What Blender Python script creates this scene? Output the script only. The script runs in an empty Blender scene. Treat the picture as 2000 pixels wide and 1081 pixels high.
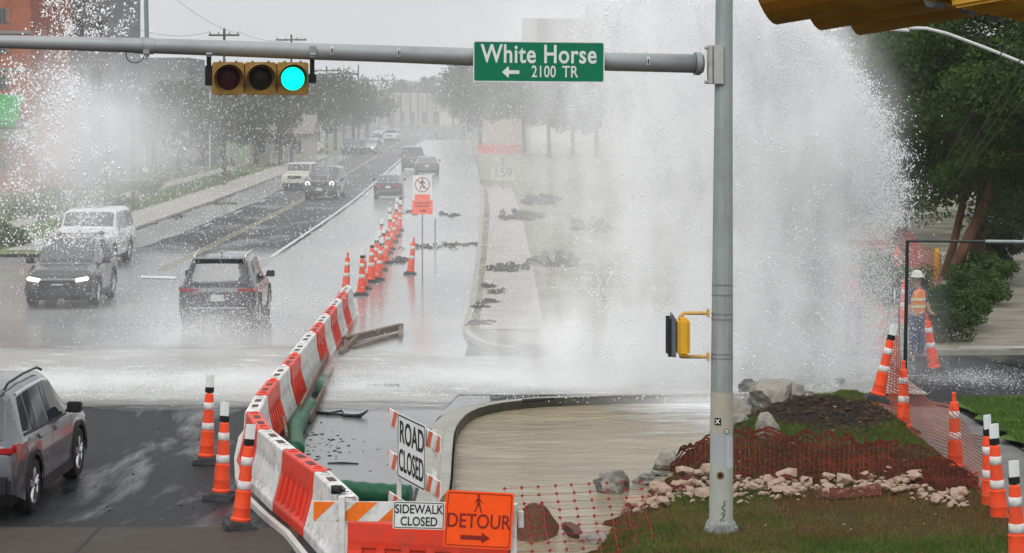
import bpy, bmesh, math, random
import numpy as np
from mathutils import Vector, Matrix, Euler

SC = bpy.context.scene
C = SC.collection
random.seed(7)
np.random.seed(7)
PI = math.pi
R = math.radians

# ------------------------------------------------------------------ camera
FPX, CAMH, HZ = 4277.0, 5.3, 205.0          # focal length in photo pixels, eye height, horizon row
cd = bpy.data.cameras.new('camera')
cam = bpy.data.objects.new('camera', cd)
C.objects.link(cam)
cam.location = (0, 0, CAMH)
cam.rotation_euler = (R(90), 0, 0)
cd.sensor_width = 36.0
cd.lens = 36.0 * FPX / 2000.0
cd.shift_y = -(540.5 - HZ) / 2000.0
cd.clip_start = 0.1
cd.clip_end = 6000
SC.camera = cam

# ------------------------------------------------------------------ world: overcast sky
wd = bpy.data.worlds.new('World')
SC.world = wd
wd.use_nodes = True
nt = wd.node_tree
nt.nodes.clear()
N = nt.nodes.new
out = N('ShaderNodeOutputWorld')
bg = N('ShaderNodeBackground')
sky = N('ShaderNodeTexSky')
sky.sky_type = 'NISHITA'
sky.sun_disc = False
sky.sun_elevation = R(46)
sky.sun_rotation = R(200)
sky.air_density = 1.0
sky.dust_density = 4.0
hs = N('ShaderNodeHueSaturation')
hs.inputs['Saturation'].default_value = 0.12
nt.links.new(sky.outputs[0], hs.inputs['Color'])
tc = N('ShaderNodeTexCoord')
sp = N('ShaderNodeSeparateXYZ')
nt.links.new(tc.outputs['Generated'], sp.inputs[0])
rmp = N('ShaderNodeMapRange')               # overcast: the cloud deck is brighter overhead than at the horizon
rmp.inputs['From Min'].default_value = 0.0
rmp.inputs['From Max'].default_value = 1.0
rmp.inputs['To Min'].default_value = 6.7
rmp.inputs['To Max'].default_value = 14.5
nt.links.new(sp.outputs['Z'], rmp.inputs[0])
cn = N('ShaderNodeTexNoise')
cn.inputs['Scale'].default_value = 3.0
cn.inputs['Detail'].default_value = 5.0
mpp = N('ShaderNodeMapping')
mpp.inputs['Scale'].default_value = (1, 1, 4)
nt.links.new(tc.outputs['Generated'], mpp.inputs[0])
nt.links.new(mpp.outputs[0], cn.inputs['Vector'])
cr = N('ShaderNodeMapRange')
cr.inputs['From Min'].default_value = 0.3
cr.inputs['From Max'].default_value = 0.7
cr.inputs['To Min'].default_value = 0.93
cr.inputs['To Max'].default_value = 1.07
nt.links.new(cn.outputs['Fac'], cr.inputs[0])
mu = N('ShaderNodeMath')
mu.operation = 'MULTIPLY'
nt.links.new(rmp.outputs[0], mu.inputs[0])
nt.links.new(cr.outputs[0], mu.inputs[1])
comb = N('ShaderNodeVectorMath')
comb.operation = 'SCALE'
comb.inputs[0].default_value = (0.965, 0.985, 1.02)
nt.links.new(mu.outputs[0], comb.inputs['Scale'])
mx = N('ShaderNodeMix')
mx.data_type = 'RGBA'
mx.inputs['Factor'].default_value = 0.9
nt.links.new(hs.outputs[0], mx.inputs[6])
nt.links.new(comb.outputs[0], mx.inputs[7])
nt.links.new(mx.outputs[2], bg.inputs['Color'])
bg.inputs['Strength'].default_value = 0.1
nt.links.new(bg.outputs[0], out.inputs['Surface'])

# ------------------------------------------------------------------ sun (behind thick cloud)
sd = bpy.data.lights.new('sun', 'SUN')
sd.energy = 1.5
sd.angle = R(40)
sd.color = (1.0, 0.985, 0.96)
sun = bpy.data.objects.new('sun', sd)
C.objects.link(sun)
# sun direction: azimuth behind the camera's left shoulder, high
_az, _el = R(200), R(46)
_dir = Vector((math.sin(_az) * math.cos(_el), math.cos(_az) * math.cos(_el), math.sin(_el)))
sun.rotation_euler = _dir.to_track_quat('Z', 'Y').to_euler()
sun.location = (0, 0, 30)

SC.view_settings.view_transform = 'Standard'
SC.view_settings.look = 'None'
SC.view_settings.exposure = 0.12
SC.view_settings.gamma = 1.0
SC.view_settings.use_curve_mapping = False
cy = SC.cycles
cy.use_denoising = True
try:
    cy.denoiser = 'OPENIMAGEDENOISE'
    cy.denoising_input_passes = 'RGB_ALBEDO_NORMAL'
except Exception:
    pass
cy.max_bounces = 48
cy.diffuse_bounces = 3
cy.glossy_bounces = 3
cy.transmission_bounces = 6
cy.transparent_max_bounces = 16
cy.volume_bounces = 48
cy.volume_step_rate = 2.0
cy.volume_max_steps = 256
cy.sample_clamp_indirect = 6.0
cy.caustics_reflective = False
cy.caustics_refractive = False


# ------------------------------------------------------------------ helpers
def G(px, py, h=0.0):
    """photo pixel on the plane z=h -> world point"""
    D = FPX * (CAMH - h) / (py - HZ)
    return Vector(((px - 1000) * D / FPX, D, h))


def W(px, py, D):
    return Vector(((px - 1000) * D / FPX, D, CAMH - (py - HZ) * D / FPX))


_mats = {}


def mat(name, col, rough=0.6, metal=0.0, var=0.12, vscale=6.0, bump=0.0, bscale=40.0, dirt=None, dirt_amt=0.5,
        dirt_scale=3.0, spec=0.18, coat=0.0, emis=None, emis_s=0.0, trans=0.0, coords='Object', rvar=0.1, stretch=None):
    if name in _mats:
        return _mats[name]
    m = bpy.data.materials.new(name)
    m.use_nodes = True
    t = m.node_tree
    b = t.nodes['Principled BSDF']
    b.inputs['Roughness'].default_value = rough
    b.inputs['Metallic'].default_value = metal
    b.inputs['Specular IOR Level'].default_value = spec
    b.inputs['Coat Weight'].default_value = coat
    b.inputs['Coat Roughness'].default_value = 0.08
    if trans:
        b.inputs['Transmission Weight'].default_value = trans
    tcn = t.nodes.new('ShaderNodeTexCoord')
    src = tcn.outputs[coords]
    if stretch:
        mp = t.nodes.new('ShaderNodeMapping')
        mp.inputs['Scale'].default_value = stretch
        t.links.new(src, mp.inputs[0])
        src = mp.outputs[0]
    n = t.nodes.new('ShaderNodeTexNoise')
    n.inputs['Scale'].default_value = vscale
    n.inputs['Detail'].default_value = 6
    n.inputs['Roughness'].default_value = 0.65
    t.links.new(src, n.inputs['Vector'])
    mr = t.nodes.new('ShaderNodeMapRange')
    mr.inputs['From Min'].default_value = 0.3
    mr.inputs['From Max'].default_value = 0.7
    mr.inputs['To Min'].default_value = 1 - var
    mr.inputs['To Max'].default_value = 1 + var
    t.links.new(n.outputs['Fac'], mr.inputs[0])
    vm = t.nodes.new('ShaderNodeVectorMath')
    vm.operation = 'SCALE'
    vm.inputs[0].default_value = col[:3]
    t.links.new(mr.outputs[0], vm.inputs['Scale'])
    colout = vm.outputs[0]
    if dirt is not None:
        n2 = t.nodes.new('ShaderNodeTexNoise')
        n2.inputs['Scale'].default_value = dirt_scale
        n2.inputs['Detail'].default_value = 8
        n2.inputs['Roughness'].default_value = 0.7
        t.links.new(src, n2.inputs['Vector'])
        m2 = t.nodes.new('ShaderNodeMapRange')
        m2.inputs['From Min'].default_value = 0.45
        m2.inputs['From Max'].default_value = 0.7
        m2.inputs['To Max'].default_value = dirt_amt
        t.links.new(n2.outputs['Fac'], m2.inputs[0])
        mxx = t.nodes.new('ShaderNodeMix')
        mxx.data_type = 'RGBA'
        t.links.new(m2.outputs[0], mxx.inputs['Factor'])
        t.links.new(colout, mxx.inputs[6])
        mxx.inputs[7].default_value = (*dirt, 1)
        colout = mxx.outputs[2]
    t.links.new(colout, b.inputs['Base Color'])
    if rvar:
        r2 = t.nodes.new('ShaderNodeMapRange')
        r2.inputs['From Min'].default_value = 0.3
        r2.inputs['From Max'].default_value = 0.7
        r2.inputs['To Min'].default_value = max(0.02, rough - rvar)
        r2.inputs['To Max'].default_value = min(1, rough + rvar)
        t.links.new(n.outputs['Fac'], r2.inputs[0])
        t.links.new(r2.outputs[0], b.inputs['Roughness'])
    if bump:
        n3 = t.nodes.new('ShaderNodeTexNoise')
        n3.inputs['Scale'].default_value = bscale
        n3.inputs['Detail'].default_value = 5
        t.links.new(src, n3.inputs['Vector'])
        bp = t.nodes.new('ShaderNodeBump')
        bp.inputs['Strength'].default_value = bump
        bp.inputs['Distance'].default_value = 0.02
        t.links.new(n3.outputs['Fac'], bp.inputs['Height'])
        t.links.new(bp.outputs[0], b.inputs['Normal'])
    if emis is not None:
        b.inputs['Emission Color'].default_value = (*emis, 1)
        b.inputs['Emission Strength'].default_value = emis_s
    _mats[name] = m
    return m


class MB:
    """collects geometry, builds ONE mesh object"""

    def __init__(self):
        self.v, self.f, self.mi = [], [], []
        self.cur = 0

    def add(self, vs, fs):
        o = len(self.v)
        self.v += [tuple(p) for p in vs]
        for f in fs:
            self.f.append(tuple(i + o for i in f))
            self.mi.append(self.cur)
        return self

    def box(self, c, s, rot=None, taper=None):
        x, y, z = s[0] / 2, s[1] / 2, s[2] / 2
        vs = [(-x, -y, -z), (x, -y, -z), (x, y, -z), (-x, y, -z), (-x, -y, z), (x, -y, z), (x, y, z), (-x, y, z)]
        if taper:
            vs = [(a * (taper[0] if d > 0 else 1), b * (taper[1] if d > 0 else 1), d) for a, b, d in vs]
        M = Euler(rot).to_matrix() if rot else None
        vs = [(M @ Vector(p) if M else Vector(p)) + Vector(c) for p in vs]
        return self.add(vs, [(0, 3, 2, 1), (4, 5, 6, 7), (0, 1, 5, 4), (1, 2, 6, 5), (2, 3, 7, 6), (3, 0, 4, 7)])

    def bbox(self, x0, x1, y0, y1, z0, z1):
        return self.box(((x0 + x1) / 2, (y0 + y1) / 2, (z0 + z1) / 2), (x1 - x0, y1 - y0, z1 - z0))

    def cyl(self, p0, p1, r0, r1=None, n=12, caps=True):
        r1 = r0 if r1 is None else r1
        p0, p1 = Vector(p0), Vector(p1)
        d = (p1 - p0)
        if d.length < 1e-9:
            return self
        q = d.to_track_quat('Z', 'Y').to_matrix()
        vs = []
        for p, r in ((p0, r0), (p1, r1)):
            for k in range(n):
                a = 2 * PI * k / n
                vs.append(p + q @ Vector((math.cos(a) * r, math.sin(a) * r, 0)))
        fs = [(k, (k + 1) % n, n + (k + 1) % n, n + k) for k in range(n)]
        if caps:
            fs += [tuple(range(n - 1, -1, -1)), tuple(range(n, 2 * n))]
        return self.add(vs, fs)

    def tube(self, pts, r, n=8, caps=True):
        pts = [Vector(p) for p in pts]
        rs = r if isinstance(r, (list, tuple)) else [r] * len(pts)
        vs = []
        up = Vector((0, 0, 1))
        prev = None
        for i, p in enumerate(pts):
            d = (pts[min(i + 1, len(pts) - 1)] - pts[max(i - 1, 0)]).normalized()
            if prev is None:
                a = d.cross(up)
                if a.length < 1e-3:
                    a = d.cross(Vector((0, 1, 0)))
            else:
                a = prev - d * prev.dot(d)
            a.normalize()
            prev = a
            b = d.cross(a)
            for k in range(n):
                t = 2 * PI * k / n
                vs.append(p + (a * math.cos(t) + b * math.sin(t)) * rs[i])
        fs = []
        for i in range(len(pts) - 1):
            for k in range(n):
                fs.append((i * n + k, i * n + (k + 1) % n, (i + 1) * n + (k + 1) % n, (i + 1) * n + k))
        if caps:
            fs += [tuple(range(n - 1, -1, -1)), tuple(range((len(pts) - 1) * n, len(pts) * n))]
        return self.add(vs, fs)

    def lathe(self, prof, c=(0, 0, 0), n=20, axis='Z', caps=True):
        vs = []
        for r, z in prof:
            for k in range(n):
                a = 2 * PI * k / n
                p = (math.cos(a) * r, math.sin(a) * r, z)
                if axis == 'X':
                    p = (z, p[0], p[1])
                elif axis == 'Y':
                    p = (p[0], z, p[1])
                vs.append((p[0] + c[0], p[1] + c[1], p[2] + c[2]))
        fs = []
        m = len(prof)
        for i in range(m - 1):
            for k in range(n):
                fs.append((i * n + k, i * n + (k + 1) % n, (i + 1) * n + (k + 1) % n, (i + 1) * n + k))
        if caps:
            fs += [tuple(range(n - 1, -1, -1)), tuple(range((m - 1) * n, m * n))]
        return self.add(vs, fs)

    def prism(self, poly, p0, p1, up=(0, 0, 1)):
        """poly in (side, up) coordinates swept from p0 to p1"""
        p0, p1 = Vector(p0), Vector(p1)
        d = (p1 - p0).normalized()
        up = Vector(up)
        s = d.cross(up).normalized()
        u = s.cross(d)
        n = len(poly)
        vs = [p + s * a + u * b for p in (p0, p1) for a, b in poly]
        fs = [(k, (k + 1) % n, n + (k + 1) % n, n + k) for k in range(n)] + [tuple(range(n - 1, -1, -1)), tuple(range(n, 2 * n))]
        return self.add(vs, fs)

    def poly(self, pts, z=None):
        vs = [(p[0], p[1], p[2] if z is None else z) for p in pts]
        return self.add(vs, [tuple(range(len(vs)))])

    def grid(self, fn, nu, nv):
        vs = [fn(i / nu, j / nv) for j in range(nv + 1) for i in range(nu + 1)]
        fs = [(j * (nu + 1) + i, j * (nu + 1) + i + 1, (j + 1) * (nu + 1) + i + 1, (j + 1) * (nu + 1) + i) for j in range(nv) for i in range(nu)]
        return self.add(vs, fs)

    def mesh(self, name, mats, smooth=False):
        me = bpy.data.meshes.new(name)
        me.from_pydata(self.v, [], self.f)
        ms = mats if isinstance(mats, (list, tuple)) else [mats]
        for m in ms:
            me.materials.append(m)
        if len(ms) > 1:
            me.polygons.foreach_set('material_index', self.mi)
        if smooth:
            me.polygons.foreach_set('use_smooth', [True] * len(me.polygons))
        me.update()
        return me

    def build(self, name, mats, parent=None, loc=(0, 0, 0), rot=(0, 0, 0), smooth=False, bevel=0.0, autos=None, recalc=False):
        me = self.mesh(name, mats, smooth or autos is not None)
        if recalc or bevel:
            bm = bmesh.new()
            bm.from_mesh(me)
            bmesh.ops.recalc_face_normals(bm, faces=bm.faces)
            if bevel:
                bmesh.ops.bevel(bm, geom=[e for e in bm.edges if e.is_manifold and e.calc_face_angle(0) > 0.5], offset=bevel, segments=2, affect='EDGES', clamp_overlap=True)
            bm.to_mesh(me)
            bm.free()
        if autos is not None:
            me.set_sharp_from_angle(angle=R(autos))
        return link(name, me, parent, loc, rot)


def link(name, data, parent=None, loc=(0, 0, 0), rot=(0, 0, 0)):
    o = bpy.data.objects.new(name, data)
    C.objects.link(o)
    o.location = loc
    o.rotation_euler = rot
    if parent:
        o.parent = parent
    return o


def thing(name, label, cat, loc=(0, 0, 0), rot=(0, 0, 0), group=None):
    o = link(name, None, None, loc, rot)
    o.empty_display_size = 0.3
    tag(o, label, cat, group)
    return o


def tag(o, label, cat, group=None, kind=None):
    if label:
        o['label'] = label
    if cat:
        o['category'] = cat
    if group:
        o['group'] = group
    if kind:
        o['kind'] = kind
    return o


def struct(o, label=None, kind='structure', cat=None):
    o['kind'] = kind
    if label:
        o['label'] = label
    if cat:
        o['category'] = cat
    return o


def kids(o):
    return [x for x in o.children]


def copy_tree(o, loc=None, rot=None, label=None, parent=None):
    c = o.copy()
    C.objects.link(c)
    c.parent = parent
    if loc is not None:
        c.location = loc
    if rot is not None:
        c.rotation_euler = rot
    if label:
        c['label'] = label
    for ch in kids(o):
        copy_tree(ch, parent=c)
    return c


def mesh_np(name, verts, faces, m, smooth=False):
    """faces: (n,k) array, all the same size"""
    me = bpy.data.meshes.new(name)
    k = faces.shape[1]
    me.vertices.add(len(verts))
    me.vertices.foreach_set('co', np.ascontiguousarray(verts, dtype=np.float32).ravel())
    me.loops.add(faces.size)
    me.loops.foreach_set('vertex_index', np.ascontiguousarray(faces, dtype=np.int32).ravel())
    me.polygons.add(len(faces))
    me.polygons.foreach_set('loop_start', np.arange(0, faces.size, k, dtype=np.int32))
    try:
        me.polygons.foreach_set('loop_total', np.full(len(faces), k, dtype=np.int32))
    except Exception:
        pass
    if smooth:
        me.polygons.foreach_set('use_smooth', np.ones(len(faces), dtype=bool))
    for q in (m if isinstance(m, (list, tuple)) else [m]):
        me.materials.append(q)
    me.update(calc_edges=True)
    return me


def text(name, body, size, m, parent=None, loc=(0, 0, 0), rot=(R(90), 0, 0), sx=1.0, align='CENTER', bold=0.0, ext=0.001, space=1.0):
    cu = bpy.data.curves.new(name, 'FONT')
    cu.body = body
    cu.size = size
    cu.align_x = align
    cu.align_y = 'CENTER'
    cu.extrude = ext
    cu.offset = bold
    cu.space_character = space
    cu.materials.append(m)
    o = link(name, cu, parent, loc, rot)
    o.scale = (sx, 1, 1)
    bpy.context.view_layer.update()
    me = bpy.data.meshes.new_from_object(o)
    me.materials.clear()
    me.materials.append(m)
    bpy.data.objects.remove(o)
    o = link(name, me, parent, loc, rot)
    o.scale = (sx, 1, 1)
    return o


def nz(x, y, s=1.0, seed=0):
    from mathutils import noise
    return noise.noise(Vector((x * s + seed * 17.3, y * s - seed * 9.1, seed * 3.7)))


# shift of the far road to the left as it leaves (the road bends a little)
def sh(D):
    return -0.005 * (D - 80) - 0.018 * (math.log(1 + math.exp((D - 115) / 10)) * 10)

# ================================================================== MATERIALS
M_base = mat('soil', (0.07, 0.055, 0.035), 0.9, var=0.3, vscale=1.5, bump=0.4, bscale=8)
M_orange = mat('orange_plastic', (0.80, 0.075, 0.022), 0.42, var=0.12, vscale=5, dirt=(0.25, 0.07, 0.04), dirt_amt=0.55, dirt_scale=7)
M_red = mat('red_plastic', (0.70, 0.05, 0.025), 0.4, var=0.16, vscale=3, dirt=(0.22, 0.06, 0.04), dirt_amt=0.75, dirt_scale=3)
M_whitep = mat('white_plastic', (0.66, 0.66, 0.64), 0.42, var=0.1, vscale=3, dirt=(0.24, 0.22, 0.18), dirt_amt=0.8, dirt_scale=3.2)
M_whiteband = mat('reflective_white', (0.62, 0.60, 0.58), 0.4, var=0.1, dirt=(0.35, 0.3, 0.27), dirt_amt=0.8, dirt_scale=16)
M_rubber = mat('black_rubber', (0.022, 0.023, 0.025), 0.5, var=0.3, dirt=(0.08, 0.075, 0.07), dirt_amt=0.4, dirt_scale=10)
M_black = mat('black_plastic', (0.015, 0.015, 0.017), 0.45)
M_galv = mat('galvanised_steel', (0.27, 0.29, 0.30), 0.45, 0.35, var=0.1, vscale=3, dirt=(0.16, 0.17, 0.165), dirt_amt=0.6, dirt_scale=4, stretch=(1, 1, 0.3))
M_galvarm = mat('galvanised_arm', (0.30, 0.31, 0.31), 0.5, 0.3, var=0.08, vscale=2, dirt=(0.17, 0.17, 0.16), dirt_amt=0.6, dirt_scale=3, stretch=(0.4, 1, 1))
M_yellow = mat('signal_yellow', (0.62, 0.33, 0.03), 0.45, var=0.12, dirt=(0.25, 0.13, 0.03), dirt_amt=0.5, dirt_scale=6)
M_yellowold = mat('signal_yellow_faded', (0.30, 0.175, 0.04), 0.6, var=0.18, vscale=5, dirt=(0.10, 0.05, 0.035), dirt_amt=0.75, dirt_scale=6)
M_green = mat('sign_green', (0.0, 0.155, 0.075), 0.45, var=0.05, dirt=(0.02, 0.13, 0.08), dirt_amt=0.4)
M_signwhite = mat('sign_white', (0.66, 0.70, 0.68), 0.4, var=0.05, dirt=(0.45, 0.46, 0.44), dirt_amt=0.5, dirt_scale=8)
M_signblack = mat('sign_black', (0.015, 0.015, 0.016), 0.5)
M_signorange = mat('sign_orange', (0.95, 0.09, 0.012), 0.35, var=0.06, vscale=4, dirt=(0.62, 0.09, 0.02), dirt_amt=0.5)
M_railorange = mat('rail_orange', (0.80, 0.17, 0.015), 0.4, var=0.1, dirt=(0.35, 0.1, 0.03), dirt_amt=0.5, dirt_scale=8)
M_darkred = mat('sign_dark_red', (0.22, 0.02, 0.012), 0.5)
M_tyre = mat('tyre_rubber', (0.012, 0.012, 0.013), 0.55, var=0.3)
M_rim = mat('alloy_rim', (0.55, 0.56, 0.57), 0.3, 0.85, var=0.08)
M_chrome = mat('chrome', (0.75, 0.75, 0.76), 0.15, 1.0, var=0.03)
M_glass = mat('car_glass', (0.022, 0.026, 0.03), 0.06, 0.0, var=0.15, spec=1.0, rvar=0.03)
M_trim = mat('black_trim', (0.018, 0.018, 0.02), 0.5)
M_tail = mat('tail_lamp', (0.30, 0.012, 0.012), 0.15, var=0.1, coat=0.6)
M_head = mat('head_lamp_lit', (0.8, 0.8, 0.75), 0.2, emis=(1.0, 0.93, 0.75), emis_s=1.5)
M_headoff = mat('head_lamp_off', (0.55, 0.56, 0.56), 0.15, var=0.1, coat=0.5)
M_plate = mat('number_plate', (0.5, 0.5, 0.5), 0.4)
M_brick = mat('brick', (0.32, 0.11, 0.07), 0.85, var=0.2, vscale=1.2, dirt=(0.22, 0.10, 0.08), dirt_amt=0.6, dirt_scale=1.0)
M_mortar = mat('mortar', (0.33, 0.30, 0.27), 0.9)
M_wood = mat('weathered_wood', (0.15, 0.11, 0.08), 0.8, var=0.25, vscale=3, stretch=(1, 1, 0.1), bump=0.3)
M_polewood = mat('pole_wood', (0.065, 0.055, 0.045), 0.85, var=0.25, vscale=3, stretch=(1, 1, 0.1))
M_conc = mat('concrete', (0.30, 0.285, 0.255), 0.55, var=0.14, vscale=1.3, dirt=(0.17, 0.155, 0.13), dirt_amt=0.65, dirt_scale=0.9, bump=0.15, bscale=25, rvar=0.2)
M_conc2 = mat('concrete_foreground', (0.062, 0.052, 0.042), 0.7, spec=0.05, var=0.25, vscale=1.3, dirt=(0.06, 0.055, 0.05), dirt_amt=0.7, dirt_scale=0.9, bump=0.2, bscale=30, rvar=0.25)
M_kerb = mat('kerb_concrete', (0.28, 0.27, 0.23), 0.5, var=0.12, vscale=2, dirt=(0.13, 0.125, 0.10), dirt_amt=0.6, dirt_scale=1.6, bump=0.1)
M_line = mat('road_paint_white', (0.55, 0.55, 0.53), 0.4, var=0.15, dirt=(0.12, 0.12, 0.12), dirt_amt=0.85, dirt_scale=1.5)
M_liney = mat('road_paint_yellow', (0.26, 0.21, 0.09), 0.4, var=0.15, dirt=(0.12, 0.11, 0.1), dirt_amt=0.85, dirt_scale=1.2)
M_hose = mat('green_hose', (0.008, 0.075, 0.036), 0.42, var=0.2, vscale=5, dirt=(0.02, 0.055, 0.03), dirt_amt=0.7, dirt_scale=6, bump=0.3, bscale=14)


def asphalt(name, base, dark, puddle=0.5, rough=0.35, wetr=0.06, spec=0.05, wspec=0.42):
    m = bpy.data.materials.new(name)
    m.use_nodes = True
    t = m.node_tree
    b = t.nodes['Principled BSDF']
    b.inputs['Specular IOR Level'].default_value = spec
    tcn = t.nodes.new('ShaderNodeTexCoord')
    mp = t.nodes.new('ShaderNodeMapping')
    mp.inputs['Scale'].default_value = (1.0, 0.28, 1)
    t.links.new(tcn.outputs['Object'], mp.inputs[0])
    n = t.nodes.new('ShaderNodeTexNoise')
    n.inputs['Scale'].default_value = 0.55
    n.inputs['Detail'].default_value = 9
    n.inputs['Roughness'].default_value = 0.68
    n.inputs['Distortion'].default_value = 0.6
    t.links.new(mp.outputs[0], n.inputs['Vector'])
    g = t.nodes.new('ShaderNodeTexNoise')
    g.inputs['Scale'].default_value = 60
    g.inputs['Detail'].default_value = 3
    t.links.new(tcn.outputs['Object'], g.inputs['Vector'])
    rp = t.nodes.new('ShaderNodeMapRange')
    rp.inputs['From Min'].default_value = puddle - 0.07
    rp.inputs['From Max'].default_value = puddle + 0.07
    t.links.new(n.outputs['Fac'], rp.inputs[0])
    mixc = t.nodes.new('ShaderNodeMix')
    mixc.data_type = 'RGBA'
    mixc.inputs[6].default_value = (*base, 1)
    mixc.inputs[7].default_value = (*dark, 1)
    t.links.new(rp.outputs[0], mixc.inputs['Factor'])
    gm = t.nodes.new('ShaderNodeMapRange')
    gm.inputs['From Min'].default_value = 0.3
    gm.inputs['From Max'].default_value = 0.7
    gm.inputs['To Min'].default_value = 0.7
    gm.inputs['To Max'].default_value = 1.3
    t.links.new(g.outputs['Fac'], gm.inputs[0])
    sc = t.nodes.new('ShaderNodeVectorMath')
    sc.operation = 'SCALE'
    t.links.new(mixc.outputs[2], sc.inputs[0])
    t.links.new(gm.outputs[0], sc.inputs['Scale'])
    t.links.new(sc.outputs[0], b.inputs['Base Color'])
    sr = t.nodes.new('ShaderNodeMapRange')
    sr.inputs['To Min'].default_value = spec
    sr.inputs['To Max'].default_value = wspec
    t.links.new(rp.outputs[0], sr.inputs[0])
    t.links.new(sr.outputs[0], b.inputs['Specular IOR Level'])
    rr = t.nodes.new('ShaderNodeMapRange')
    rr.inputs['To Min'].default_value = rough
    rr.inputs['To Max'].default_value = wetr
    t.links.new(rp.outputs[0], rr.inputs[0])
    t.links.new(rr.outputs[0], b.inputs['Roughness'])
    bp = t.nodes.new('ShaderNodeBump')
    bp.inputs['Distance'].default_value = 0.01
    bs = t.nodes.new('ShaderNodeMapRange')
    bs.inputs['To Min'].default_value = 0.7
    bs.inputs['To Max'].default_value = 0.08
    t.links.new(rp.outputs[0], bs.inputs[0])
    t.links.new(bs.outputs[0], bp.inputs['Strength'])
    t.links.new(g.outputs['Fac'], bp.inputs['Height'])
    t.links.new(bp.outputs[0], b.inputs['Normal'])
    return m


def water(name, col, col2, rough=0.12, scale=1.2, stretch=(1, 1, 1), bump=0.5, dist=0.05, foam=0.0, spec=0.5):
    m = bpy.data.materials.new(name)
    m.use_nodes = True
    t = m.node_tree
    b = t.nodes['Principled BSDF']
    b.inputs['IOR'].default_value = 1.33
    b.inputs['Specular IOR Level'].default_value = spec
    tcn = t.nodes.new('ShaderNodeTexCoord')
    mp = t.nodes.new('ShaderNodeMapping')
    mp.inputs['Scale'].default_value = stretch
    t.links.new(tcn.outputs['Object'], mp.inputs[0])
    n = t.nodes.new('ShaderNodeTexNoise')
    n.inputs['Scale'].default_value = scale
    n.inputs['Detail'].default_value = 8
    n.inputs['Roughness'].default_value = 0.6
    n.inputs['Distortion'].default_value = 0.8
    t.links.new(mp.outputs[0], n.inputs['Vector'])
    n2 = t.nodes.new('ShaderNodeTexNoise')
    n2.inputs['Scale'].default_value = scale * 0.25
    n2.inputs['Detail'].default_value = 6
    t.links.new(mp.outputs[0], n2.inputs['Vector'])
    mr = t.nodes.new('ShaderNodeMapRange')
    mr.inputs['From Min'].default_value = 0.35
    mr.inputs['From Max'].default_value = 0.65
    t.links.new(n2.outputs['Fac'], mr.inputs[0])
    mc = t.nodes.new('ShaderNodeMix')
    mc.data_type = 'RGBA'
    mc.inputs[6].default_value = (*col, 1)
    mc.inputs[7].default_value = (*col2, 1)
    t.links.new(mr.outputs[0], mc.inputs['Factor'])
    co = mc.outputs[2]
    b.inputs['Roughness'].default_value = rough
    if foam:
        n3 = t.nodes.new('ShaderNodeTexNoise')
        n3.inputs['Scale'].default_value = scale * 2.2
        n3.inputs['Detail'].default_value = 10
        n3.inputs['Roughness'].default_value = 0.75
        t.links.new(mp.outputs[0], n3.inputs['Vector'])
        m3 = t.nodes.new('ShaderNodeMapRange')
        m3.inputs['From Min'].default_value = 0.62 - foam * 0.3
        m3.inputs['From Max'].default_value = 0.72 - foam * 0.3
        t.links.new(n3.outputs['Fac'], m3.inputs[0])
        mf = t.nodes.new('ShaderNodeMix')
        mf.data_type = 'RGBA'
        t.links.new(m3.outputs[0], mf.inputs['Factor'])
        t.links.new(co, mf.inputs[6])
        mf.inputs[7].default_value = (0.8, 0.81, 0.81, 1)
        co = mf.outputs[2]
        mrr = t.nodes.new('ShaderNodeMapRange')
        mrr.inputs['To Min'].default_value = rough
        mrr.inputs['To Max'].default_value = 0.7
        t.links.new(m3.outputs[0], mrr.inputs[0])
        t.links.new(mrr.outputs[0], b.inputs['Roughness'])
    t.links.new(co, b.inputs['Base Color'])
    bp = t.nodes.new('ShaderNodeBump')
    bp.inputs['Strength'].default_value = bump
    bp.inputs['Distance'].default_value = dist
    t.links.new(n.outputs['Fac'], bp.inputs['Height'])
    t.links.new(bp.outputs[0], b.inputs['Normal'])
    return m


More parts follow.
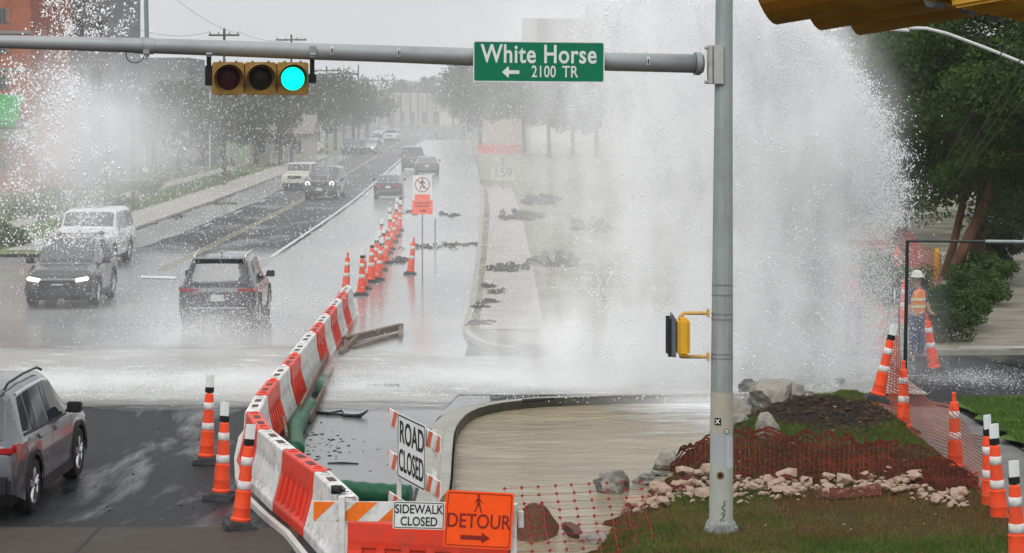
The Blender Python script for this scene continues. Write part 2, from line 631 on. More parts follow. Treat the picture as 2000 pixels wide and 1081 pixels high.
def fade_y(m, a0, a1, b1, b0, xc=None):
    """thin water film: breaks up into wet patches towards both banks"""
    t = m.node_tree
    tcn = t.nodes.new('ShaderNodeTexCoord')
    sx = t.nodes.new('ShaderNodeSeparateXYZ')
    t.links.new(tcn.outputs['Object'], sx.inputs[0])
    mp = t.nodes.new('ShaderNodeMapping')
    mp.inputs['Scale'].default_value = (0.35, 1.2, 1)
    t.links.new(tcn.outputs['Object'], mp.inputs[0])
    n = t.nodes.new('ShaderNodeTexNoise')
    n.inputs['Scale'].default_value = 1.6
    n.inputs['Detail'].default_value = 9
    n.inputs['Roughness'].default_value = 0.7
    t.links.new(mp.outputs[0], n.inputs['Vector'])
    r1 = t.nodes.new('ShaderNodeMapRange')
    r1.inputs['From Min'].default_value = a0
    r1.inputs['From Max'].default_value = a1
    t.links.new(sx.outputs['Y'], r1.inputs[0])
    r2 = t.nodes.new('ShaderNodeMapRange')
    r2.inputs['From Min'].default_value = b1
    r2.inputs['From Max'].default_value = b0
    t.links.new(sx.outputs['Y'], r2.inputs[0])
    mn = t.nodes.new('ShaderNodeMath')
    mn.operation = 'MINIMUM'
    t.links.new(r1.outputs[0], mn.inputs[0])
    t.links.new(r2.outputs[0], mn.inputs[1])
    src = mn.outputs[0]
    if xc:
        s1 = t.nodes.new('ShaderNodeMath')
        s1.operation = 'SUBTRACT'
        t.links.new(sx.outputs['X'], s1.inputs[0])
        s1.inputs[1].default_value = xc[0]
        s2 = t.nodes.new('ShaderNodeMath')
        s2.operation = 'ABSOLUTE'
        t.links.new(s1.outputs[0], s2.inputs[0])
        s3 = t.nodes.new('ShaderNodeMapRange')
        s3.inputs['From Min'].default_value = xc[1]
        s3.inputs['From Max'].default_value = 0
        t.links.new(s2.outputs[0], s3.inputs[0])
        s4 = t.nodes.new('ShaderNodeMath')
        s4.operation = 'MULTIPLY'
        t.links.new(src, s4.inputs[0])
        t.links.new(s3.outputs[0], s4.inputs[1])
        src = s4.outputs[0]
    ad = t.nodes.new('ShaderNodeMath')
    ad.operation = 'ADD'
    t.links.new(src, ad.inputs[0])
    t.links.new(n.outputs['Fac'], ad.inputs[1])
    r3 = t.nodes.new('ShaderNodeMapRange')
    r3.inputs['From Min'].default_value = 0.62
    r3.inputs['From Max'].default_value = 1.1
    t.links.new(ad.outputs[0], r3.inputs[0])
    t.links.new(r3.outputs[0], t.nodes['Principled BSDF'].inputs['Alpha'])


M_asph = asphalt('wet_asphalt', (0.024, 0.025, 0.027), (0.010, 0.011, 0.012), 0.565, 0.5, 0.14)
M_lane = asphalt('wet_asphalt_lane', (0.055, 0.055, 0.055), (0.035, 0.035, 0.036), 0.58, 0.62, 0.35)
M_flood = water('flood_water', (0.20, 0.205, 0.20), (0.30, 0.30, 0.28), 0.16, 1.0, (0.5, 0.35, 1), 0.25, 0.04, 0.0)
M_foamw = water('foaming_water', (0.17, 0.17, 0.155), (0.27, 0.27, 0.25), 0.3, 1.6, (0.25, 1.0, 1), 0.7, 0.06, 0.22)
fade_y(M_foamw, 37.4, 40.6, 48.6, 46.2)
M_wetroad = water('wet_film', (0.15, 0.155, 0.155), (0.24, 0.24, 0.23), 0.25, 0.8, (0.3, 0.6, 1), 0.4, 0.04, 0.0)
fade_y(M_wetroad, 44.5, 47.5, 84, 70)
M_pool = water('muddy_pool', (0.31, 0.255, 0.160), (0.22, 0.185, 0.120), 0.12, 4.2, (0.5, 1.0, 1), 1.0, 0.10, 0.0, spec=0.5)
M_poolfoam = water('pool_foam', (0.40, 0.40, 0.38), (0.55, 0.55, 0.54), 0.5, 2.0, (0.4, 0.9, 1), 0.8, 0.06, 0.45)
fade_y(M_poolfoam, 34.0, 40.6, 60, 59, xc=(3.9, 2.7))

# ================================================================== GROUND
gm = MB()
gm.poly([(-1500, -60, -0.8), (1500, -60, -0.8), (1500, 4000, -0.8), (-1500, 4000, -0.8)])
struct(gm.build('ground', mat('far_ground', (0.06, 0.065, 0.035), 0.95, var=0.3, vscale=0.05)), 'soil and scrub ground reaching the horizon')

kerbp = [(872, 985), (878, 955), (880, 940), (883, 890), (886, 855), (891, 838), (900, 825), (912, 813), (930, 803), (952, 797), (975, 792), (1015, 787), (1060, 783), (1130, 780), (1210, 777)]
kerb_in = [G(x, y) for x, y in kerbp]
kerb_in = [Vector((kerb_in[0].x - 0.02, 24.0, 0))] + kerb_in + [Vector((4.5, 39.85, 0)), Vector((7.0, 39.9, 0))]
road = MB()
# A: foreground intersection, ends at the kerb return
ka = [(p.x, p.y, 0) for p in kerb_in]
road.poly([(-160, -20, 0), (ka[0][0], -20, 0)] + ka[:8] + [(ka[7][0], 39.9, 0), (-160, 39.9, 0)])
road.add([(p[0], p[1], 0) for p in ka[7:]] + [(ka[-1][0], 39.9001, 0), (ka[7][0], 39.9, 0)], [tuple(range(len(ka[7:]) + 2))])
road.poly([(-160, 39.9, 0), (160, 39.9, 0), (160, 1500, 0), (-160, 1500, 0)])
road.poly([(6.45, -20, 0), (160, -20, 0), (160, 39.9, 0), (6.45, 39.9, 0)])
struct(road.build('road', M_asph), 'wet dark asphalt of the intersection and the street beyond')

# dark driving lanes beyond the flooded part
def strip(name, a0, a1, y0, y1, z, m, n=40, label=None, wob=0.0, parent=None):
    b = MB()
    def fn(u, v):
        y = y0 * (y1 / y0) ** v
        w = wob * (nz(y, 0, 0.25, 3 + (u > .5) * 5) + 0.5 * nz(y, 0, 0.9, 9 + (u > .5) * 5))
        return (a0 + (a1 - a0) * u + sh(y) + w, y, z)
    b.grid(fn, 1, n)
    o = b.build(name, m, parent)
    if not parent:
        struct(o, label)
    return o


strip('road_lane', -13.2, -8.5, 62, 900, 0.004, M_lane, 60, 'darker asphalt lanes between the centre line and the edge line', 0.25)
strip('flood_water', -8.15, -1.15, 41.5, 330, 0.010, M_flood, 120, 'grey water flowing down the closed lane beside the kerb', 0.1)
strip('gutter_water', -15.7, -13.6, 66, 330, 0.010, M_flood, 120, 'shallow water running along the far left gutter', 0.25)
strip('edge_line', -8.47, -8.33, 76, 420, 0.014, M_line, 60, 'solid white edge line left of the flooded lane')
cl = strip('centre_line', -11.42, -11.32, 70, 420, 0.014, M_liney, 60, 'yellow centre line on the dark asphalt')
strip('centre_line', -11.22, -11.12, 70, 420, 0.014, M_liney, 60, 'yellow centre line on the dark asphalt, right stripe of the pair')
for i in range(10):
    y = 95 + i * 12
    strip('lane_line', -13.35, -13.25, y, y + 3, 0.014, M_line, 2, 'short white dash between the two oncoming lanes')

# water sheet over the side street
b = MB()
random.seed(3)
def fw(u, v):
    x = -60 + 67.6 * u
    lo = 37.5 + 1.1 * nz(x, 0, 0.35, 1) + 0.25 * nz(x, 0, 1.3, 2)
    if x > -1.0:
        lo = max(lo, 39.92)
    hi = 45.95 + 2.5 * max(0.0, min(1, (-1.2 - x) / 3)) + 0.6 * nz(x, 5, 0.3, 4) * (x < -1.2)
    return (x, lo + (hi - lo) * v, 0.018)
b.grid(fw, 260, 6)
struct(b.build('street_water', M_foamw), 'foaming water rushing across the side street')

b = MB()
b.grid(lambda u, v: (-70 + (68.5 - .1) * u, 44 + 42 * v, 0.006), 40, 30)
struct(b.build('wet_film', M_wetroad), 'thin grey film of water over the crossing beyond the foam')

M_film2 = water('wet_film_near', (0.10, 0.104, 0.108), (0.16, 0.162, 0.16), 0.2, 1.4, (0.8, 0.5, 1), 0.3, 0.03, 0.0, spec=0.55)
fade_y(M_film2, 28.6, 32.0, 41, 40.5)
b = MB()
b.add([(-3.55, 28.5, .007), (-1.32, 28.5, .007), (-1.36, 35.2, .007), (-1.25, 37.1, .007), (-.95, 38.2, .007), (-.4, 39.0, .007), (-.4, 40, .007), (-3.75, 40, .007), (-3.7, 33.5, .007)], [tuple(range(9))])
struct(b.build('wet_film', M_film2), 'pale wet sheen on the road between the barriers and the kerb')

# stop bar / crosswalk line remains under the centre car
for pts, lb in (([(275, 538), (345, 540), (345, 545), (275, 543)], 'short white road marking left of the dark SUV'),):
    b = MB()
    b.poly([G(x, y, 0.022) for x, y in pts])
    struct(b.build('road_marking', M_line), lb)

# concrete apron at the bottom left, slabs with open joints
ap = link('concrete_apron', None)
struct(ap, 'stained concrete panels along the bottom edge of the road')
xs = [-9.6, -7.3, -5.15, -2.6]
ys = [20.0, 24.6, 27.45]
for i in range(3):
    for j in range(2):
        b = MB()
        x0, x1, y0, y1 = xs[i] + .012, xs[i + 1] - .012, ys[j] + .012, ys[j + 1] - .012
        b.add([(x0, y0, 0.0), (x1, y0, 0), (x1, y1, 0), (x0, y1, 0), (x0 + .01, y0 + .01, .010), (x1 - .01, y0 + .01, .010), (x1 - .01, y1 - .01, .010), (x0 + .01, y1 - .01, .010)],
              [(4, 5, 6, 7), (0, 1, 5, 4), (1, 2, 6, 5), (2, 3, 7, 6), (3, 0, 4, 7)])
        b.build('slab', M_conc2, ap)

# ------------------------------------------------------------------ kerbs
def kerb(pts, wid, z0, z1, name, label, m=M_kerb, side=1, seg=2.4):
    """kerb stones laid end to end along pts; each one a stone"""
    root = link(name, None)
    struct(root, label)
    P = [Vector((p[0], p[1], 0)) for p in pts]
    # resample
    out_, acc = [P[0]], 0
    L = [0]
    for a, c in zip(P, P[1:]):
        L.append(L[-1] + (c - a).length)
    def at(s):
        for i in range(len(P) - 1):
            if s <= L[i + 1] or i == len(P) - 2:
                t = (s - L[i]) / max(1e-6, L[i + 1] - L[i])
                return P[i].lerp(P[i + 1], t)
    s = 0
    while s < L[-1] - 0.1:
        e = min(L[-1], s + seg)
        n = max(2, int((e - s) / 0.4) + 1)
        q = [at(s + 0.006 + (e - s - 0.012) * k / (n - 1)) for k in range(n)]
        b = MB()
        vs = []
        for k in range(n):
            d = (q[min(k + 1, n - 1)] - q[max(k - 1, 0)]).normalized()
            nn = Vector((d.y, -d.x, 0)) * side
            for w, z in ((0, z0), (0, z1 - .01), (0.015, z1), (wid - .015, z1), (wid, z1 - .01), (wid, z0)):
                p = q[k] + nn * w
                vs.append((p.x, p.y, z))
        m6 = 6
        fs = [(k * m6 + c, k * m6 + c + 1, (k + 1) * m6 + c + 1, (k + 1) * m6 + c) for k in range(n - 1) for c in range(5)]
        fs += [tuple(range(5, -1, -1)), tuple((n - 1) * m6 + c for c in range(6))]
        b.add(vs, fs)
        b.build('kerb_stone', m, root, recalc=True)
        s = e
    return root


kerb(kerb_in, 0.16, -0.5, 0.05, 'kerb', 'low concrete kerb curving round the muddy pool', side=-1)
# gutter pan outside the near kerb
b = MB()
vs = []
for k, p in enumerate(kerb_in):
    a = kerb_in[max(k - 1, 0)]
    c = kerb_in[min(k + 1, len(kerb_in) - 1)]
    d = (c - a).normalized()
    nn = Vector((-d.y, d.x, 0))
    vs += [(p.x + nn.x * .16, p.y + nn.y * .16, 0.006), (p.x + nn.x * .42, p.y + nn.y * .42, 0.005)]
b.add(vs, [(2 * k, 2 * k + 2, 2 * k + 3, 2 * k + 1) for k in range(len(kerb_in) - 1)])
struct(b.build('gutter', M_kerb), 'pale concrete gutter pan outside the curved kerb')

north = [(-1.2 + sh(320), 320), (-1.2 + sh(240), 240), (-1.2 + sh(180), 180), (-1.25 + sh(140), 140), (-1.3 + sh(116), 116), (-1.3, 84), (-1.15, 65), (-1.1, 56), (-1.15, 51.5), (-1.1, 50.0), (-0.9, 48.6), (-.62, 47.6), (-.2, 46.9), (.4, 46.45), (1.1, 46.25), (6, 46.2), (10, 46.3), (30, 48)]
kerb(north[3:], 0.16, -0.05, 0.13, 'kerb', 'pale kerb turning the far corner behind the spray', side=-1, seg=3.0)
# block behind the spray
b = MB()
b.poly([(p[0] + (.15 if i < 12 else 0.1), p[1] + (.15 if i >= 12 else 0), 0.12) for i, p in enumerate(north)] + [(200, 48, 0.12), (200, 320, 0.12)])
M_mud = mat('muddy_grass', (0.125, 0.120, 0.075), 0.75, var=0.3, vscale=0.5, dirt=(0.30, 0.285, 0.24), dirt_amt=0.9, dirt_scale=0.35, bump=0.5, bscale=6)
struct(b.build('verge', M_mud), 'flooded muddy verge behind the spray')

walk = link('sidewalk', None)
struct(walk, 'pale concrete sidewalk running up beside the closed lane')
for k in range(24):
    y0 = 50.5 + k * 3.6
    b = MB()
    x0 = -0.9 + sh(y0) - sh(60) * 0
    b.poly([(x0, y0 + .02, .128), (x0 + 1.5, y0 + .02, .128), (x0 + 1.5 + sh(y0 + 3.6) - sh(y0), y0 + 3.58, .128), (x0 + sh(y0 + 3.6) - sh(y0), y0 + 3.58, .128)])
    b.build('slab', M_conc, walk)

# left block
def block(name, x0, x1, y0, y1, z, m, label, n=40, kind='structure'):
    b = MB()
    b.grid(lambda u, v: (x0 + (x1 - x0) * u + sh(y0 * (y1 / y0) ** v), y0 * (y1 / y0) ** v, z), 1, n)
    return struct(b.build(name, m), label)


M_turf = mat('turf', (0.080, 0.120, 0.030), 0.9, var=0.35, vscale=0.7, dirt=(0.14, 0.13, 0.07), dirt_amt=0.6, dirt_scale=0.6, bump=0.5, bscale=9)
block('left_verge', -140, -15.85, 76, 330, 0.115, M_turf, 'grassy verge along the left side of the street')
lw = link('left_sidewalk', None)
struct(lw, 'wet concrete walk between the left kerb and the grass')
lp = link('left_path', None)
struct(lp, 'narrow concrete path further back in the left grass')
for k in range(36):
    y0 = 78 + k * 4.0
    for (a0, a1, root) in ((-18.1, -16.0, lw), (-22.2, -20.9, lp)):
        b = MB()
        b.poly([(a0 + sh(y0), y0 + .02, .125), (a1 + sh(y0), y0 + .02, .125), (a1 + sh(y0 + 4), y0 + 3.98, .125), (a0 + sh(y0 + 4), y0 + 3.98, .125)])
        b.build('slab', M_conc, root)
kerb([(-15.85 + sh(y), y) for y in (76, 90, 105, 120, 140, 160, 185, 215, 260)], 0.15, -0.05, 0.13, 'kerb', 'left kerb of the street beside the wet walk', side=-1, seg=8)

# right hand sidewalk climbing away, behind the hedge
rw = link('right_sidewalk', None)
struct(rw, 'sidewalk slabs leading away beside the clipped hedge')
def rside(D):
    return 9.75 + (D - 46.7) * 0.255
ysr = [46.6, 48.4, 50.5, 52.4, 54.6, 57, 59.6, 62.4, 65.4, 68.6, 72, 75.7, 79.6, 84, 89, 95, 102, 110, 120]
for k in range(len(ysr) - 1):
    y0, y1 = ysr[k] + .02, ysr[k + 1] - .02
    b = MB()
    b.poly([(rside(y0), y0, .135), (rside(y0) + 3.0, y0, .135), (rside(y1) + 3.0, y1, .135), (rside(y1), y1, .135)])
    b.build('slab', mat('walk_concrete', (0.20, 0.18, 0.145), 0.6, var=0.15, vscale=0.9, dirt=(0.11, 0.10, 0.075), dirt_amt=0.7, dirt_scale=0.7, bump=0.15), rw)
b = MB()
b.poly([(9.4, 46.35, .137), (30, 46.35, .137), (30, 46.9, .137), (9.6, 46.9, .137)])
b.build('kerb_edge', M_conc, rw)

# ------------------------------------------------------------------ island terrain + pool
SH_D = [18, 24, 26.05, 28.2, 29.06, 30.6, 33.1, 35.1, 36.9, 38.75, 39.6, 42]
SH_X = [0.25, .6, .86, 1.22, 1.56, 1.95, 2.55, 3.3, 3.85, 4.7, 5.3, 5.6]


def island_h(x, y):
    xs = float(np.interp(y, SH_D, SH_X))
    d = x - xs + 0.22 * nz(x, y, 1.6, 1) + 0.1 * nz(x, y, 4.5, 2)
    h = -0.12 + (0.55 * d if d < 0 else 0.34 * d)
    h = max(-0.42, min(0.13, h))
    h += 0.035 * nz(x, y, 1.1, 3) + 0.014 * nz(x, y, 5, 4)
    # mulch beside the barricades
    h += (0.62 + .1 * nz(x, y, 5, 2)) * math.exp(-(((x - 0.30) / 0.36) ** 2 + ((y - 27.9) / 0.95) ** 2))
    h += 0.72 * math.exp(-(((x + 0.75) / 0.45) ** 2 + ((y - 28.4) / 0.8) ** 2)) if x > -0.95 else 0
    if y < 27.6:
        h += 0.30 * max(0, min(1, (27.6 - y) / 1.5)) * max(0, min(1, (0.25 - x) / 0.4))
    # dark dirt mound
    mg = math.exp(-(((x - 5.1 - .25 * nz(x, y, .9, 5)) / 0.95) ** 2 + ((y - 36.0) / 1.2) ** 2))
    h += 0.36 * mg * (1 + 0.5 * nz(x, y, 1.7, 6)) + mg ** .5 * (.10 * nz(x, y, 6, 7) + .07 * nz(x, y, 14, 8))
    # crest carrying the torn netting
    h += (0.20 + .06 * nz(x, y, 2.5, 14)) * math.exp(-(((y - 32.2 + 0.35 * (x - 4)) / 0.8) ** 2)) * max(0, min(1, (x - 2.2) / 0.7)) * max(0, min(1, (6.6 - x) / 1.2))
    if x > 6.2:
        h *= max(0.0, (6.5 - x) / 0.3)
    return h


M_island = bpy.data.materials.new('worn_lawn')
M_island.use_nodes = True
_t = M_island.node_tree
_b = _t.nodes['Principled BSDF']
_b.inputs['Roughness'].default_value = 0.9
_b.inputs['Specular IOR Level'].default_value = 0.04
_vc = _t.nodes.new('ShaderNodeVertexColor')
_vc.layer_name = 'soil'
_tc = _t.nodes.new('ShaderNodeTexCoord')
_n = _t.nodes.new('ShaderNodeTexNoise')
_n.inputs['Scale'].default_value = 22
_n.inputs['Detail'].default_value = 8
_n.inputs['Roughness'].default_value = 0.75
_t.links.new(_tc.outputs['Object'], _n.inputs['Vector'])
_m = _t.nodes.new('ShaderNodeMapRange')
_m.inputs['From Min'].default_value = 0.3
_m.inputs['From Max'].default_value = 0.7
_m.inputs['To Min'].default_value = 0.45
_m.inputs['To Max'].default_value = 1.6
_t.links.new(_n.outputs['Fac'], _m.inputs[0])
_s = _t.nodes.new('ShaderNodeVectorMath')
_s.operation = 'SCALE'
_t.links.new(_vc.outputs['Color'], _s.inputs[0])
_t.links.new(_m.outputs[0], _s.inputs['Scale'])
_t.links.new(_s.outputs[0], _b.inputs['Base Color'])
_bp = _t.nodes.new('ShaderNodeBump')
_bp.inputs['Strength'].default_value = 0.8
_bp.inputs['Distance'].default_value = 0.05
_t.links.new(_n.outputs['Fac'], _bp.inputs['Height'])
_t.links.new(_bp.outputs[0], _b.inputs['Normal'])


def island_kind(x, y):
    """soil colours (real material zones: turf, straw, brown soil, mound, mulch)"""
    xs = float(np.interp(y, SH_D, SH_X))
    d = x - xs
    g = 0.5 + 0.9 * nz(x, y, 0.9, 11) + 0.4 * nz(x, y, 3.0, 12)
    green = np.array((0.030, 0.055, 0.008))
    straw = np.array((0.072, 0.056, 0.018))
    soil = np.array((0.085, 0.034, 0.013))
    if y > 33.2:
        c = green * 1.0 + (straw - green) * max(0, min(1, (g - .55) * 1.2))
    elif y > 29.5:
        c = soil * .62
    elif x < 3.4:
        c = straw + (green - straw) * max(0, min(1, (g - .35) * 1.5))
        c = c + (soil - c) * max(0, min(1, 1.3 - d * 1.8))
    else:
        c = soil * 0.9 + (straw * .8 - soil * .9) * max(0, min(1, g))
        if y < 26.2:
            c = c + (green - c) * max(0, min(1, (26.2 - y) / 0.5))
    if math.hypot((x - 5.15) / 1.15, (y - 36.0) / 1.6) < 1.05 + 0.25 * nz(x, y, 2.5, 8):
        c = np.array((0.030, 0.023, 0.017))
    if x < xs - 0.1 and y < 31:
        c = np.array((0.17, 0.115, 0.06))
        if math.hypot((x - .28) / .6, (y - 28.1) / 1.0) < 1.0:
            c = np.array((0.11, 0.052, 0.030))
    elif x < xs + .1:
        c = c * 0.8
    return c


NU, NV = 190, 330
X0, X1, Y0, Y1 = -0.93, 6.5, 20.0, 39.88
b = MB()
hcache = {}
def ifn(u, v):
    x, y = X0 + (X1 - X0) * u, Y0 + (Y1 - Y0) * v
    return (x, y, island_h(x, y))
b.grid(ifn, NU, NV)
isl = b.build('island_ground', M_island, smooth=True)
struct(isl, 'worn lawn with bare brown soil and a dark dirt mound')
ca = isl.data.color_attributes.new('soil', 'FLOAT_COLOR', 'POINT')
cc = np.ones((len(b.v), 4), dtype=np.float32)
for i, p in enumerate(b.v):
    cc[i, :3] = island_kind(p[0], p[1])
ca.data.foreach_set('color', cc.ravel())

b = MB()
pf = [(p.x + .02, p.y - .02) for p in kerb_in]
b.add([(x, y, -0.11) for x, y in pf] + [(6.4, 39.8, -0.11), (6.4, 20, -0.11), (pf[0][0], 20, -0.11)], [tuple(range(len(pf) + 3))])
struct(b.build('pool_water', M_pool), 'beige muddy water filling the corner inside the kerb')

b = MB()
b.add([(0.8, 33.5, -.100), (6.3, 33.5, -.100), (6.3, 39.8, -.100), (2.0, 39.5, -.100), (0.8, 39.1, -.100)], [tuple(range(5))])
struct(b.build('pool_foam', M_poolfoam), 'white foam streaking into the back of the pool by the boulders')
# dark wet inner face of the kerb above the pool
b = MB()
vs = []
for k, p in enumerate(kerb_in):
    a = kerb_in[max(k - 1, 0)]
    c = kerb_in[min(k + 1, len(kerb_in) - 1)]
    d = (c - a).normalized()
    vs += [(p.x + d.y * .03, p.y - d.x * .03, -.3), (p.x + d.y * .03, p.y - d.x * .03, .043)]
b.add(vs, [(2 * k, 2 * k + 2, 2 * k + 3, 2 * k + 1) for k in range(len(kerb_in) - 1)])
struct(b.build('kerb_face', mat('slimy_concrete', (0.040, 0.040, 0.028), .4, var=.4, vscale=3)), 'dark slimy inner face of the curved kerb')

# green lawn at the right edge and concrete path in front of it
b = MB()
b.grid(lambda u, v: (7.75 + 9 * u + (0.35 * nz(0, v * 20, .5, 2)), 33.0 + (39.3 - 33.0) * v - max(0, 0.9 - 5 * u) * v, 0.10 + 0.03 * nz(u * 9, v * 9, 1, 1)), 20, 24)
struct(b.build('right_lawn', mat('green_lawn', (0.055, 0.10, 0.018), 0.9, var=0.3, vscale=2, bump=0.6, bscale=20)), 'bright green lawn patch at the right edge')
b = MB()
b.poly([(6.5, 18, .006), (9.5, 18, .006), (9.5, 33, .006), (7.8, 33.2, .006), (7.7, 38.2, .006), (6.5, 38.6, .006)])
struct(b.build('right_path', mat('path_concrete', (0.13, 0.125, 0.115), 0.5, var=0.2, vscale=1.2, dirt=(0.07, 0.065, 0.06), dirt_amt=0.7, dirt_scale=1)), 'grey path behind the traffic cones at the right')

# ================================================================== BIG POLE, ARM, SIGNAL, SIGN
PD = 26.6                                   # distance of the signal pole
pole = thing('signal_pole', 'tall galvanised signal pole with patched paint and scribble standing on the lawn', 'pole', (W(1408, 0, PD).x, PD, 0))
prof = [(0.145, 0.10), (0.142, 0.6), (0.128, 3.0), (0.110, 5.5), (0.098, 8.2)]
b = MB()
b.lathe(prof, n=12)
b.build('pole_shaft', mat('pole_paint', (0.30, 0.335, 0.325), 0.5, 0.25, var=0.09, vscale=2.5, dirt=(0.19, 0.20, 0.185), dirt_amt=0.65, dirt_scale=3.5, stretch=(1, 1, 0.35)), pole, loc=(0, 0, 0), rot=(0, R(0.35), 0), smooth=False)
b = MB()
b.lathe([(0.20, 0.0), (0.215, 0.05), (0.205, 0.15), (0.185, 0.22), (0.155, 0.27)], n=10)
b.box((0, -0.19, .12), (.15, .06, .23))
b.build('base_cover', mat('base_casting', (0.24, 0.26, 0.24), 0.6, 0.2, dirt=(.1, .1, .08), dirt_amt=.6, dirt_scale=9), pole, bevel=0.006)
for dx in (-.17, .17):
    b = MB()
    b.lathe([(.03, .1), (.03, .19), (.015, .2)], (dx, -.1, 0), n=6)
    b.build('anchor_nut', M_galv, pole)
# paint patches: real repainted areas, thin skins on the shaft
def skin(name, z0, z1, a0, a1, m, parent, off=0.003, rbase=None):
    b = MB()
    def fn(u, v):
        z = z0 + (z1 - z0) * v
        r = np.interp(z, [p[1] for p in prof], [p[0] for p in prof]) + off
        a = R(a0 + (a1 - a0) * u)
        return (math.sin(a) * r + z * math.tan(R(.35)), -math.cos(a) * r, z)
    b.grid(fn, 12, 2)
    return b.build(name, m, parent)
def pz(y):
    return CAMH - (y - HZ) * PD / FPX
skin('paint_patch', pz(845), pz(765), -88, 88, mat('paint_beige', (0.36, 0.34, 0.27), .6, dirt=(.28, .27, .23), dirt_amt=.5), pole)
skin('paint_patch', pz(905), pz(845), -80, 60, mat('paint_blue_grey', (0.33, 0.35, 0.36), .55, dirt=(.24, .25, .25), dirt_amt=.5), pole)
skin('paint_patch', pz(912), pz(850), 20, 72, mat('paint_light_grey', (0.42, 0.44, 0.45), .5), pole, off=.005)
skin('paint_patch', pz(1040), pz(905), -88, 88, mat('paint_pale_green', (0.34, 0.36, 0.31), .6, dirt=(.26, .27, .23), dirt_amt=.5), pole, off=.0025)
skin('sticker', pz(828), pz(814), -42, -8, M_signblack, pole, off=.006)
text('lettering', 'X', .075, M_signwhite, pole, (-.055, -.1495, pz(821)), sx=1.0, bold=.002)
b = MB()
b.lathe([(.031, 0), (.031, .004)], n=20, axis='Y')
b.build('round_sticker', M_signblack, pole, loc=(.058, -.137, pz(840)), rot=(0, 0, R(24)))
b = MB()
b.lathe([(.022, 0), (.022, .004)], n=20, axis='Y')
b.build('round_sticker', M_signwhite, pole, loc=(.058, -.142, pz(840)), rot=(0, 0, R(24)))
b = MB()
b.lathe([(.008, 0), (.008, .004)], n=12, axis='Y')
b.build('round_sticker', M_signblack, pole, loc=(.058, -.146, pz(840)), rot=(0, 0, R(24)))
b = MB()
b.lathe([(.045, 0), (.045, .006)], n=18, axis='Y')
b.build('rust_stain', mat('rust', (.16, .075, .03), .8, var=.3, vscale=30), pole, loc=(-.02, -.15, pz(925)))
b = MB()
b.lathe([(.026, 0), (.02, .008)], n=14, axis='Y')
b.build('hole_plug', M_signblack, pole, loc=(-.02, -.156, pz(925)))
# handwriting, a scribble of black strokes
b = MB()
scr = [(1415, 974), (1411, 978), (1415, 982), (1410, 985), (1407, 989), (1413, 991), (1412, 996), (1406, 999), (1411, 1003), (1414, 999), (1410, 1008), (1404, 1012), (1410, 1016), (1413, 1012), (1404, 1020), (1400, 1024), (1409, 1024), (1411, 1030), (1402, 1030), (1403, 1038)]
q = []
for x, y in scr:
    dx = (x - 1408) * PD / FPX
    z = pz(y)
    r = .146
    q.append((dx, -math.sqrt(max(0.0001, r * r - dx * dx)) - .004, z))
b.tube(q, .0042, n=5)
b.build('scribble', M_signblack, pole)
# straps
for y in (555, 575, 612, 622, 690, 698):
    b = MB()
    z = pz(y)
    r = float(np.interp(z, [p[1] for p in prof], [p[0] for p in prof]))
    b.lathe([(r + .001, -.008), (r + .006, -.006), (r + .006, .006), (r + .001, .008)], (z * math.tan(R(.35)) * 1, 0, z), n=24, caps=False)
    b.build('strap', M_galv, pole, rot=(R(2) * (1 if y != 575 else -2), 0, 0) if False else (0, 0, 0))
# arm flange
fz = W(0, 127, PD).z
b = MB()
b.bbox(-.16, -.11, -.13, .13, fz - .235, fz + .235)
b.bbox(-.10, .02, -.15, .15, fz - .235, fz + .235)
for dz in (-.21, .21):
    for dy in (-.10, .10):
        b.cyl((-.19, dy, fz + dz), (-.16, dy, fz + dz), .025, n=6)
b.build('arm_flange', mat('flange_steel', (.40, .40, .37), .55, .2, dirt=(.2, .19, .15), dirt_amt=.5, dirt_scale=10), pole, bevel=.006)

# mast arm, tapering, running out to the left and slightly towards us
def armpt(px, py, D):
    return W(px, py, D)
AD = lambda px: 26.6 - 1.0 * (1368 - px) / 860.0 * (1.0)
arm = thing('mast_arm', 'long tapering galvanised mast arm crossing the whole upper left of the view', 'mast arm', W(1368, 124, 26.6))
o0 = Vector(arm.location)
pts, rs = [], []
for px, py, w in ((1372, 125, 37), (1190, 121, 36), (928, 112, 35), (770, 106, 33.5), (610, 101, 32.5), (420, 94, 31), (290, 90, 29.5), (160, 86, 27.5), (0, 82, 25.5), (-420, 72, 20)):
    D = AD(px)
    pts.append(armpt(px, py, D) - o0)
    rs.append(w / 2 * D / FPX)
b = MB()
b.tube(pts, rs, n=24)
b.build('arm_tube', M_galvarm, arm, smooth=True)
def onarm(px):
    xs_ = [0, 160, 290, 420, 610, 770, 928, 1190, 1372]
    ys_ = [82, 86, 90, 94, 101, 106, 112, 121, 125]
    return W(px, float(np.interp(px, xs_, ys_)), AD(px)) - o0
def ring(px, wpx, r, m=M_galv, name='clamp_band'):
    b = MB()
    a = onarm(px - wpx / 2)
    c = onarm(px + wpx / 2)
    b.cyl(a, c, r, n=24)
    return b.build(name, m, arm, smooth=False)
ring(289, 22, .098, M_galvarm)
ring(278, 3, .104)
ring(1362, 10, .14)
# small tags
for px, py in ((650, 99), (780, 102), (1265, 116)):
    b = MB()
    p = onarm(px)
    b.box((p.x, p.y - .115, p.z + .02), (.03, .01, .10))
    b.build('tag_plate', M_signwhite, arm)
    b = MB()
    b.box((p.x, p.y - .124, p.z + .01), (.016, .01, .06))
    b.build('tag_mark', M_signblack, arm)
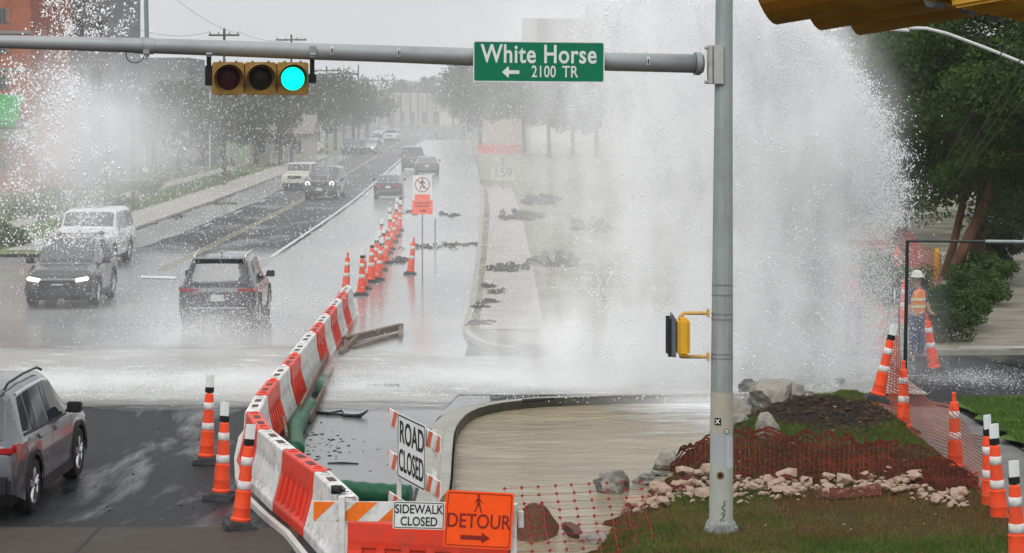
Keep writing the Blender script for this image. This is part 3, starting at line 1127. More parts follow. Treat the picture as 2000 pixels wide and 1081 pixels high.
# camera riser on the arm
rs_ = thing('riser_pipe', 'thin vertical pipe clamped on the mast arm above the left half', 'pipe', onarm(289) + o0)
b = MB()
b.cyl((-.01, 0, -.13), (-.035, 0, 1.2), .026, n=12)
b.build('pipe', M_galv, rs_)
b = MB()
b.tube([(-.06, -.11, -.09)] + [(-.13 + .105 * math.cos(R(a)), -.11, -.10 + .10 * math.sin(R(a))) for a in range(160, 385, 15)], .006, n=6)
b.build('cable_loop', M_black, rs_)
b = MB()
b.box((.0, -.1, -.07), (.07, .05, .05))
b.cyl((.0, -.1, -.06), (.0, -.1, -.17), .014, n=8)
b.build('clamp', M_galv, rs_)

# ------------------------------------------------------------------ three lens signal head (built along +X, facing -Y)
def signal_head(root, lit=True, sect=.354, hh=.36):
    lens = [mat('lens_dark_red', (.055, .008, .014), .3), mat('lens_dark_amber', (.018, .014, .010), .3), None]
    M_grn = mat('lens_green_lit', (.0, .5, .38), .3, emis=(0.0, 1.0, .66), emis_s=1.35) if lit else mat('lens_dark_green', (.01, .04, .03), .3)
    for k in range(3):
        cx = (k - 1) * sect
        s = MB()
        s.box((cx, .09, 0), (sect - .004, .20, hh))
        s.build('section_housing', M_yellowold, root, bevel=.018)
        d = MB()
        # door frame: square plate with a round opening
        n = 32
        ro = .152
        vs, fs = [], []
        for q in range(n):
            a = 2 * PI * q / n
            ca, sa = math.cos(a), math.sin(a)
            m = max(abs(ca), abs(sa))
            hx, hz_ = (sect / 2 - .006), hh / 2 - .006
            vs += [(cx + ro * ca, -.035, ro * sa), (cx + hx * ca / m, -.035, hz_ * sa / m), (cx + ro * ca, .0, ro * sa), (cx + hx * ca / m, -.008, hz_ * sa / m)]
        for q in range(n):
            p, r_ = 4 * q, 4 * ((q + 1) % n)
            fs += [(p, p + 1, r_ + 1, r_), (p, r_, r_ + 2, p + 2), (p + 1, p + 3, r_ + 3, r_ + 1)]
        d.add(vs, fs)
        d.build('lens_door', M_yellowold, root)
        l = MB()
        l.lathe([(.001, -.018), (.06, -.014), (.11, -.004), (.148, .008)], (cx, -.012, 0), n=32, axis='Y', caps=False)
        l.build('lens', M_grn if k == 2 else lens[k], root, smooth=True)
        # tunnel visor: open at the lower side
        v = MB()
        a0, a1, nn_ = -28, 208, 30
        L = .24
        vs, fs = [], []
        for q in range(nn_ + 1):
            a = R(a0 + (a1 - a0) * q / nn_)
            edge = abs(q / nn_ - .5) * 2
            LL = L * (1 - .45 * edge ** 2)
            for r_, yy in ((.166, -.03), (.166, -LL), (.162, -LL), (.162, -.03)):
                vs.append((cx + r_ * math.cos(a), yy, r_ * math.sin(a)))
        for q in range(nn_):
            for c_ in range(4):
                fs.append((4 * q + c_, 4 * q + (c_ + 1) % 4, 4 * q + 4 + (c_ + 1) % 4, 4 * q + 4 + c_))
        v.add(vs, fs)
        v.cur = 0
        v.build('visor', mat('visor_paint', (.32, .21, .07), .5, var=.15, dirt=(.06, .04, .03), dirt_amt=.7, dirt_scale=5), root, smooth=False)
        # hinge lugs
        for dx in (-.09, .085):
            for sz in (-1, 1):
                g = MB()
                g.cyl((cx + dx - .012, -.02, sz * (hh / 2 + .008)), (cx + dx + .012, -.02, sz * (hh / 2 + .008)), .013, n=8)
                g.build('hinge_lug', M_yellowold, root)


gx = .5 * (onarm(420) + onarm(605))
SD_ = AD(509)
sroot = thing('traffic_signal', 'horizontal yellow traffic signal hanging under the mast arm with its green lens lit', 'traffic light', W(509, 154, SD_ - .05), rot=(0, 0, R(1)))
signal_head(sroot)
sroot.scale = (1.055,) * 3
sroot.rotation_euler = (R(2), 0, R(9))
for dx in (-.565, .575):
    b = MB()
    b.cyl((dx, .09, -.02), (dx, .09, .30), .028, n=10)
    b.box((dx, .09, .03 if dx < 0 else .0), (.085, .10, .22 if dx < 0 else .10))
    b.box((dx * .97, .09, .0), (.10, .06, .06))
    b.build('hanger', M_black, sroot, bevel=.006)
    b = MB()
    b.box((dx, -.02, .30), (.07, .03, .12))
    b.cyl((dx - .03, -.04, .27), (dx + .03, -.04, .27), .012, n=6)
    b.build('hanger_clamp', M_galv, sroot)

# ------------------------------------------------------------------ near signal in the top right corner
NS = thing('near_traffic_signal', 'large yellow signal head close overhead in the top right corner, seen from below', 'traffic light',
           (0.915, 4.46, 5.3 + .175 + .185), rot=(R(9), 0, R(-112)))
def near_head(root):
    for k in range(3):
        cx = (k - 1) * .354
        s = MB()
        s.box((cx, .10, 0), (.35, .17, .345))
        s.build('section_housing', mat('near_yellow', (.70, .36, .04), .5, var=.1, dirt=(.2, .09, .02), dirt_amt=.5, dirt_scale=6), root, bevel=.03)
        s = MB()
        s.box((cx, .0, 0), (.335, .03, .34))
        s.build('lens_door', mat('near_yellow2', (.70, .38, .05), .5), root, bevel=.01)
        v = MB()
        L = .32
        nn_ = 34
        vs, fs = [], []
        for q in range(nn_ + 1):
            a = R(-260 + 340 * q / nn_)
            for r_, yy in ((.160, -.01), (.157, -L), (.152, -L), (.154, -.01)):
                vs.append((cx + r_ * math.cos(a), yy, r_ * math.sin(a)))
        for q in range(nn_):
            for c_ in range(4):
                fs.append((4 * q + c_, 4 * q + (c_ + 1) % 4, 4 * q + 4 + (c_ + 1) % 4, 4 * q + 4 + c_))
        v.add(vs, fs)
        v.build('visor', mat('near_visor', (.62, .25, .03), .5, var=.1, dirt=(.12, .05, .015), dirt_amt=.6, dirt_scale=5), root, smooth=False)
        for j in range(5):
            g = MB()
            g.box((cx - .13 + j * .065, .11, -.18), (.022, .13, .03))
            g.build('housing_rib', mat('near_yellow', (0, 0, 0)), root, bevel=.006)
        g = MB()
        g.cyl((cx - .04, -.01, -.165), (cx + .04, -.01, -.165), .014, n=8)
        g.build('latch', M_galv, root)
near_head(NS)

# ------------------------------------------------------------------ street name sign
SG = AD(1057)
sc_ = SG / FPX
sg = thing('street_name_sign', 'green street name sign with white lettering hung on the mast arm', 'sign', W(1057.5, 122, SG) + Vector((-.03, -.22, 0)), rot=(0, R(.3), R(10.5)))
w, h = 259 * sc_, 79 * sc_
def rrect(w, h, r, n=6):
    pts = []
    for cx, cz, a in ((w / 2 - r, h / 2 - r, 0), (-w / 2 + r, h / 2 - r, 90), (-w / 2 + r, -h / 2 + r, 180), (w / 2 - r, -h / 2 + r, 270)):
        for k in range(n + 1):
            t = R(a + 90 * k / n)
            pts.append((cx + r * math.cos(t), cz + r * math.sin(t)))
    return pts
def plate(name, w, h, r, t, m, parent, loc, rot=(0, 0, 0), ring_w=None):
    """rounded plate facing -Y, front face at loc.y"""
    b = MB()
    P = rrect(w, h, r)
    n = len(P)
    if ring_w:
        Q = rrect(w - 2 * ring_w, h - 2 * ring_w, max(.002, r - ring_w))
        vs = [(x, 0, z) for x, z in P] + [(x, 0, z) for x, z in Q] + [(x, t, z) for x, z in P] + [(x, t, z) for x, z in Q]
        fs = []
        for k in range(n):
            j = (k + 1) % n
            fs += [(k, j, n + j, n + k), (k, 2 * n + k, 2 * n + j, j), (n + k, n + j, 3 * n + j, 3 * n + k)]
        b.add(vs, fs)
    else:
        vs = [(x, 0, z) for x, z in P] + [(x, t, z) for x, z in P]
        b.add(vs, [tuple(range(n)), tuple(range(2 * n - 1, n - 1, -1))] + [(k, n + k, n + (k + 1) % n, (k + 1) % n) for k in range(n)])
    return b.build(name, m, parent, loc, rot)
plate('sign_panel', w, h, .035, .004, M_green, sg, (0, 0, 0))
plate('sign_border', w, h, .035, .002, M_signwhite, sg, (0, -.0035, 0), ring_w=.012)
text('lettering', 'White Horse', .305, M_signwhite, sg, (-.0, -.004, .082), sx=.80, bold=.0055, space=1.07)
text('lettering', '2100', .195, M_signwhite, sg, (.055, -.004, -.122), sx=.74, bold=.002, space=1.05)
text('lettering', 'TR', .195, M_signwhite, sg, (.375, -.004, -.122), sx=.80, bold=.002, space=1.05)
b = MB()
b.add([(-.47, 0, 0), (-.39, 0, .07), (-.385, 0, .022), (-.26, 0, .022), (-.26, 0, -.022), (-.385, 0, -.022), (-.39, 0, -.07)], [(0, 2, 5), (0, 1, 2), (0, 5, 6), (2, 3, 4, 5)])
b.build('arrow', M_signwhite, sg, (.02, -.0045, -.124))
for dx in (-.4, .4):
    b = MB()
    b.box((dx, .04, 0), (.05, .06, .40))
    b.build('sign_bracket', M_galv, sg)

# ------------------------------------------------------------------ pedestrian signal on the pole
ps = thing('pedestrian_signal', 'yellow pedestrian signal seen side-on, held to the pole by two pipes', 'pedestrian signal', W(1326, 657, PD - .02))
b = MB()
b.box((.045, 0, 0), (.155, .40, .455))
b.build('housing', mat('ped_yellow', (.66, .36, .025), .45, var=.06, dirt=(.4, .22, .03), dirt_amt=.4), ps, bevel=.035)
b = MB()
b.box((-.075, 0, -.0), (.055, .42, .47))
b.build('door', mat('ped_grey', (.10, .11, .12), .5), ps, bevel=.008)
b = MB()
for k in range(12):
    b.box((-.118, 0, -.2 + k * .036), (.035, .37, .012), (0, R(25), 0))
b.box((-.125, .19, 0), (.045, .01, .46))
b.box((-.125, -.19, 0), (.045, .01, .46))
b.build('visor_louvres', M_black, ps)
b = MB()
b.box((-.085, 0, .255), (.03, .3, .04), (0, R(-30), 0))
b.build('visor_cap', mat('ped_grey', (0, 0, 0)), ps)
M_pipe = mat('pipe_yellow', (.55, .36, .12), .5, var=.1, dirt=(.3, .18, .05), dirt_amt=.6, dirt_scale=8)
for s, y in ((1, 612), (-1, 697)):
    z = W(0, y, PD).z - W(0, 657, PD).z
    b = MB()
    b.tube([(.02, 0, s * .215), (.025, 0, s * .25), (.06, 0, z), (.12, 0, z), (.34, 0, z)], .024, n=12)
    b.box((.355, 0, z), (.03, .09, .10))
    b.build('pipe_bracket', M_pipe, ps, bevel=.004)

# ================================================================== WATER-FILLED BARRIERS
def make_barrier(root, m, m2=None, L=1.82, windows=False):
    """along +X from 0 to L, centred on Y"""
    def fr(x0, x1, prof, mb):
        # prof: half width by z
        pts = [(-a, z) for a, z in prof] + [(a, z) for a, z in reversed(prof)]
        n = len(pts)
        vs = [(x, p[0], p[1]) for x in (x0, x1) for p in pts]
        mb.add(vs, [(k, (k + 1) % n, n + (k + 1) % n, n + k) for k in range(n)] + [tuple(range(n)), tuple(range(2 * n - 1, n - 1, -1))])
    b = MB()
    g = .012
    fr(g, L - g, [(.115, .52), (.118, .60), (.105, .79), (.095, .81)], b)          # top beam
    o1 = b.build('top_beam', m, root, bevel=.010, recalc=True)
    b = MB()
    fr(g, L - g, [(.235, .0), (.235, .13), (.20, .18)], b)
    b.build('base_rail', m, root, bevel=.010, recalc=True)
    b = MB()
    if windows:
        fr(g + .06, L - g - .06, [(.115, .17), (.105, .30)], b)
        fr(g + .06, L - g - .06, [(.095, .44), (.092, .525)], b)
        for x in (.08, .55, .98, 1.42):
            fr(x, x + .30, [(.11, .29), (.10, .45)], b)
    else:
        fr(g + .03, L - g - .03, [(.150, .17), (.095, .525)], b)
    b.build('core', m, root, recalc=True)
    for x0, w_ in ((g, .17), (.34, .10), (.62, .10), (.90, .10), (1.18, .10), (1.46, .10), (L - g - .17, .17)):
        b = MB()
        fr(x0, x0 + w_, [(.222, .16), (.20, .22), (.125, .50), (.12, .56)], b)
        b.build('rib', m, root, bevel=.008, recalc=True)
    # top lugs, fill caps and fork slots
    for x in (.22, L - .22):
        b = MB()
        b.lathe([(.058, .0), (.058, .015), (.040, .022), (.040, .012)], (x, 0, .81), n=16)
        b.build('fill_cap', m2 or m, root)
        b = MB()
        b.lathe([(.034, .0), (.034, .004)], (x, 0, .824), n=14)
        b.build('cap_hole', M_signblack, root)
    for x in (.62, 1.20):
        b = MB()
        b.bbox(x - .13, x + .13, -.045, .045, .806, .816)  # raised dark plate; the slot's shade is put into its colour
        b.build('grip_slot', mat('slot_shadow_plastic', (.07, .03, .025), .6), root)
    b = MB()
    b.lathe([(.045, .52), (.045, .80), (.06, .82), (.02, .84)], (L, 0, 0), n=12)
    b.build('joint_pin', M_black if windows else m, root)


def tag_for(i):
    return barrier_labels[i]


bpts = [(-3.87, 33.85), (-3.80, 32.1), (-3.42, 30.32), (-2.90, 28.57), (-2.33, 26.84), (-1.86, 25.08)]
proto_w = thing('water_barrier', '', 'barrier', (0, 0, 0), group='water filled barriers')
make_barrier(proto_w, M_whitep)
proto_r = thing('water_barrier', '', 'barrier', (0, 0, 0), group='water filled barriers')
make_barrier(proto_r, M_red)
used = {'w': False, 'r': False}
def put_barrier(c, p0, p1, label):
    proto = proto_w if c == 'w' else proto_r
    a = math.atan2(p1[1] - p0[1], p1[0] - p0[0])
    jx = random.uniform(-.015, .015)
    if not used[c]:
        used[c] = True
        o = proto
        o.location = (p0[0] + jx, p0[1], 0)
        o.rotation_euler = (0, 0, a)
        o['label'] = label
    else:
        o = copy_tree(proto, (p0[0] + jx, p0[1], 0), (0, 0, a), label)
    return o
cols = ['w', 'r', 'w', 'r', 'w']
lbs = ['white barrier at the kink where the row turns toward the camera',
       'red barrier just in front of the kink, behind the leaning channelizer',
       'white barrier with tall recessed panels beside the green hose end',
       'red barrier between two white ones, left of the road closed sign',
       'nearest white barrier, half behind the orange striped barricade rail']
for i in range(5):
    put_barrier(cols[i], bpts[i], bpts[i + 1], lbs[i])
# far run from the kink to the cones
run0, run1 = Vector((-3.87, 33.95, 0)), Vector((-4.05, 54.2, 0))
runc = ['r', 'w', 'r', 'w', 'w', 'r', 'w', 'r', 'w', 'r', 'w']
ordn = ['first red barrier beyond the kink in the row', 'white barrier second beyond the kink in the row', 'red barrier third beyond the kink, near the mist', 'white barrier fourth beyond the kink, wrapped in mist',
        'pinkish white barrier fifth beyond the kink in thick spray', 'red barrier sixth beyond the kink, faded by spray', 'white barrier in the misty middle of the far run', 'red barrier before the last three of the far run',
        'white barrier third from the far end of the row', 'red barrier second from the far end of the row', 'last white barrier at the far end beside the thin cone']
for i in range(11):
    a = run0.lerp(run1, i / 11)
    c = run0.lerp(run1, (i + 1) / 11)
    put_barrier(runc[i], a, c, ordn[i])
# two red barriers across the front
proto_f = thing('water_barrier', 'red barrier with see-through slots behind the sidewalk closed sign', 'barrier', (-1.76, 23.75, 0), rot=(0, 0, R(-15)), group='water filled barriers')
make_barrier(proto_f, M_red, windows=True)

# black strap buckle on top of the corner barrier
b = MB()
b.lathe([(.05, -.06), (.055, 0), (.05, .06)], n=14, axis='X')
b.box((.07, 0, -.01), (.06, .05, .03))
tag(b.build('warning_light', M_black, None, loc=(-2.02, 25.2, .87), smooth=True), 'small black lamp lying on top of the corner barrier', 'lamp')

# white edging strip lying along the barrier feet
b = MB()
st = [(486, 838), (470, 860), (462, 900), (464, 940), (485, 978), (520, 1012), (560, 1045), (596, 1090)]
st3 = []
for i, (x, y) in enumerate(st):
    p = G(x, y, .03)
    st3.append(p)
b.prism([(-.035, -.03), (.035, -.03), (.035, .05), (-.035, .05)], st3[0], st3[1])
for a, c in zip(st3[1:], st3[2:]):
    b.prism([(-.035, -.029), (.035, -.029), (.035, .051), (-.035, .051)], a, c)
tag(b.build('edging_strip', mat('strip_white', (.5, .48, .44), .6, dirt=(.25, .23, .2), dirt_amt=.5), None), 'bent off-white plastic strip lying along the foot of the barriers', 'plastic strip')

# ================================================================== CHANNELIZER CONES
def make_cone(root, flag=True, dirt=0, slim=1.0):
    s = slim
    b = MB()
    b.box((0, 0, .035), (.42, .42, .07), taper=(.9, .9))
    b.box((0, 0, .085), (.30, .30, .04), taper=(.85, .85))
    b.build('base', M_rubber, root, bevel=.008)
    b = MB()
    p = [(.122, .09), (.128, .13), (.112, .15), (.107, .26), (.110, .27), (.103, .29), (.098, .46), (.100, .47), (.088, .48), (.082, .62), (.074, .80), (.066, .97), (.060, 1.02), (.030, 1.035)]
    b.lathe([(r * s, z) for r, z in p], n=20)
    b.build('body', M_orange, root, autos=30)
    for z0, z1 in ((.50, .60), (.80, .90)):
        b = MB()
        r0 = float(np.interp(z0, [q[1] for q in p], [q[0] for q in p])) * s + .0035
        r1 = float(np.interp(z1, [q[1] for q in p], [q[0] for q in p])) * s + .0035
        b.lathe([(r0 - .004, z0 - .002), (r0, z0), (r1, z1), (r1 - .004, z1 + .002)], n=20, caps=False)
        b.build('reflective_band', M_whiteband, root, smooth=True)
    if flag:
        b = MB()
        b.box((0, 0, 1.09), (.13, .03, .10))
        b.cyl((0, 0, 1.02), (0, 0, 1.12), .03, n=10)
        b.build('handle', M_black, root, bevel=.008)
        b = MB()
        b.box((0, -.012, 1.215), (.125, .012, .19))
        b.build('reflector_plate', M_signwhite, root, bevel=.004)
    else:
        b = MB()
        b.lathe([(.03, 1.03), (.028, 1.13), (.034, 1.15), (.02, 1.17)], n=12)
        b.build('handle', M_orange, root)


c1 = thing('traffic_cone', 'orange channelizer furthest left of the barriers, square black base', 'traffic cone', G(403, 905), rot=(0, R(2.5), R(8)), group='orange channelizer cones')
make_cone(c1)
cf = thing('traffic_cone', 'slim orange cone without reflector plate, upright in the netting beside the dirt mound', 'traffic cone', G(1765, 846), rot=(0, 0, R(20)), group='orange channelizer cones')
make_cone(cf, flag=False)
cone_l = [
    (432, 975, 1.6, -12, c1, 'middle orange channelizer of the three by the barrier kink'),
    (468, 1033, 5.5, 15, c1, 'nearest of the three left channelizers, leaning right onto the white strip', ),
    (1866, 925, 0, 5, cf, 'upright orange cone standing alone in the middle of the orange netting'),
    (1953, 1030, -4.5, 8, c1, 'orange channelizer with white plate behind the rightmost one'),
    (1936, 1008, -1.5, 30, c1, 'orange channelizer furthest back of the cluster in the lower right corner'),
    (1990, 1125, -3.5, 10, c1, 'nearest orange channelizer, cut by the lower right corner'),
    (1825, 728, -9, 0, cf, 'orange cone by the worker, blurred by spray'),
    (705, 578, 1, 0, c1, 'orange cone just beyond the far end of the barriers'),
    (724, 553, 1.5, 20, c1, 'second orange cone beyond the barriers'),
    (738, 548, 4, 10, c1, 'third orange cone beyond the barriers, with a dark base plate'),
    (745, 530, -2, 0, c1, 'fourth cone in the row running up the flooded lane'),
    (752, 516, 3, 30, c1, 'cone in the middle of the row up the flooded lane'),
    (762, 489, 0, 0, c1, 'cone behind the gap in the row up the flooded lane'),
    (768, 475, 2, 0, cf, 'third cone from the far end of the lane row'),
    (774, 461, 0, 10, c1, 'next to last cone of the lane row'),
    (780, 452, 2, 0, c1, 'smallest and last cone of the row, near the orange sign'),
    (801, 537, 5, 0, cf, 'lone tilted cone standing in the water left of the sign post'),
    (675, 575, 2, 0, cf, 'slim cone tip rising behind the far barrier end'),
    (712, 566, -3, 0, cf, 'thin cone squeezed between the first two beyond the barriers'),
    (731, 541, 5, 0, c1, 'tilted cone in the cluster beyond the barriers, upper left one'),
    (749, 500, -4, 0, c1, 'cone leaning left in the middle of the lane row'),
    (757, 496, 2, 0, cf, 'slim cone beside the one leaning left'),
    (765, 470, -3, 15, c1, 'cone close before the last four of the lane row'),
    (771, 464, 3, 0, c1, 'cone among the last three on the left side'),
    (777, 447, 0, 0, c1, 'far cone just before the last one'),
    (741, 522, 6, 0, c1, 'cone tipped right in the thick of the lane row'),
    (1745, 560, 5, 0, cf, 'pinkish cone highest up behind the black frame'),
    (1716, 700, 4, 0, cf, 'left one of the pinkish red cones dimmed by the spray'),
    (1765, 640, 0, 0, cf, 'pinkish red cone standing further back by the bushes'),
]
for it in cone_l:
    px, py, tilt, yaw, pr, lb = it[:6]
    copy_tree(pr, G(px, py), (R(random.uniform(-2, 2)), R(tilt + random.uniform(-1.5, 1.5)), R(yaw)), lb)
# the strongly leaning cone
copy_tree(c1, W(1712, 783, 36.5), (R(0), R(13), R(0)), 'orange channelizer leaning to the right over the dirt mound')

# ================================================================== BARRICADES AND SIGNS
def stripes(root, L, H, m, slope=-1, step=.15, parts=True, name='stripe', w=None, y=-.014, face='white'):
    """diagonal stripes on a rail, rail from x=0..L, z=0..H, front at y"""
    w = w or step
    x = -H
    while x < L + H:
        # parallelogram clipped to [0,L]
        pts = [(x, 0), (x + w, 0), (x + w + slope * H, H), (x + slope * H, H)]
        # clip
        def clip(P, lim, sgn):
            outp = []
            for i in range(len(P)):
                a, c = P[i], P[(i + 1) % len(P)]
                ia, ic = sgn * (a[0] - lim) >= 0, sgn * (c[0] - lim) >= 0
                if ia:
                    outp.append(a)
                if ia != ic:
                    t = (lim - a[0]) / (c[0] - a[0])
                    outp.append((lim, a[1] + t * (c[1] - a[1])))
            return outp
        P = clip(pts, .002, 1)
        if P:
            P = clip(P, L - .002, -1)
        if len(P) > 2:
            b = MB()
            n = len(P)
            b.add([(p[0], y, p[1]) for p in P] + [(p[0], y + .002, p[1]) for p in P], [tuple(range(n)), tuple(range(2 * n - 1, n - 1, -1))] + [(k, n + k, n + (k + 1) % n, (k + 1) % n) for k in range(n)])
            yield b
        x += step * 2


# ---- type III barricade with ROAD CLOSED
A = Vector(W(760, 797, 26.9))
Bp = Vector(W(861, 853, 25.15))
d = (Bp - A)
yaw = math.atan2(d.y, d.x)
Lr = math.hypot(d.x, d.y)
rc = thing('road_closed_barricade', 'white barricade with red striped rails carrying the tall ROAD CLOSED sign', 'barricade', (A.x, A.y, 0), rot=(0, 0, yaw))
slope = (Bp.z - A.z) / Lr
for zt in (A.z, A.z - .52, A.z - 1.02):
    rail = MB()
    rail.box((Lr / 2, 0, 0), (Lr, .024, .20))
    rr_ = rail.build('rail', M_whitep, rc, loc=(0, 0, zt - .10 + slope * Lr / 2 * 1.0), rot=(0, -math.atan(slope), 0), bevel=.004)
    rr_.location = (0, 0, zt - .10)
    for sb_ in stripes(None, Lr, .20, M_red, slope=.55, step=.16, w=.13):
        sb_.v = [(x, y_, z - .10) for x, y_, z in sb_.v]
        sb_.build('stripe', mat('stripe_red', (.55, .10, .045), .45, var=.12, dirt=(.4, .2, .15), dirt_amt=.4), rr_)
for x in (.28, Lr - .32):
    b = MB()
    b.box((x, .035, .76), (.055, .045, 1.52))
    b.box((x, .035, .02), (.06, 1.1, .05))
    b.build('post', M_whitep, rc, bevel=.004)
sgn = thing('road_closed_sign', 'white rectangular sign reading ROAD CLOSED, turned half away from the camera', 'sign', rc.location, rot=(0, 0, yaw))
mid = Lr * .49
sz_ = A.z - .44 - .0
sub = link('sign_board', None, sgn, (mid, -.03, sz_ + slope * mid * .4))
sgn['label'] = 'white rectangular sign reading ROAD CLOSED, turned half away from the camera'
sub.rotation_euler = (0, -math.atan(slope) * .55, 0)
# flatten: parts directly below the thing
C.objects.unlink(sub)
bpy.data.objects.remove(sub)
zc = A.z - .40
tilt = (0, -math.atan(slope) * .4, 0)
plate('sign_panel', 1.02, .78, .04, .004, M_signwhite, sgn, (mid, -.030, zc), tilt)
plate('sign_border', .99, .75, .035, .002, M_signblack, sgn, (mid, -.0335, zc), tilt, ring_w=.016)
text('lettering', 'ROAD', .37, M_signblack, sgn, (mid + .02, -.0335, zc + .165), (R(90), -math.atan(slope) * .4, 0), sx=.86, bold=.006)
text('lettering', 'CLOSED', .37, M_signblack, sgn, (mid + .0, -.0335, zc - .175), (R(90), -math.atan(slope) * .4, 0), sx=.66, bold=.006)

# ---- foreground barricade with orange stripes
BD = 22.4
fb = thing('striped_barricade', 'nearest barricade with an orange and white striped rail on two white posts', 'barricade', (W(612, 0, BD).x, BD, 0), rot=(0, 0, R(1.2)))
Lf = (1012 - 612) * BD / FPX
zt = W(0, 978, BD).z
rl = MB()
rl.box((Lf / 2, 0, 0), (Lf, .025, .205))
rl = rl.build('rail', M_whitep, fb, loc=(0, 0, zt - .105), rot=(0, R(.9), 0), bevel=.004)
for sb_ in stripes(None, Lf, .196, None, slope=1.05, step=.215, w=.215):
    sb_.v = [(x, y_ - .001, z - .098) for x, y_, z in sb_.v]
    sb_.build('stripe', M_railorange, rl)
for px, top in ((668, 968), (1003, 985)):
    b = MB()
    x = W(px, 0, BD).x - fb.location.x
    zt2 = W(0, top, BD).z
    b.box((x, -.045, zt2 / 2), (.065, .05, zt2))
    b.box((x, -.045, .03), (.07, .9, .06))
    b.build('post', M_whitep, fb, bevel=.006)
b = MB()
b.box((W(1018, 0, BD).x - fb.location.x, .05, W(0, 1018, BD).z), (.055, .05, .17))
b.build('end_bracket', M_whitep, fb, bevel=.005)

ss = thing('sidewalk_closed_sign', 'small white sign reading SIDEWALK CLOSED beside the striped rail', 'sign', W(818, 1007, BD - .06), rot=(0, R(1.5), 0))
s_ = BD / FPX
plate('sign_panel', 101 * s_, 54 * s_, .02, .004, M_signwhite, ss, (0, 0, 0))
plate('sign_border', 97 * s_, 50 * s_, .018, .002, M_signblack, ss, (0, -.003, 0), ring_w=.007)
text('lettering', 'SIDEWALK', .128, M_signblack, ss, (0, -.0032, .058), sx=.80, bold=.0016)
text('lettering', 'CLOSED', .128, M_signblack, ss, (0.002, -.0032, -.066), sx=.80, bold=.0016)

ds = thing('detour_sign', 'bright orange pedestrian DETOUR sign with an arrow pointing right', 'sign', W(935, 1016, BD - .13), rot=(0, R(3.6), R(3)))
plate('sign_panel', 132 * s_, 110 * s_, .025, .004, M_signorange, ds, (0, 0, 0))
plate('sign_border', 125 * s_, 103 * s_, .022, .002, M_darkred, ds, (0, -.003, 0), ring_w=.008)
text('lettering', 'DETOUR', .205, M_darkred, ds, (0, -.0035, -.02), sx=.80, bold=.002)
b = MB()
b.add([(-.165, 0, .022), (.05, 0, .022), (.05, 0, .055), (.135, 0, 0), (.05, 0, -.055), (.05, 0, -.022), (-.165, 0, -.022)], [(0, 1, 5, 6), (2, 3, 4), (1, 2, 4, 5)])
b.build('arrow', M_darkred, ds, (-.01, -.004, -.182))
# walking figure symbol
b = MB()
n = 14
b.add([(.014 * math.cos(2 * PI * k / n), 0, .118 + .016 * math.sin(2 * PI * k / n)) for k in range(n)], [tuple(range(n))])
def bar(b, a, c, w0, w1=None):
    w1 = w1 or w0
    a, c = Vector((a[0], 0, a[1])), Vector((c[0], 0, c[1]))
    d_ = (c - a).normalized()
    nn = Vector((-d_.z, 0, d_.x))
    b.add([a + nn * w0, a - nn * w0, c - nn * w1, c + nn * w1], [(0, 1, 2, 3)])
bar(b, (0, .098), (.002, .04), .014, .012)
bar(b, (.004, .05), (.028, -.012), .009, .006)
bar(b, (.028, -.012), (.036, -.05), .006)
bar(b, (0, .05), (-.012, .0), .009, .006)
bar(b, (-.012, .0), (-.034, -.045), .006)
bar(b, (.004, .092), (.03, .062), .006, .005)
bar(b, (.03, .062), (.044, .045), .004)
bar(b, (-.004, .092), (-.026, .07), .006, .005)
bar(b, (-.026, .07), (-.03, .045), .004)
vs = []
for i, p in enumerate(b.v):
    b.v[i] = (p[0], -i * .00004, p[2])
b.build('walking_figure', M_darkred, ds, (-.015, -.004, .125))

# ---- no pedestrians sign further up
NP = thing('no_pedestrians_sign', 'white no-pedestrians sign over an orange arrow plaque on a thin post in the flooded lane', 'sign', G(825, 541))
ND = NP.location.y
q_ = ND / FPX
b = MB()
b.cyl((0, 0, 0), (0, 0, 3.05), .022, n=8)
b.build('post', M_galv, NP)
plate('sign_panel', 37 * q_, 49 * q_, .03, .004, M_signwhite, NP, (0, -.03, CAMH - (367 - HZ) * q_))
plate('lower_panel', 40 * q_, 27 * q_, .01, .004, mat('plaque_orange', (.85, .12, .05), .45), NP, (0, -.045, CAMH - (405 - HZ) * q_))
plate('upper_strip', 30 * q_, 11 * q_, .01, .004, mat('plaque_orange', (0, 0, 0)), NP, (0, -.04, CAMH - (385.5 - HZ) * q_))
M_symred = mat('symbol_red', (.45, .05, .06), .5)
b = MB()
n = 32
vs = []
for k in range(n):
    a = 2 * PI * k / n
    for r_ in (.235, .205):
        vs.append((r_ * math.cos(a), 0, r_ * math.sin(a)))
b.add(vs, [(2 * k, 2 * k + 1, (2 * k + 3) % (2 * n), (2 * k + 2) % (2 * n)) for k in range(n)])
bar(b, (-.155, .145), (.155, -.145), .016)
b.build('prohibition_ring', M_symred, NP, (0, -.0345, CAMH - (361 - HZ) * q_))
b = MB()
bar(b, (0, .13), (0, .02), .03, .025)
bar(b, (0, .02), (.06, -.13), .018)
bar(b, (0, .02), (-.07, -.13), .018)
bar(b, (0, .11), (.09, .04), .015)
bar(b, (0, .11), (-.09, .05), .015)
b.add([(.03 * math.cos(2 * PI * k / 10), 0, .165 + .03 * math.sin(2 * PI * k / 10)) for k in range(10)], [tuple(range(10))])
for i, p in enumerate(b.v):
    b.v[i] = (p[0], -i * .00003, p[2])
b.build('walking_figure', M_signblack, NP, (0, -.0315, CAMH - (361 - HZ) * q_))
b = MB()
bar(b, (-.10, 0), (.05, 0), .02)
b.add([(.04, 0, .06), (.13, 0, 0), (.04, 0, -.06)], [(0, 1, 2)])
b.build('arrow', M_darkred, NP, (0, -.050, CAMH - (412 - HZ) * q_))
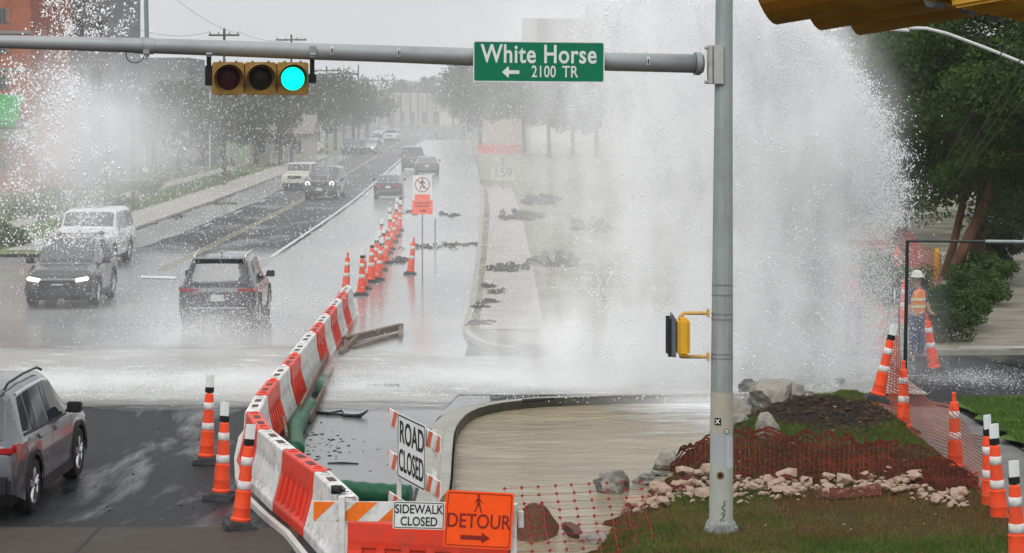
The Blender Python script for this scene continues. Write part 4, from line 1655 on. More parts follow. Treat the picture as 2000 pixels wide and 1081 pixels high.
for k, y_ in enumerate((397, 403)):
    b = MB()
    for j in range(7):
        b.box((-.2 + j * .065, 0, 0), (.035 + .012 * ((j + k) % 2), .002, .05))
    b.build('small_print', M_darkred, NP, (0, -.0475, CAMH - (y_ - HZ) * q_))
b = MB()  # solid post put in place of a pole's reflection on the wet road
b.cyl((0, 0, 0), (0, 0, 1.1), .03, n=8)
b.lathe([(.12, 0), (.11, .05), (.05, .07)], n=12)
tag(b.build('reflection_post', M_galv, None, loc=G(850, 487)), 'short grey post standing in for a reflection right of the no-pedestrians sign', 'post')

# ================================================================== GREEN HOSE
def hose(path, r, name, label):
    # resample + ribs
    pts = [Vector(p) for p in path]
    L = 0
    seg = []
    for a, c in zip(pts, pts[1:]):
        n = max(2, int((c - a).length / .035))
        for k in range(n):
            seg.append(a.lerp(c, k / n))
    seg.append(pts[-1])
    # smooth
    for _ in range(60):
        seg = [seg[0]] + [(seg[i - 1] + seg[i] * 2 + seg[i + 1]) / 4 for i in range(1, len(seg) - 1)] + [seg[-1]]
    rs = [r * (1 + .05 * math.sin(i * .9) + .05 * nz(i * .05, 0, 1, 5)) for i in range(len(seg))]
    b = MB()
    b.tube(seg, rs, n=16)
    return tag(b.build(name, M_hose, None, smooth=True), label, 'hose')
hose([G(604, 792, .13), G(588, 815, .13), G(574, 840, .13), G(577, 880, .13)], .14, 'drain_hose', 'thick green hose lying behind the red and white barriers at the kink')
hose([G(640, 955, .14), G(690, 962, .14), G(740, 965, .14), G(800, 968, .14)], .14, 'drain_hose', 'dark green hose lying across the road behind the ROAD CLOSED sign')
b = MB()
b.tube([G(632, 742, .1), G(622, 755, .12), G(614, 768, .12)], [.11, .14, .12], n=12)
tag(b.build('drain_hose', M_hose, None, smooth=True), 'green hose end fading into the spray behind the barriers', 'hose')
b = MB()
b.tube([(0, -.35, .1), (0, .35, .12)], [.12, .1], n=12)

# planks behind the barrier
for (p0, p1, z, w_, lb) in ((G(640, 725), G(588, 832), .28, .18, 'long brown plank propped behind the barriers beside the hose'),
                            (G(650, 735), G(606, 830), .10, .16, 'lower brown plank beside the green hose'),
                            (G(560, 895), G(553, 860), .35, .08, 'short reddish board wedged behind the kink barriers')):
    b = MB()
    b.prism([(-.02, z - w_ / 2), (.02, z - w_ / 2), (.02, z + w_ / 2), (-.02, z + w_ / 2)], p0, p1)
    tag(b.build('plank', M_wood, None, bevel=.004), lb, 'plank')
# broken timber frame in the flooded lane
fr_ = thing('broken_timber', 'brown broken timber frame lying in the flooded lane beyond the barriers', 'timber frame', G(668, 680))
o_ = Vector(fr_.location)
for a, c, z0, z1, r_ in ((G(672, 674), G(783, 648), .10, .12, .07), (G(690, 684), G(780, 658), .05, .06, .04), (G(665, 696), G(700, 668), .06, .14, .05), (G(676, 690), G(674, 668), .05, .1, .04), (G(782, 664), G(783, 648), .06, .12, .05)):
    b = MB()
    b.prism([(-r_, -r_), (r_, -r_), (r_, r_), (-r_, r_)], a + Vector((0, 0, z0)) - o_, c + Vector((0, 0, z1)) - o_)
    b.build('beam', M_wood, fr_, bevel=.006)
b = MB()
b.box((0, 0, .03), (.63, .09, .06))
tag(b.build('black_board', M_black, None, loc=G(747, 757)), 'short straight black board lying on the wet road in the spray', 'board')
b = MB()
b.tube([G(617, 806, .03), G(640, 808, .035), G(664, 810, .03), G(690, 813, .03), G(703, 813, .04), G(718, 803, .10)], [.035, .03, .022, .035, .04, .015], n=6)
b.tube([G(640, 807, .05), G(668, 803, .06), G(672, 812, .04), G(700, 811, .05)], [.015, .02, .02, .015], n=6)
tag(b.build('broken_strip', M_black, None), 'broken black bumper strip lying on the wet road right of the hose', 'debris')
b = MB()
b.tube([G(1020, 783, .07), G(1050, 782, .07), G(1082, 779, .08)], [.03, .04, .02], n=5)
tag(b.build('twig', M_black, None), 'thin dark stick on the kerb top at the back of the pool', 'stick')
b = MB()
b.tube([G(640, 905, .015), G(670, 904, .02), G(700, 906, .015)], [.012, .015, .01], n=5)
tag(b.build('cable_scrap', M_black, None), 'thin dark cable scrap on the road behind the red barrier', 'cable')
for px, py, w_, h_, lb in ((835, 483, 60, 5, 'long flat clump of sticks beside the cone row'), (775, 510, 28, 7, 'dark clump of debris at the feet of the middle cones'), (880, 478, 55, 4, 'thin line of debris crossing to the kerb'),
                           (955, 560, 13, 5, 'upper dark clod on the far sidewalk'), (972, 571, 16, 5, 'twin dark clod on the far sidewalk'), (957, 590, 8, 4, 'small round clod on the far sidewalk'), (938, 599, 8, 4, 'lowest small clod on the far sidewalk'),
                           (932, 632, 30, 5, 'dark clump lying over the far corner kerb'), (878, 420, 26, 5, 'dark patch of debris right of the sign post'), (800, 415, 30, 6, 'debris clump near the end of the cone row'), (335, 425, 40, 5, 'weedy debris along the left gutter'), (420, 398, 50, 4, 'second weedy strip along the left gutter')):
    p = G(px, py, .02 if px < 930 else .13)
    bb_ = MB()
    rr = random.Random(px)
    for k in range(26):
        x, y = rr.gauss(0, w_ * .45) * p.y / FPX, rr.gauss(0, h_ * .4) * p.y * p.y / (FPX * CAMH)
        a = rr.uniform(0, 3.14)
        l_ = rr.uniform(.06, .22)
        bb_.tube([(x - l_ * math.cos(a), y - l_ * math.sin(a), 0), (x, y, rr.uniform(.01, .07)), (x + l_ * math.cos(a), y + l_ * math.sin(a), 0)], rr.uniform(.01, .035), n=4)
    struct(bb_.build('washed_up_debris', mat('sodden_debris', (.05, .045, .035), .8, var=.3), None, loc=p), lb, 'stuff')
# crumbs of asphalt
random.seed(5)
b = MB()
for k in range(130):
    g_ = random.random() < .6
    px = random.gauss(625, 30) if g_ else random.uniform(560, 780)
    py = random.gauss(868, 18) if g_ else random.uniform(830, 945)
    p = G(px, py)
    s = random.uniform(.006, .024) * (1.2 if g_ else .8)
    b.box((p.x, p.y, s * .3), (s * random.uniform(.7, 2), s * random.uniform(.7, 2.5), s * .7), (0, 0, random.uniform(0, 3)))
for k in range(240):
    px = random.uniform(170, 860)
    py = random.uniform(775, 800) if random.random() < .7 else random.uniform(790, 1000)
    p = G(px, py)
    s = random.uniform(.008, .022)
    b.box((p.x, p.y, s * .3), (s * random.uniform(.7, 2), s * random.uniform(.7, 2), s * .6), (0, 0, random.uniform(0, 3)))
o = b.build('asphalt_crumbs', M_black)
struct(o, 'black asphalt crumbs scattered over the wet road', 'stuff')

# ================================================================== ROCKS
def rock_mesh(name, m, seed, flat=.7, sub=2, rough=.28):
    bm = bmesh.new()
    bmesh.ops.create_icosphere(bm, subdivisions=sub, radius=1)
    rnd = random.Random(seed)
    planes = [(Vector((rnd.gauss(0, 1), rnd.gauss(0, 1), rnd.gauss(0, 1))).normalized(), rnd.uniform(.42, .85)) for _ in range(13)]
    for v in bm.verts:
        p = v.co.copy()
        for n_, d_ in planes:
            t = p.dot(n_)
            if t > d_:
                p -= n_ * (t - d_)
        p *= 1 + rough * (.45 * nz(p.x * 1.7 + seed, p.y * 1.7 + p.z, 1.4, seed % 13) + .28 * nz(p.x * 4 + seed + p.z * 2, p.y * 4 - p.z * 3, 1.2, seed % 7))
        p.z *= flat
        v.co = p
    me = bpy.data.meshes.new(name)
    bm.to_mesh(me)
    bm.free()
    me.materials.append(m)
    return me
M_lime = mat('limestone', (.25, .235, .20), .8, var=.3, vscale=3, dirt=(.07, .062, .05), dirt_amt=.9, dirt_scale=1.4, bump=.5, bscale=9)
M_drock = mat('wet_dark_rock', (.085, .083, .075), .35, var=.35, vscale=2.5, dirt=(.32, .30, .25), dirt_amt=.9, dirt_scale=1.3, bump=.5, bscale=9)
M_pale = mat('pale_stone', (.37, .27, .20), .8, var=.3, vscale=1.5, dirt=(.15, .075, .045), dirt_amt=.85, dirt_scale=1.6, bump=.4, bscale=8)
M_brown = mat('brown_stone', (.10, .045, .035), .6, var=.3, vscale=2, bump=.3)
boul = [  # px,py of centre-bottom, half width px, height factor, material, label
    (1200, 944, 42, .62, 'd', 'dark split boulder lying in the muddy pool, first from the left'),
    (1258, 930, 28, .55, 'd', 'low grey boulder just right of the split boulder in the pool'),
    (1303, 903, 29, .85, 'l', 'pale grey boulder above the split boulder at the pool edge'),
    (1290, 915, 22, .4, 'd', 'flat stone at the foot of the pale boulder'),
    (1352, 880, 13, .6, 'd', 'small mossy stone between the pale boulder and the pole'),
    (1372, 868, 14, .95, 'k', 'squarish black stone touching the left side of the pole'),
    (1440, 808, 30, .9, 'l', 'limestone boulder just right of the pole, behind the lawn'),
    (1447, 830, 24, .6, 'l', 'lower limestone boulder right of the pole'),
    (1480, 795, 34, .95, 'd', 'dark fronted boulder in the middle of the heap'),
    (1515, 818, 40, .7, 'l', 'wide flat boulder at the front of the heap behind the mound'),
    (1548, 806, 22, 1.3, 'l', 'white pointed boulder standing at the right of the heap'),
    (1570, 778, 20, .8, 'd', 'dark boulder at the right end of the heap'),
    (1520, 772, 30, .6, 'l', 'pale boulder at the back of the heap in the spray'),
    (1465, 770, 24, .7, 'd', 'grey boulder at the back left of the heap in the spray'),
    (1640, 750, 16, .7, 'd', 'single dark rock alone at the back edge of the lawn'),
    (1497, 880, 28, 1.15, 'l', 'upright pale boulder standing in the lawn before the mound'),
    (1120, 1030, 27, .6, 'b', 'flat dark red stone among the net squares in the pool'),
    (1060, 1085, 30, .6, 'l', 'pale wet stone at the bottom of the pool net'),
    (1165, 1040, 34, .45, 'l', 'long pale stone at the lawn edge beside the pool net'),
]
for i, (px, py, hw, hf, mk, lb) in enumerate(boul):
    p = G(px, py)
    r_ = hw * p.y / FPX * (1.22 if 1425 < px < 1580 and py < 840 else 1)
    me = rock_mesh('boulder', {'d': M_drock, 'l': M_lime, 'b': M_brown, 'k': M_black}[mk], 100 + i, 1.0, 3, .5)
    hz_ = island_h(p.x, p.y) if -0.9 < p.x < 6.5 and p.y < 39.9 else 0
    o = link('boulder', me, None, (p.x, p.y, max(hz_, -.12) + r_ * hf * .55), (random.uniform(-.3, .3), random.uniform(-.3, .3), random.uniform(0, 6)))
    o.scale = (r_ * 1.1, r_ * 1.0, r_ * hf * 1.05)
    tag(o, lb, 'boulder', 'boulders round the pool')
# strip of pale rubble stones
random.seed(11)
ms = [rock_mesh('stone', M_pale, 300 + k, random.uniform(.55, .9), 1, .5) for k in range(9)]
def strip_y(px):
    return float(np.interp(px, [1215, 1260, 1320, 1400, 1500, 1600, 1700, 1780, 1840, 1890], [990, 985, 975, 978, 975, 978, 965, 975, 995, 1005]))
cnt = 0
rub = []
stone_pts = []
for k in range(2600):
    px = random.uniform(1235, 1895)
    dens = 1.0 if px < 1540 else (.30 if px < 1640 else (1.0 if px < 1800 else .6))
    if random.random() > dens or cnt > 285:
        continue
    py = strip_y(px) + random.gauss(0, 11 if px < 1560 else 8)
    r_px = random.choice([6, 7, 8, 9, 11, 13, 16, 20, 26])
    if any(abs(px - a) < (r_px + c) * .33 and abs(py - q) < (r_px + c) * .16 for a, q, c in stone_pts):
        continue
    stone_pts.append((px, py, r_px))
    p = G(px, py)
    if not (-.9 < p.x < 6.5):
        continue
    cnt += 1
    r_ = r_px * p.y / FPX
    o = link('stone', random.choice(ms), None, (p.x, p.y, island_h(p.x, p.y) + r_ * random.uniform(.25, .8)), (random.uniform(-.4, .4), random.uniform(-.4, .4), random.uniform(0, 6)))
    s = random.uniform(.8, 1.25)
    o.scale = (r_ * s, r_ / s, r_ * random.uniform(.6, 1))
    sz = 'small' if r_px < 9 else ('middling' if r_px < 15 else 'large')
    wh = 'left of the pole' if px < 1385 else ('just right of the pole' if px < 1480 else ('before the net roll' if px < 1600 else ('beside the net roll' if px < 1690 else ('in the right heap' if px < 1800 else 'at the right tip'))))
    rub.append((sz, wh, px, o))
ORD = ['first', 'second', 'third', 'fourth', 'fifth', 'sixth', 'seventh', 'eighth', 'ninth', 'tenth', 'eleventh', 'twelfth', 'thirteenth', 'fourteenth', 'fifteenth', 'sixteenth', 'seventeenth', 'eighteenth', 'nineteenth']
TEN = {2: 'twent', 3: 'thirt', 4: 'fort', 5: 'fift', 6: 'sixt', 7: 'sevent', 8: 'eight', 9: 'ninet'}
def ordn_(i):
    if i < 19:
        return ORD[i]
    t_, u_ = divmod(i + 1, 10)
    return TEN[t_] + ('ieth' if u_ == 0 else 'y-' + ORD[u_ - 1])
seen_ = {}
for sz, wh, px, o in sorted(rub, key=lambda r: r[2]):
    k_ = (sz, wh)
    i_ = seen_.get(k_, 0)
    seen_[k_] = i_ + 1
    tag(o, ordn_(i_) + ' ' + sz + ' rubble stone from the left, of those ' + wh, 'stone', 'pale rubble stones across the lawn')
chips = []
for k in range(46):
    px, py = random.uniform(1440, 1900), random.uniform(800, 1060)
    p = G(px, py)
    if px > 1830 and py > 950 or not (-.9 < p.x < 6.3):
        continue
    r_ = random.uniform(2, 4.5) * p.y / FPX
    o = link('stone', random.choice(ms), None, (p.x, p.y, island_h(p.x, p.y) + r_ * .4), (0, 0, random.uniform(0, 6)))
    o.scale = (r_ * 1.2, r_, r_ * .7)
    chips.append((px, o))
for i_, (px, o) in enumerate(sorted(chips, key=lambda r: r[0])):
    tag(o, ordn_(i_) + ' loose pale chip from the left on the lawn outside the rubble band', 'stone', 'loose stone chips on the lawn')

# soil clods round the mound, the ridge and the bare lawn
b = MB()
rr = random.Random(8)
for k in range(1500):
    if k < 750:
        x, y = rr.gauss(5.1, .75), rr.gauss(35.9, 1.3)
    elif k < 1200:
        x, y = rr.uniform(2.6, 6.2), rr.gauss(31.8, .9)
    else:
        x, y = rr.uniform(1.3, 6.2), rr.uniform(25, 31)
    if not (1.2 < x < 6.35 and 24 < y < 39):
        continue
    s = rr.uniform(.012, .055) * (1.5 if k < 750 else .9)
    z = island_h(x, y)
    v8 = [(x + s * dx * rr.uniform(.6, 1.2), y + s * dy * rr.uniform(.6, 1.2), z + s * dz * rr.uniform(.5, 1)) for dx, dy, dz in ((1, 0, 0), (0, 1, 0), (-1, 0, 0), (0, -1, 0), (0, 0, .9), (0, 0, -.5))]
    b.add(v8, [(0, 1, 4), (1, 2, 4), (2, 3, 4), (3, 0, 4), (1, 0, 5), (2, 1, 5), (3, 2, 5), (0, 3, 5)])
struct(b.build('soil_clods', mat('clod_soil', (.045, .028, .018), .95, var=.5, vscale=2)), 'crumbling soil clods over the mound and the torn-up lawn', 'stuff')

# ================================================================== NETTING
M_net = mat('orange_net', (.42, .075, .03), .6, var=.2, vscale=4)
M_netd = mat('dirty_net', (.125, .026, .013), .7, var=.5, vscale=2.2, dirt=(.035, .014, .009), dirt_amt=.85, dirt_scale=1.6)
def net(name, fn, nu, nv, wu, wv, m, label, cross=False, thick=.0, parent=None, stand=False, hole=None):
    """fn(u,v)->point; ribbons along u and v; ribbon normals from neighbours"""
    vs, fs = [], []
    P = [[Vector(fn(i / nu, j / nv)) for i in range(nu + 1)] for j in range(nv + 1)]
    def nrm(j, i):
        a = P[j][min(i + 1, nu)] - P[j][max(i - 1, 0)]
        c = P[min(j + 1, nv)][i] - P[max(j - 1, 0)][i]
        return a.normalized(), c.normalized()
    for j in range(nv + 1):
        for i in range(nu + 1):
            if hole and hole(i / nu, j / nv):
                continue
            a, c = nrm(j, i)
            if stand:
                c = Vector((0, 0, 1))
            if i < nu and wu:
                p, q = P[j][i], P[j][i + 1]
                o = len(vs)
                vs.extend([p + c * wu, p - c * wu, q - c * wu, q + c * wu])
                fs.append((o, o + 1, o + 2, o + 3))
            if j < nv and wv:
                p, q = P[j][i], P[j + 1][i]
                o = len(vs)
                n_ = Vector((0, -.002, 0))
                vs.extend([p + a * wv + n_, p - a * wv + n_, q - a * wv + n_, q + a * wv + n_])
                fs.append((o, o + 1, o + 2, o + 3))
            if cross:
                p = P[j][i]
                o = len(vs)
                k_ = cross
                vs.extend([p + a * k_, p + c * k_, p - a * k_, p - c * k_])
                fs.append((o, o + 1, o + 2, o + 3))
    me = mesh_np(name, np.array([tuple(v) for v in vs]), np.array(fs), m)
    o = link(name, me)
    if parent:
        o.parent = parent
    if label:
        tag(o, label, 'netting')
    return o


# net lying in the pool, lower middle
def f1(u, v):
    px = 985 + 265 * u + 25 * v
    py = 955 + 140 * v - 15 * u
    z = .26 * (1 - v) ** 1.5 - .02 + .02 * nz(u * 8, v * 8, 1, 2)
    p = G(px, py, z)
    zl = island_h(p.x, p.y) + .03
    return (p.x + .02 * nz(u * 8, v * 8, 1, 3), p.y, max(z, zl))
net('safety_net', f1, 8, 9, .0025, .0028, mat('red_net', (.30, .035, .035), .6), 'red safety net lying flat over the muddy pool beside the detour sign', cross=.027, stand=True)
# crumpled netting over the crest of soil
def f2(u, v):
    px = 1310 + 600 * u
    top = float(np.interp(px, [1310, 1360, 1420, 1500, 1600, 1700, 1800, 1900], [905, 868, 868, 885, 905, 918, 930, 945]))
    bot = float(np.interp(px, [1310, 1360, 1420, 1500, 1600, 1700, 1800, 1900], [925, 955, 968, 968, 972, 972, 978, 985]))
    py = top + (bot - top) * v
    p = G(px, py)
    return (p.x + .03 * nz(u * 60, v * 9, 1, 4), p.y, island_h(min(6.4, p.x), p.y) + .05 + .20 * abs(nz(u * 15, v * 4, 1, 8)) + .05 * nz(u * 50, v * 9, 1, 9))
net('torn_net', f2, 62, 14, .017, .0055, M_netd, 'dirty brownish red netting crumpled along the soil ridge right of the pole', stand=True, hole=lambda u, v: nz(u * 13, v * 3.2, 1, 21) > .38 or v > .82 + .35 * nz(u * 15, 0, 1, 22))
# standing net between the cones
def f3(u, v):
    px = float(np.interp(u, [0, .33, .66, 1], [1738, 1790, 1868, 1935]))
    base = float(np.interp(u, [0, .33, .66, 1], [838, 870, 935, 1000]))
    topz = float(np.interp(u, [0, .2, .45, .62, .8, 1], [1.05, .95, .78, .92, .75, .95]))
    p = G(px, base)
    q = .22 * math.sin(v * PI) * math.sin(u * 9)
    return (p.x + q * .6 + .02 * nz(u * 30, v * 6, 1, 2), p.y + .1 * math.sin(u * 6), .05 + topz * v + .03 * nz(u * 16, v * 3, 1, 6))
net('safety_net', f3, 66, 17, .0080, .0050, M_net, 'upright orange safety net strung between the cones at the right')
def f4(u, v):
    p = Vector(W(1768 - 12 * v, 835 - 175 * v, 36.9 - .8 * u))
    return (p.x - .45 * u * (1 - v), p.y + 1.0 * u, p.z + .02 * nz(u * 9, v * 30, 1, 4))
net('safety_net', f4, 8, 34, .008, .008, M_net, 'narrow bunched net hanging from the black frame post')
# loose folded net in the bottom left of rubble
def f5(u, v):
    px = 1215 + 140 * u
    py = 985 + 22 * v - 35 * u
    p = G(px, py)
    return (p.x, p.y, island_h(p.x, p.y) + .05 + .05 * math.sin(v * 9) + .03 * nz(u * 12, v * 6, 1, 3))
net('torn_net', f5, 24, 12, .008, .006, mat('net_dark_red', (.17, .03, .028), .7), 'rolled dark red netting bundle lying left of the pole base')
def f6(u, v):
    px = 1590 + 130 * u
    py = 978 + 18 * v + 4 * math.sin(u * 5)
    p = G(px, py)
    return (p.x, p.y, island_h(p.x, p.y) + .04 + .06 * math.sin(v * PI) + .02 * nz(u * 12, v * 6, 1, 3))
net('torn_net', f6, 26, 10, .009, .007, M_netd, 'twisted net roll lying in the gap of the rubble band')
# net far behind the spray at right
def f7(u, v):
    p = G(1660 + 130 * u, 560 - 8 * u)
    return (p.x, p.y + .3 * math.sin(u * 9), .1 + (1.2 + .5 * math.sin(u * 3)) * v)
net('safety_net', f7, 46, 12, .016, .014, mat('net_pink', (.34, .05, .045), .6), 'red netting hanging by the bushes behind the spray')

def f8(u, v):
    p = G(1668 + 90 * u, 668 + 10 * u)
    return (p.x, p.y + .3 * math.sin(u * 7), .05 + (.95 + .25 * math.sin(u * 5 + 1)) * v)
net('safety_net', f8, 26, 11, .011, .009, mat('net_pink', (0, 0, 0)), 'red netting low between the plume and the worker')
def f9(u, v):
    p = G(1755 + 85 * u, 590 - 10 * u)
    return (p.x, p.y + .25 * math.sin(u * 7), .35 + (1.5 - .7 * u) * v)
net('safety_net', f9, 26, 14, .013, .011, mat('net_pink', (0, 0, 0)), 'triangle of red netting above the worker behind the black frame')

# ================================================================== BLACK FRAME, SMALL SIGN SEEN EDGE ON
bf = thing('metal_gantry', 'thin black metal frame standing above the cones and running out of view at right', 'frame', G(1766, 824))
o_ = Vector(bf.location)
b = MB()
b.cyl(Vector((0, 0, 0)), W(1772, 471, 36.6) - o_, .035, .03, n=8)
b.build('upright', mat('black_metal', (.03, .033, .033), .4, .5), bf)
b = MB()
b.cyl(W(1770, 471, 36.6) - o_, W(2060, 473, 36.4) - o_, .024, n=8)
b.build('crossbar', mat('black_metal', (0, 0, 0)), bf)
b = MB()
b.cyl(W(1925, 472, 36.4) - o_, W(2060, 473.5, 36.4) - o_, .029, n=8)
b.build('sleeve', M_galv, bf)
es = thing('stop_paddle', 'white sign board seen almost edge on beside the black frame post', 'sign', W(1750, 700, 35.4))
b = MB()
b.box((0, 0, 0), (.5, .012, .56))
b.build('sign_panel', M_signwhite, es, loc=(-.02, 0, (CAMH - (608 - HZ) * 35.4 / FPX) - es.location.z), rot=(R(0), R(-12), R(80)), bevel=.01)
b = MB()
b.cyl((.07, 0, -.9), (.05, 0, .8), .012, n=6)
b.build('sign_stake', M_galv, es)

# ================================================================== WORKER
def figure(name, joints, edges, radii, m, parent, sub=2):
    me = bpy.data.meshes.new(name)
    keys = list(joints)
    me.from_pydata([joints[k] for k in keys], [(keys.index(a), keys.index(c)) for a, c in edges], [])
    me.materials.append(m)
    o = link(name, me, parent)
    md = o.modifiers.new('skin', 'SKIN')
    md.use_smooth_shade = True
    for i, k in enumerate(keys):
        r_ = radii[k]
        me.skin_vertices[0].data[i].radius = r_ if isinstance(r_, tuple) else (r_, r_)
    me.skin_vertices[0].data[0].use_root = True
    s = o.modifiers.new('sub', 'SUBSURF')
    s.levels = s.render_levels = sub
    return o
def worker(loc, rz, label, hat, vest, trs, scale=1.0):
    t = thing('person', label, 'person', loc, (0, 0, rz))
    t.scale = (scale,) * 3
    J = {'pelvis': (0, 0, .95), 'belly': (0, 0, 1.10), 'chest': (0, .01, 1.32), 'neck': (0, .0, 1.50), 'head0': (0, -.01, 1.60), 'head1': (0, -.01, 1.74),
         'sl': (-.19, 0, 1.44), 'el': (-.27, .02, 1.16), 'wl': (-.20, -.16, .98), 'hl': (-.18, -.24, .95),
         'sr': (.19, 0, 1.44), 'er': (.28, .0, 1.17), 'wr': (.24, -.14, 1.0), 'hr': (.22, -.22, .98),
         'pl': (-.10, 0, .90), 'kl': (-.12, -.03, .50), 'al': (-.13, .02, .10), 'tl': (-.14, -.13, .04),
         'pr': (.10, 0, .90), 'kr': (.13, -.01, .50), 'ar': (.15, .03, .10), 'tr': (.17, -.12, .04)}
    E = [('pelvis', 'belly'), ('belly', 'chest'), ('chest', 'neck'), ('neck', 'head0'), ('head0', 'head1'), ('chest', 'sl'), ('sl', 'el'), ('el', 'wl'), ('wl', 'hl'),
         ('chest', 'sr'), ('sr', 'er'), ('er', 'wr'), ('wr', 'hr'), ('pelvis', 'pl'), ('pl', 'kl'), ('kl', 'al'), ('al', 'tl'), ('pelvis', 'pr'), ('pr', 'kr'), ('kr', 'ar'), ('ar', 'tr')]
    Rr = dict(pelvis=(.15, .11), belly=(.14, .105), chest=(.165, .115), neck=.058, head0=.085, head1=.088, sl=.068, el=.05, wl=.036, hl=.042, sr=.068, er=.05, wr=.036, hr=.042,
              pl=.095, kl=.066, al=.046, tl=.045, pr=.095, kr=.066, ar=.046, tr=.045)
    figure('body', J, E, Rr, mat('skin_tone', (.32, .19, .13), .6), t)
    # trousers
    sub_ = ('pelvis', 'pl', 'kl', 'al', 'pr', 'kr', 'ar')
    figure('trousers', {k: J[k] for k in sub_}, [('pelvis', 'pl'), ('pl', 'kl'), ('kl', 'al'), ('pelvis', 'pr'), ('pr', 'kr'), ('kr', 'ar')],
           {k: (Rr[k][0] + .02, Rr[k][1] + .02) if isinstance(Rr[k], tuple) else Rr[k] + .022 for k in sub_}, trs, t)
    # shirt under the vest
    s2 = ('chest', 'belly', 'neck', 'sl', 'el', 'sr', 'er')
    figure('shirt', {k: J[k] for k in s2}, [('chest', 'belly'), ('chest', 'neck'), ('chest', 'sl'), ('sl', 'el'), ('chest', 'sr'), ('sr', 'er')],
           {'chest': (.18, .13), 'belly': (.16, .125), 'neck': .065, 'sl': .08, 'el': .062, 'sr': .08, 'er': .062}, mat('shirt_blue', (.05, .055, .12), .8), t)
    b = MB()
    pf = [(.205, .98, .15), (.20, 1.10, .145), (.215, 1.28, .155), (.215, 1.42, .14), (.12, 1.49, .085)]
    n = 24
    vs = [(r_ * math.cos(2 * PI * k / n), d_ * math.sin(2 * PI * k / n), z) for r_, z, d_ in pf for k in range(n)]
    b.add(vs, [(i * n + k, i * n + (k + 1) % n, (i + 1) * n + (k + 1) % n, (i + 1) * n + k) for i in range(len(pf) - 1) for k in range(n)])
    b.build('safety_vest', vest, t, smooth=True)
    for z, r_ in ((1.10, .203), (1.25, .216)):
        b = MB()
        vs = [((r_ + .004) * math.cos(2 * PI * k / n), (.152 + .004) * math.sin(2 * PI * k / n), z + dz) for dz in (0, .055) for k in range(n)]
        b.add(vs, [(k, (k + 1) % n, n + (k + 1) % n, n + k) for k in range(n)])
        b.build('reflective_stripe', mat('vest_stripe', (.6, .6, .35), .4), t, smooth=True)
    b = MB()
    b.lathe([(.155, 1.725), (.155, 1.735), (.118, 1.745), (.112, 1.80), (.085, 1.85), (.03, 1.872)], (0, -.015, 0), n=20)
    b.build('hard_hat', hat, t, smooth=True)
    for s in (-1, 1):
        b = MB()
        b.box((s * .035, -.098, 1.68), (.022, .01, .012))
        b.build('eye', M_signblack, t)
        b = MB()
        b.box((s * .09, -.01, 1.66), (.02, .04, .06))
        b.build('ear', mat('skin_tone', (0, 0, 0)), t, bevel=.006)
        b = MB()
        b.box((s * .14, -.05, .05), (.10, .30, .10), taper=(.8, .85))
        b.build('boot', M_black, t, bevel=.02)
    b = MB()
    b.box((0, -.108, 1.655), (.026, .04, .045), taper=(.6, .5))
    b.build('nose', mat('skin_tone', (0, 0, 0)), t, bevel=.006)
    b = MB()
    b.box((0, -.10, 1.612), (.05, .01, .01))
    b.build('mouth', mat('lip', (.2, .07, .06), .6), t)
    # fingers
    for s, h in ((-1, J['hl']), (1, J['hr'])):
        for k in range(4):
            b = MB()
            x0 = h[0] + (k - 1.5) * .02
            ln = (.06, .07, .065, .05)[k]
            b.tube([(x0, h[1] - .02, h[2]), (x0, h[1] - .02 - ln * .6, h[2] - .012), (x0, h[1] - .02 - ln * .8, h[2] - .04)], [.010, .009, .007], n=6)
            b.build('finger', mat('skin_tone', (0, 0, 0)), t, smooth=True)
        b = MB()
        b.tube([(h[0] - s * .03, h[1] + .01, h[2]), (h[0] - s * .055, h[1] - .02, h[2] - .01), (h[0] - s * .05, h[1] - .045, h[2] - .02)], [.012, .010, .008], n=6)
        b.build('thumb', mat('skin_tone', (0, 0, 0)), t, smooth=True)
    return t
worker((8.35, 45.2, .02), R(35), 'worker in orange vest, blue trousers and white hard hat standing by the hedge', mat('hard_hat_white', (.6, .57, .5), .4),
       mat('vest_orange', (.75, .18, .03), .7, var=.25, vscale=6, dirt=(.55, .35, .1), dirt_amt=.7, dirt_scale=5), mat('trousers_blue', (.035, .05, .14), .85))
worker((7.35, 47.2, .02), R(-30), 'dim second figure in red vest and purple clothes half lost in spray', mat('hard_hat_red', (.4, .08, .06), .4),
       mat('vest_pink', (.60, .08, .09), .7), mat('trousers_purple', (.11, .05, .14), .85))
# yellow hydrant like marker beyond
hy = thing('yellow_marker', 'yellow marker post standing at the foot of the leaning tree trunk', 'marker post', G(1830, 556))
b = MB()
b.lathe([(.10, 0), (.09, .5), (.11, .55), (.08, .7), (.09, .9), (.04, 1.0)], n=10)
b.build('post', mat('marker_yellow', (.65, .40, .04), .5), hy, smooth=True)
b = MB()
b.box((0, 0, 1.02), (.12, .06, .10))
b.build('cap', mat('marker_yellow', (0, 0, 0)), hy, bevel=.01)

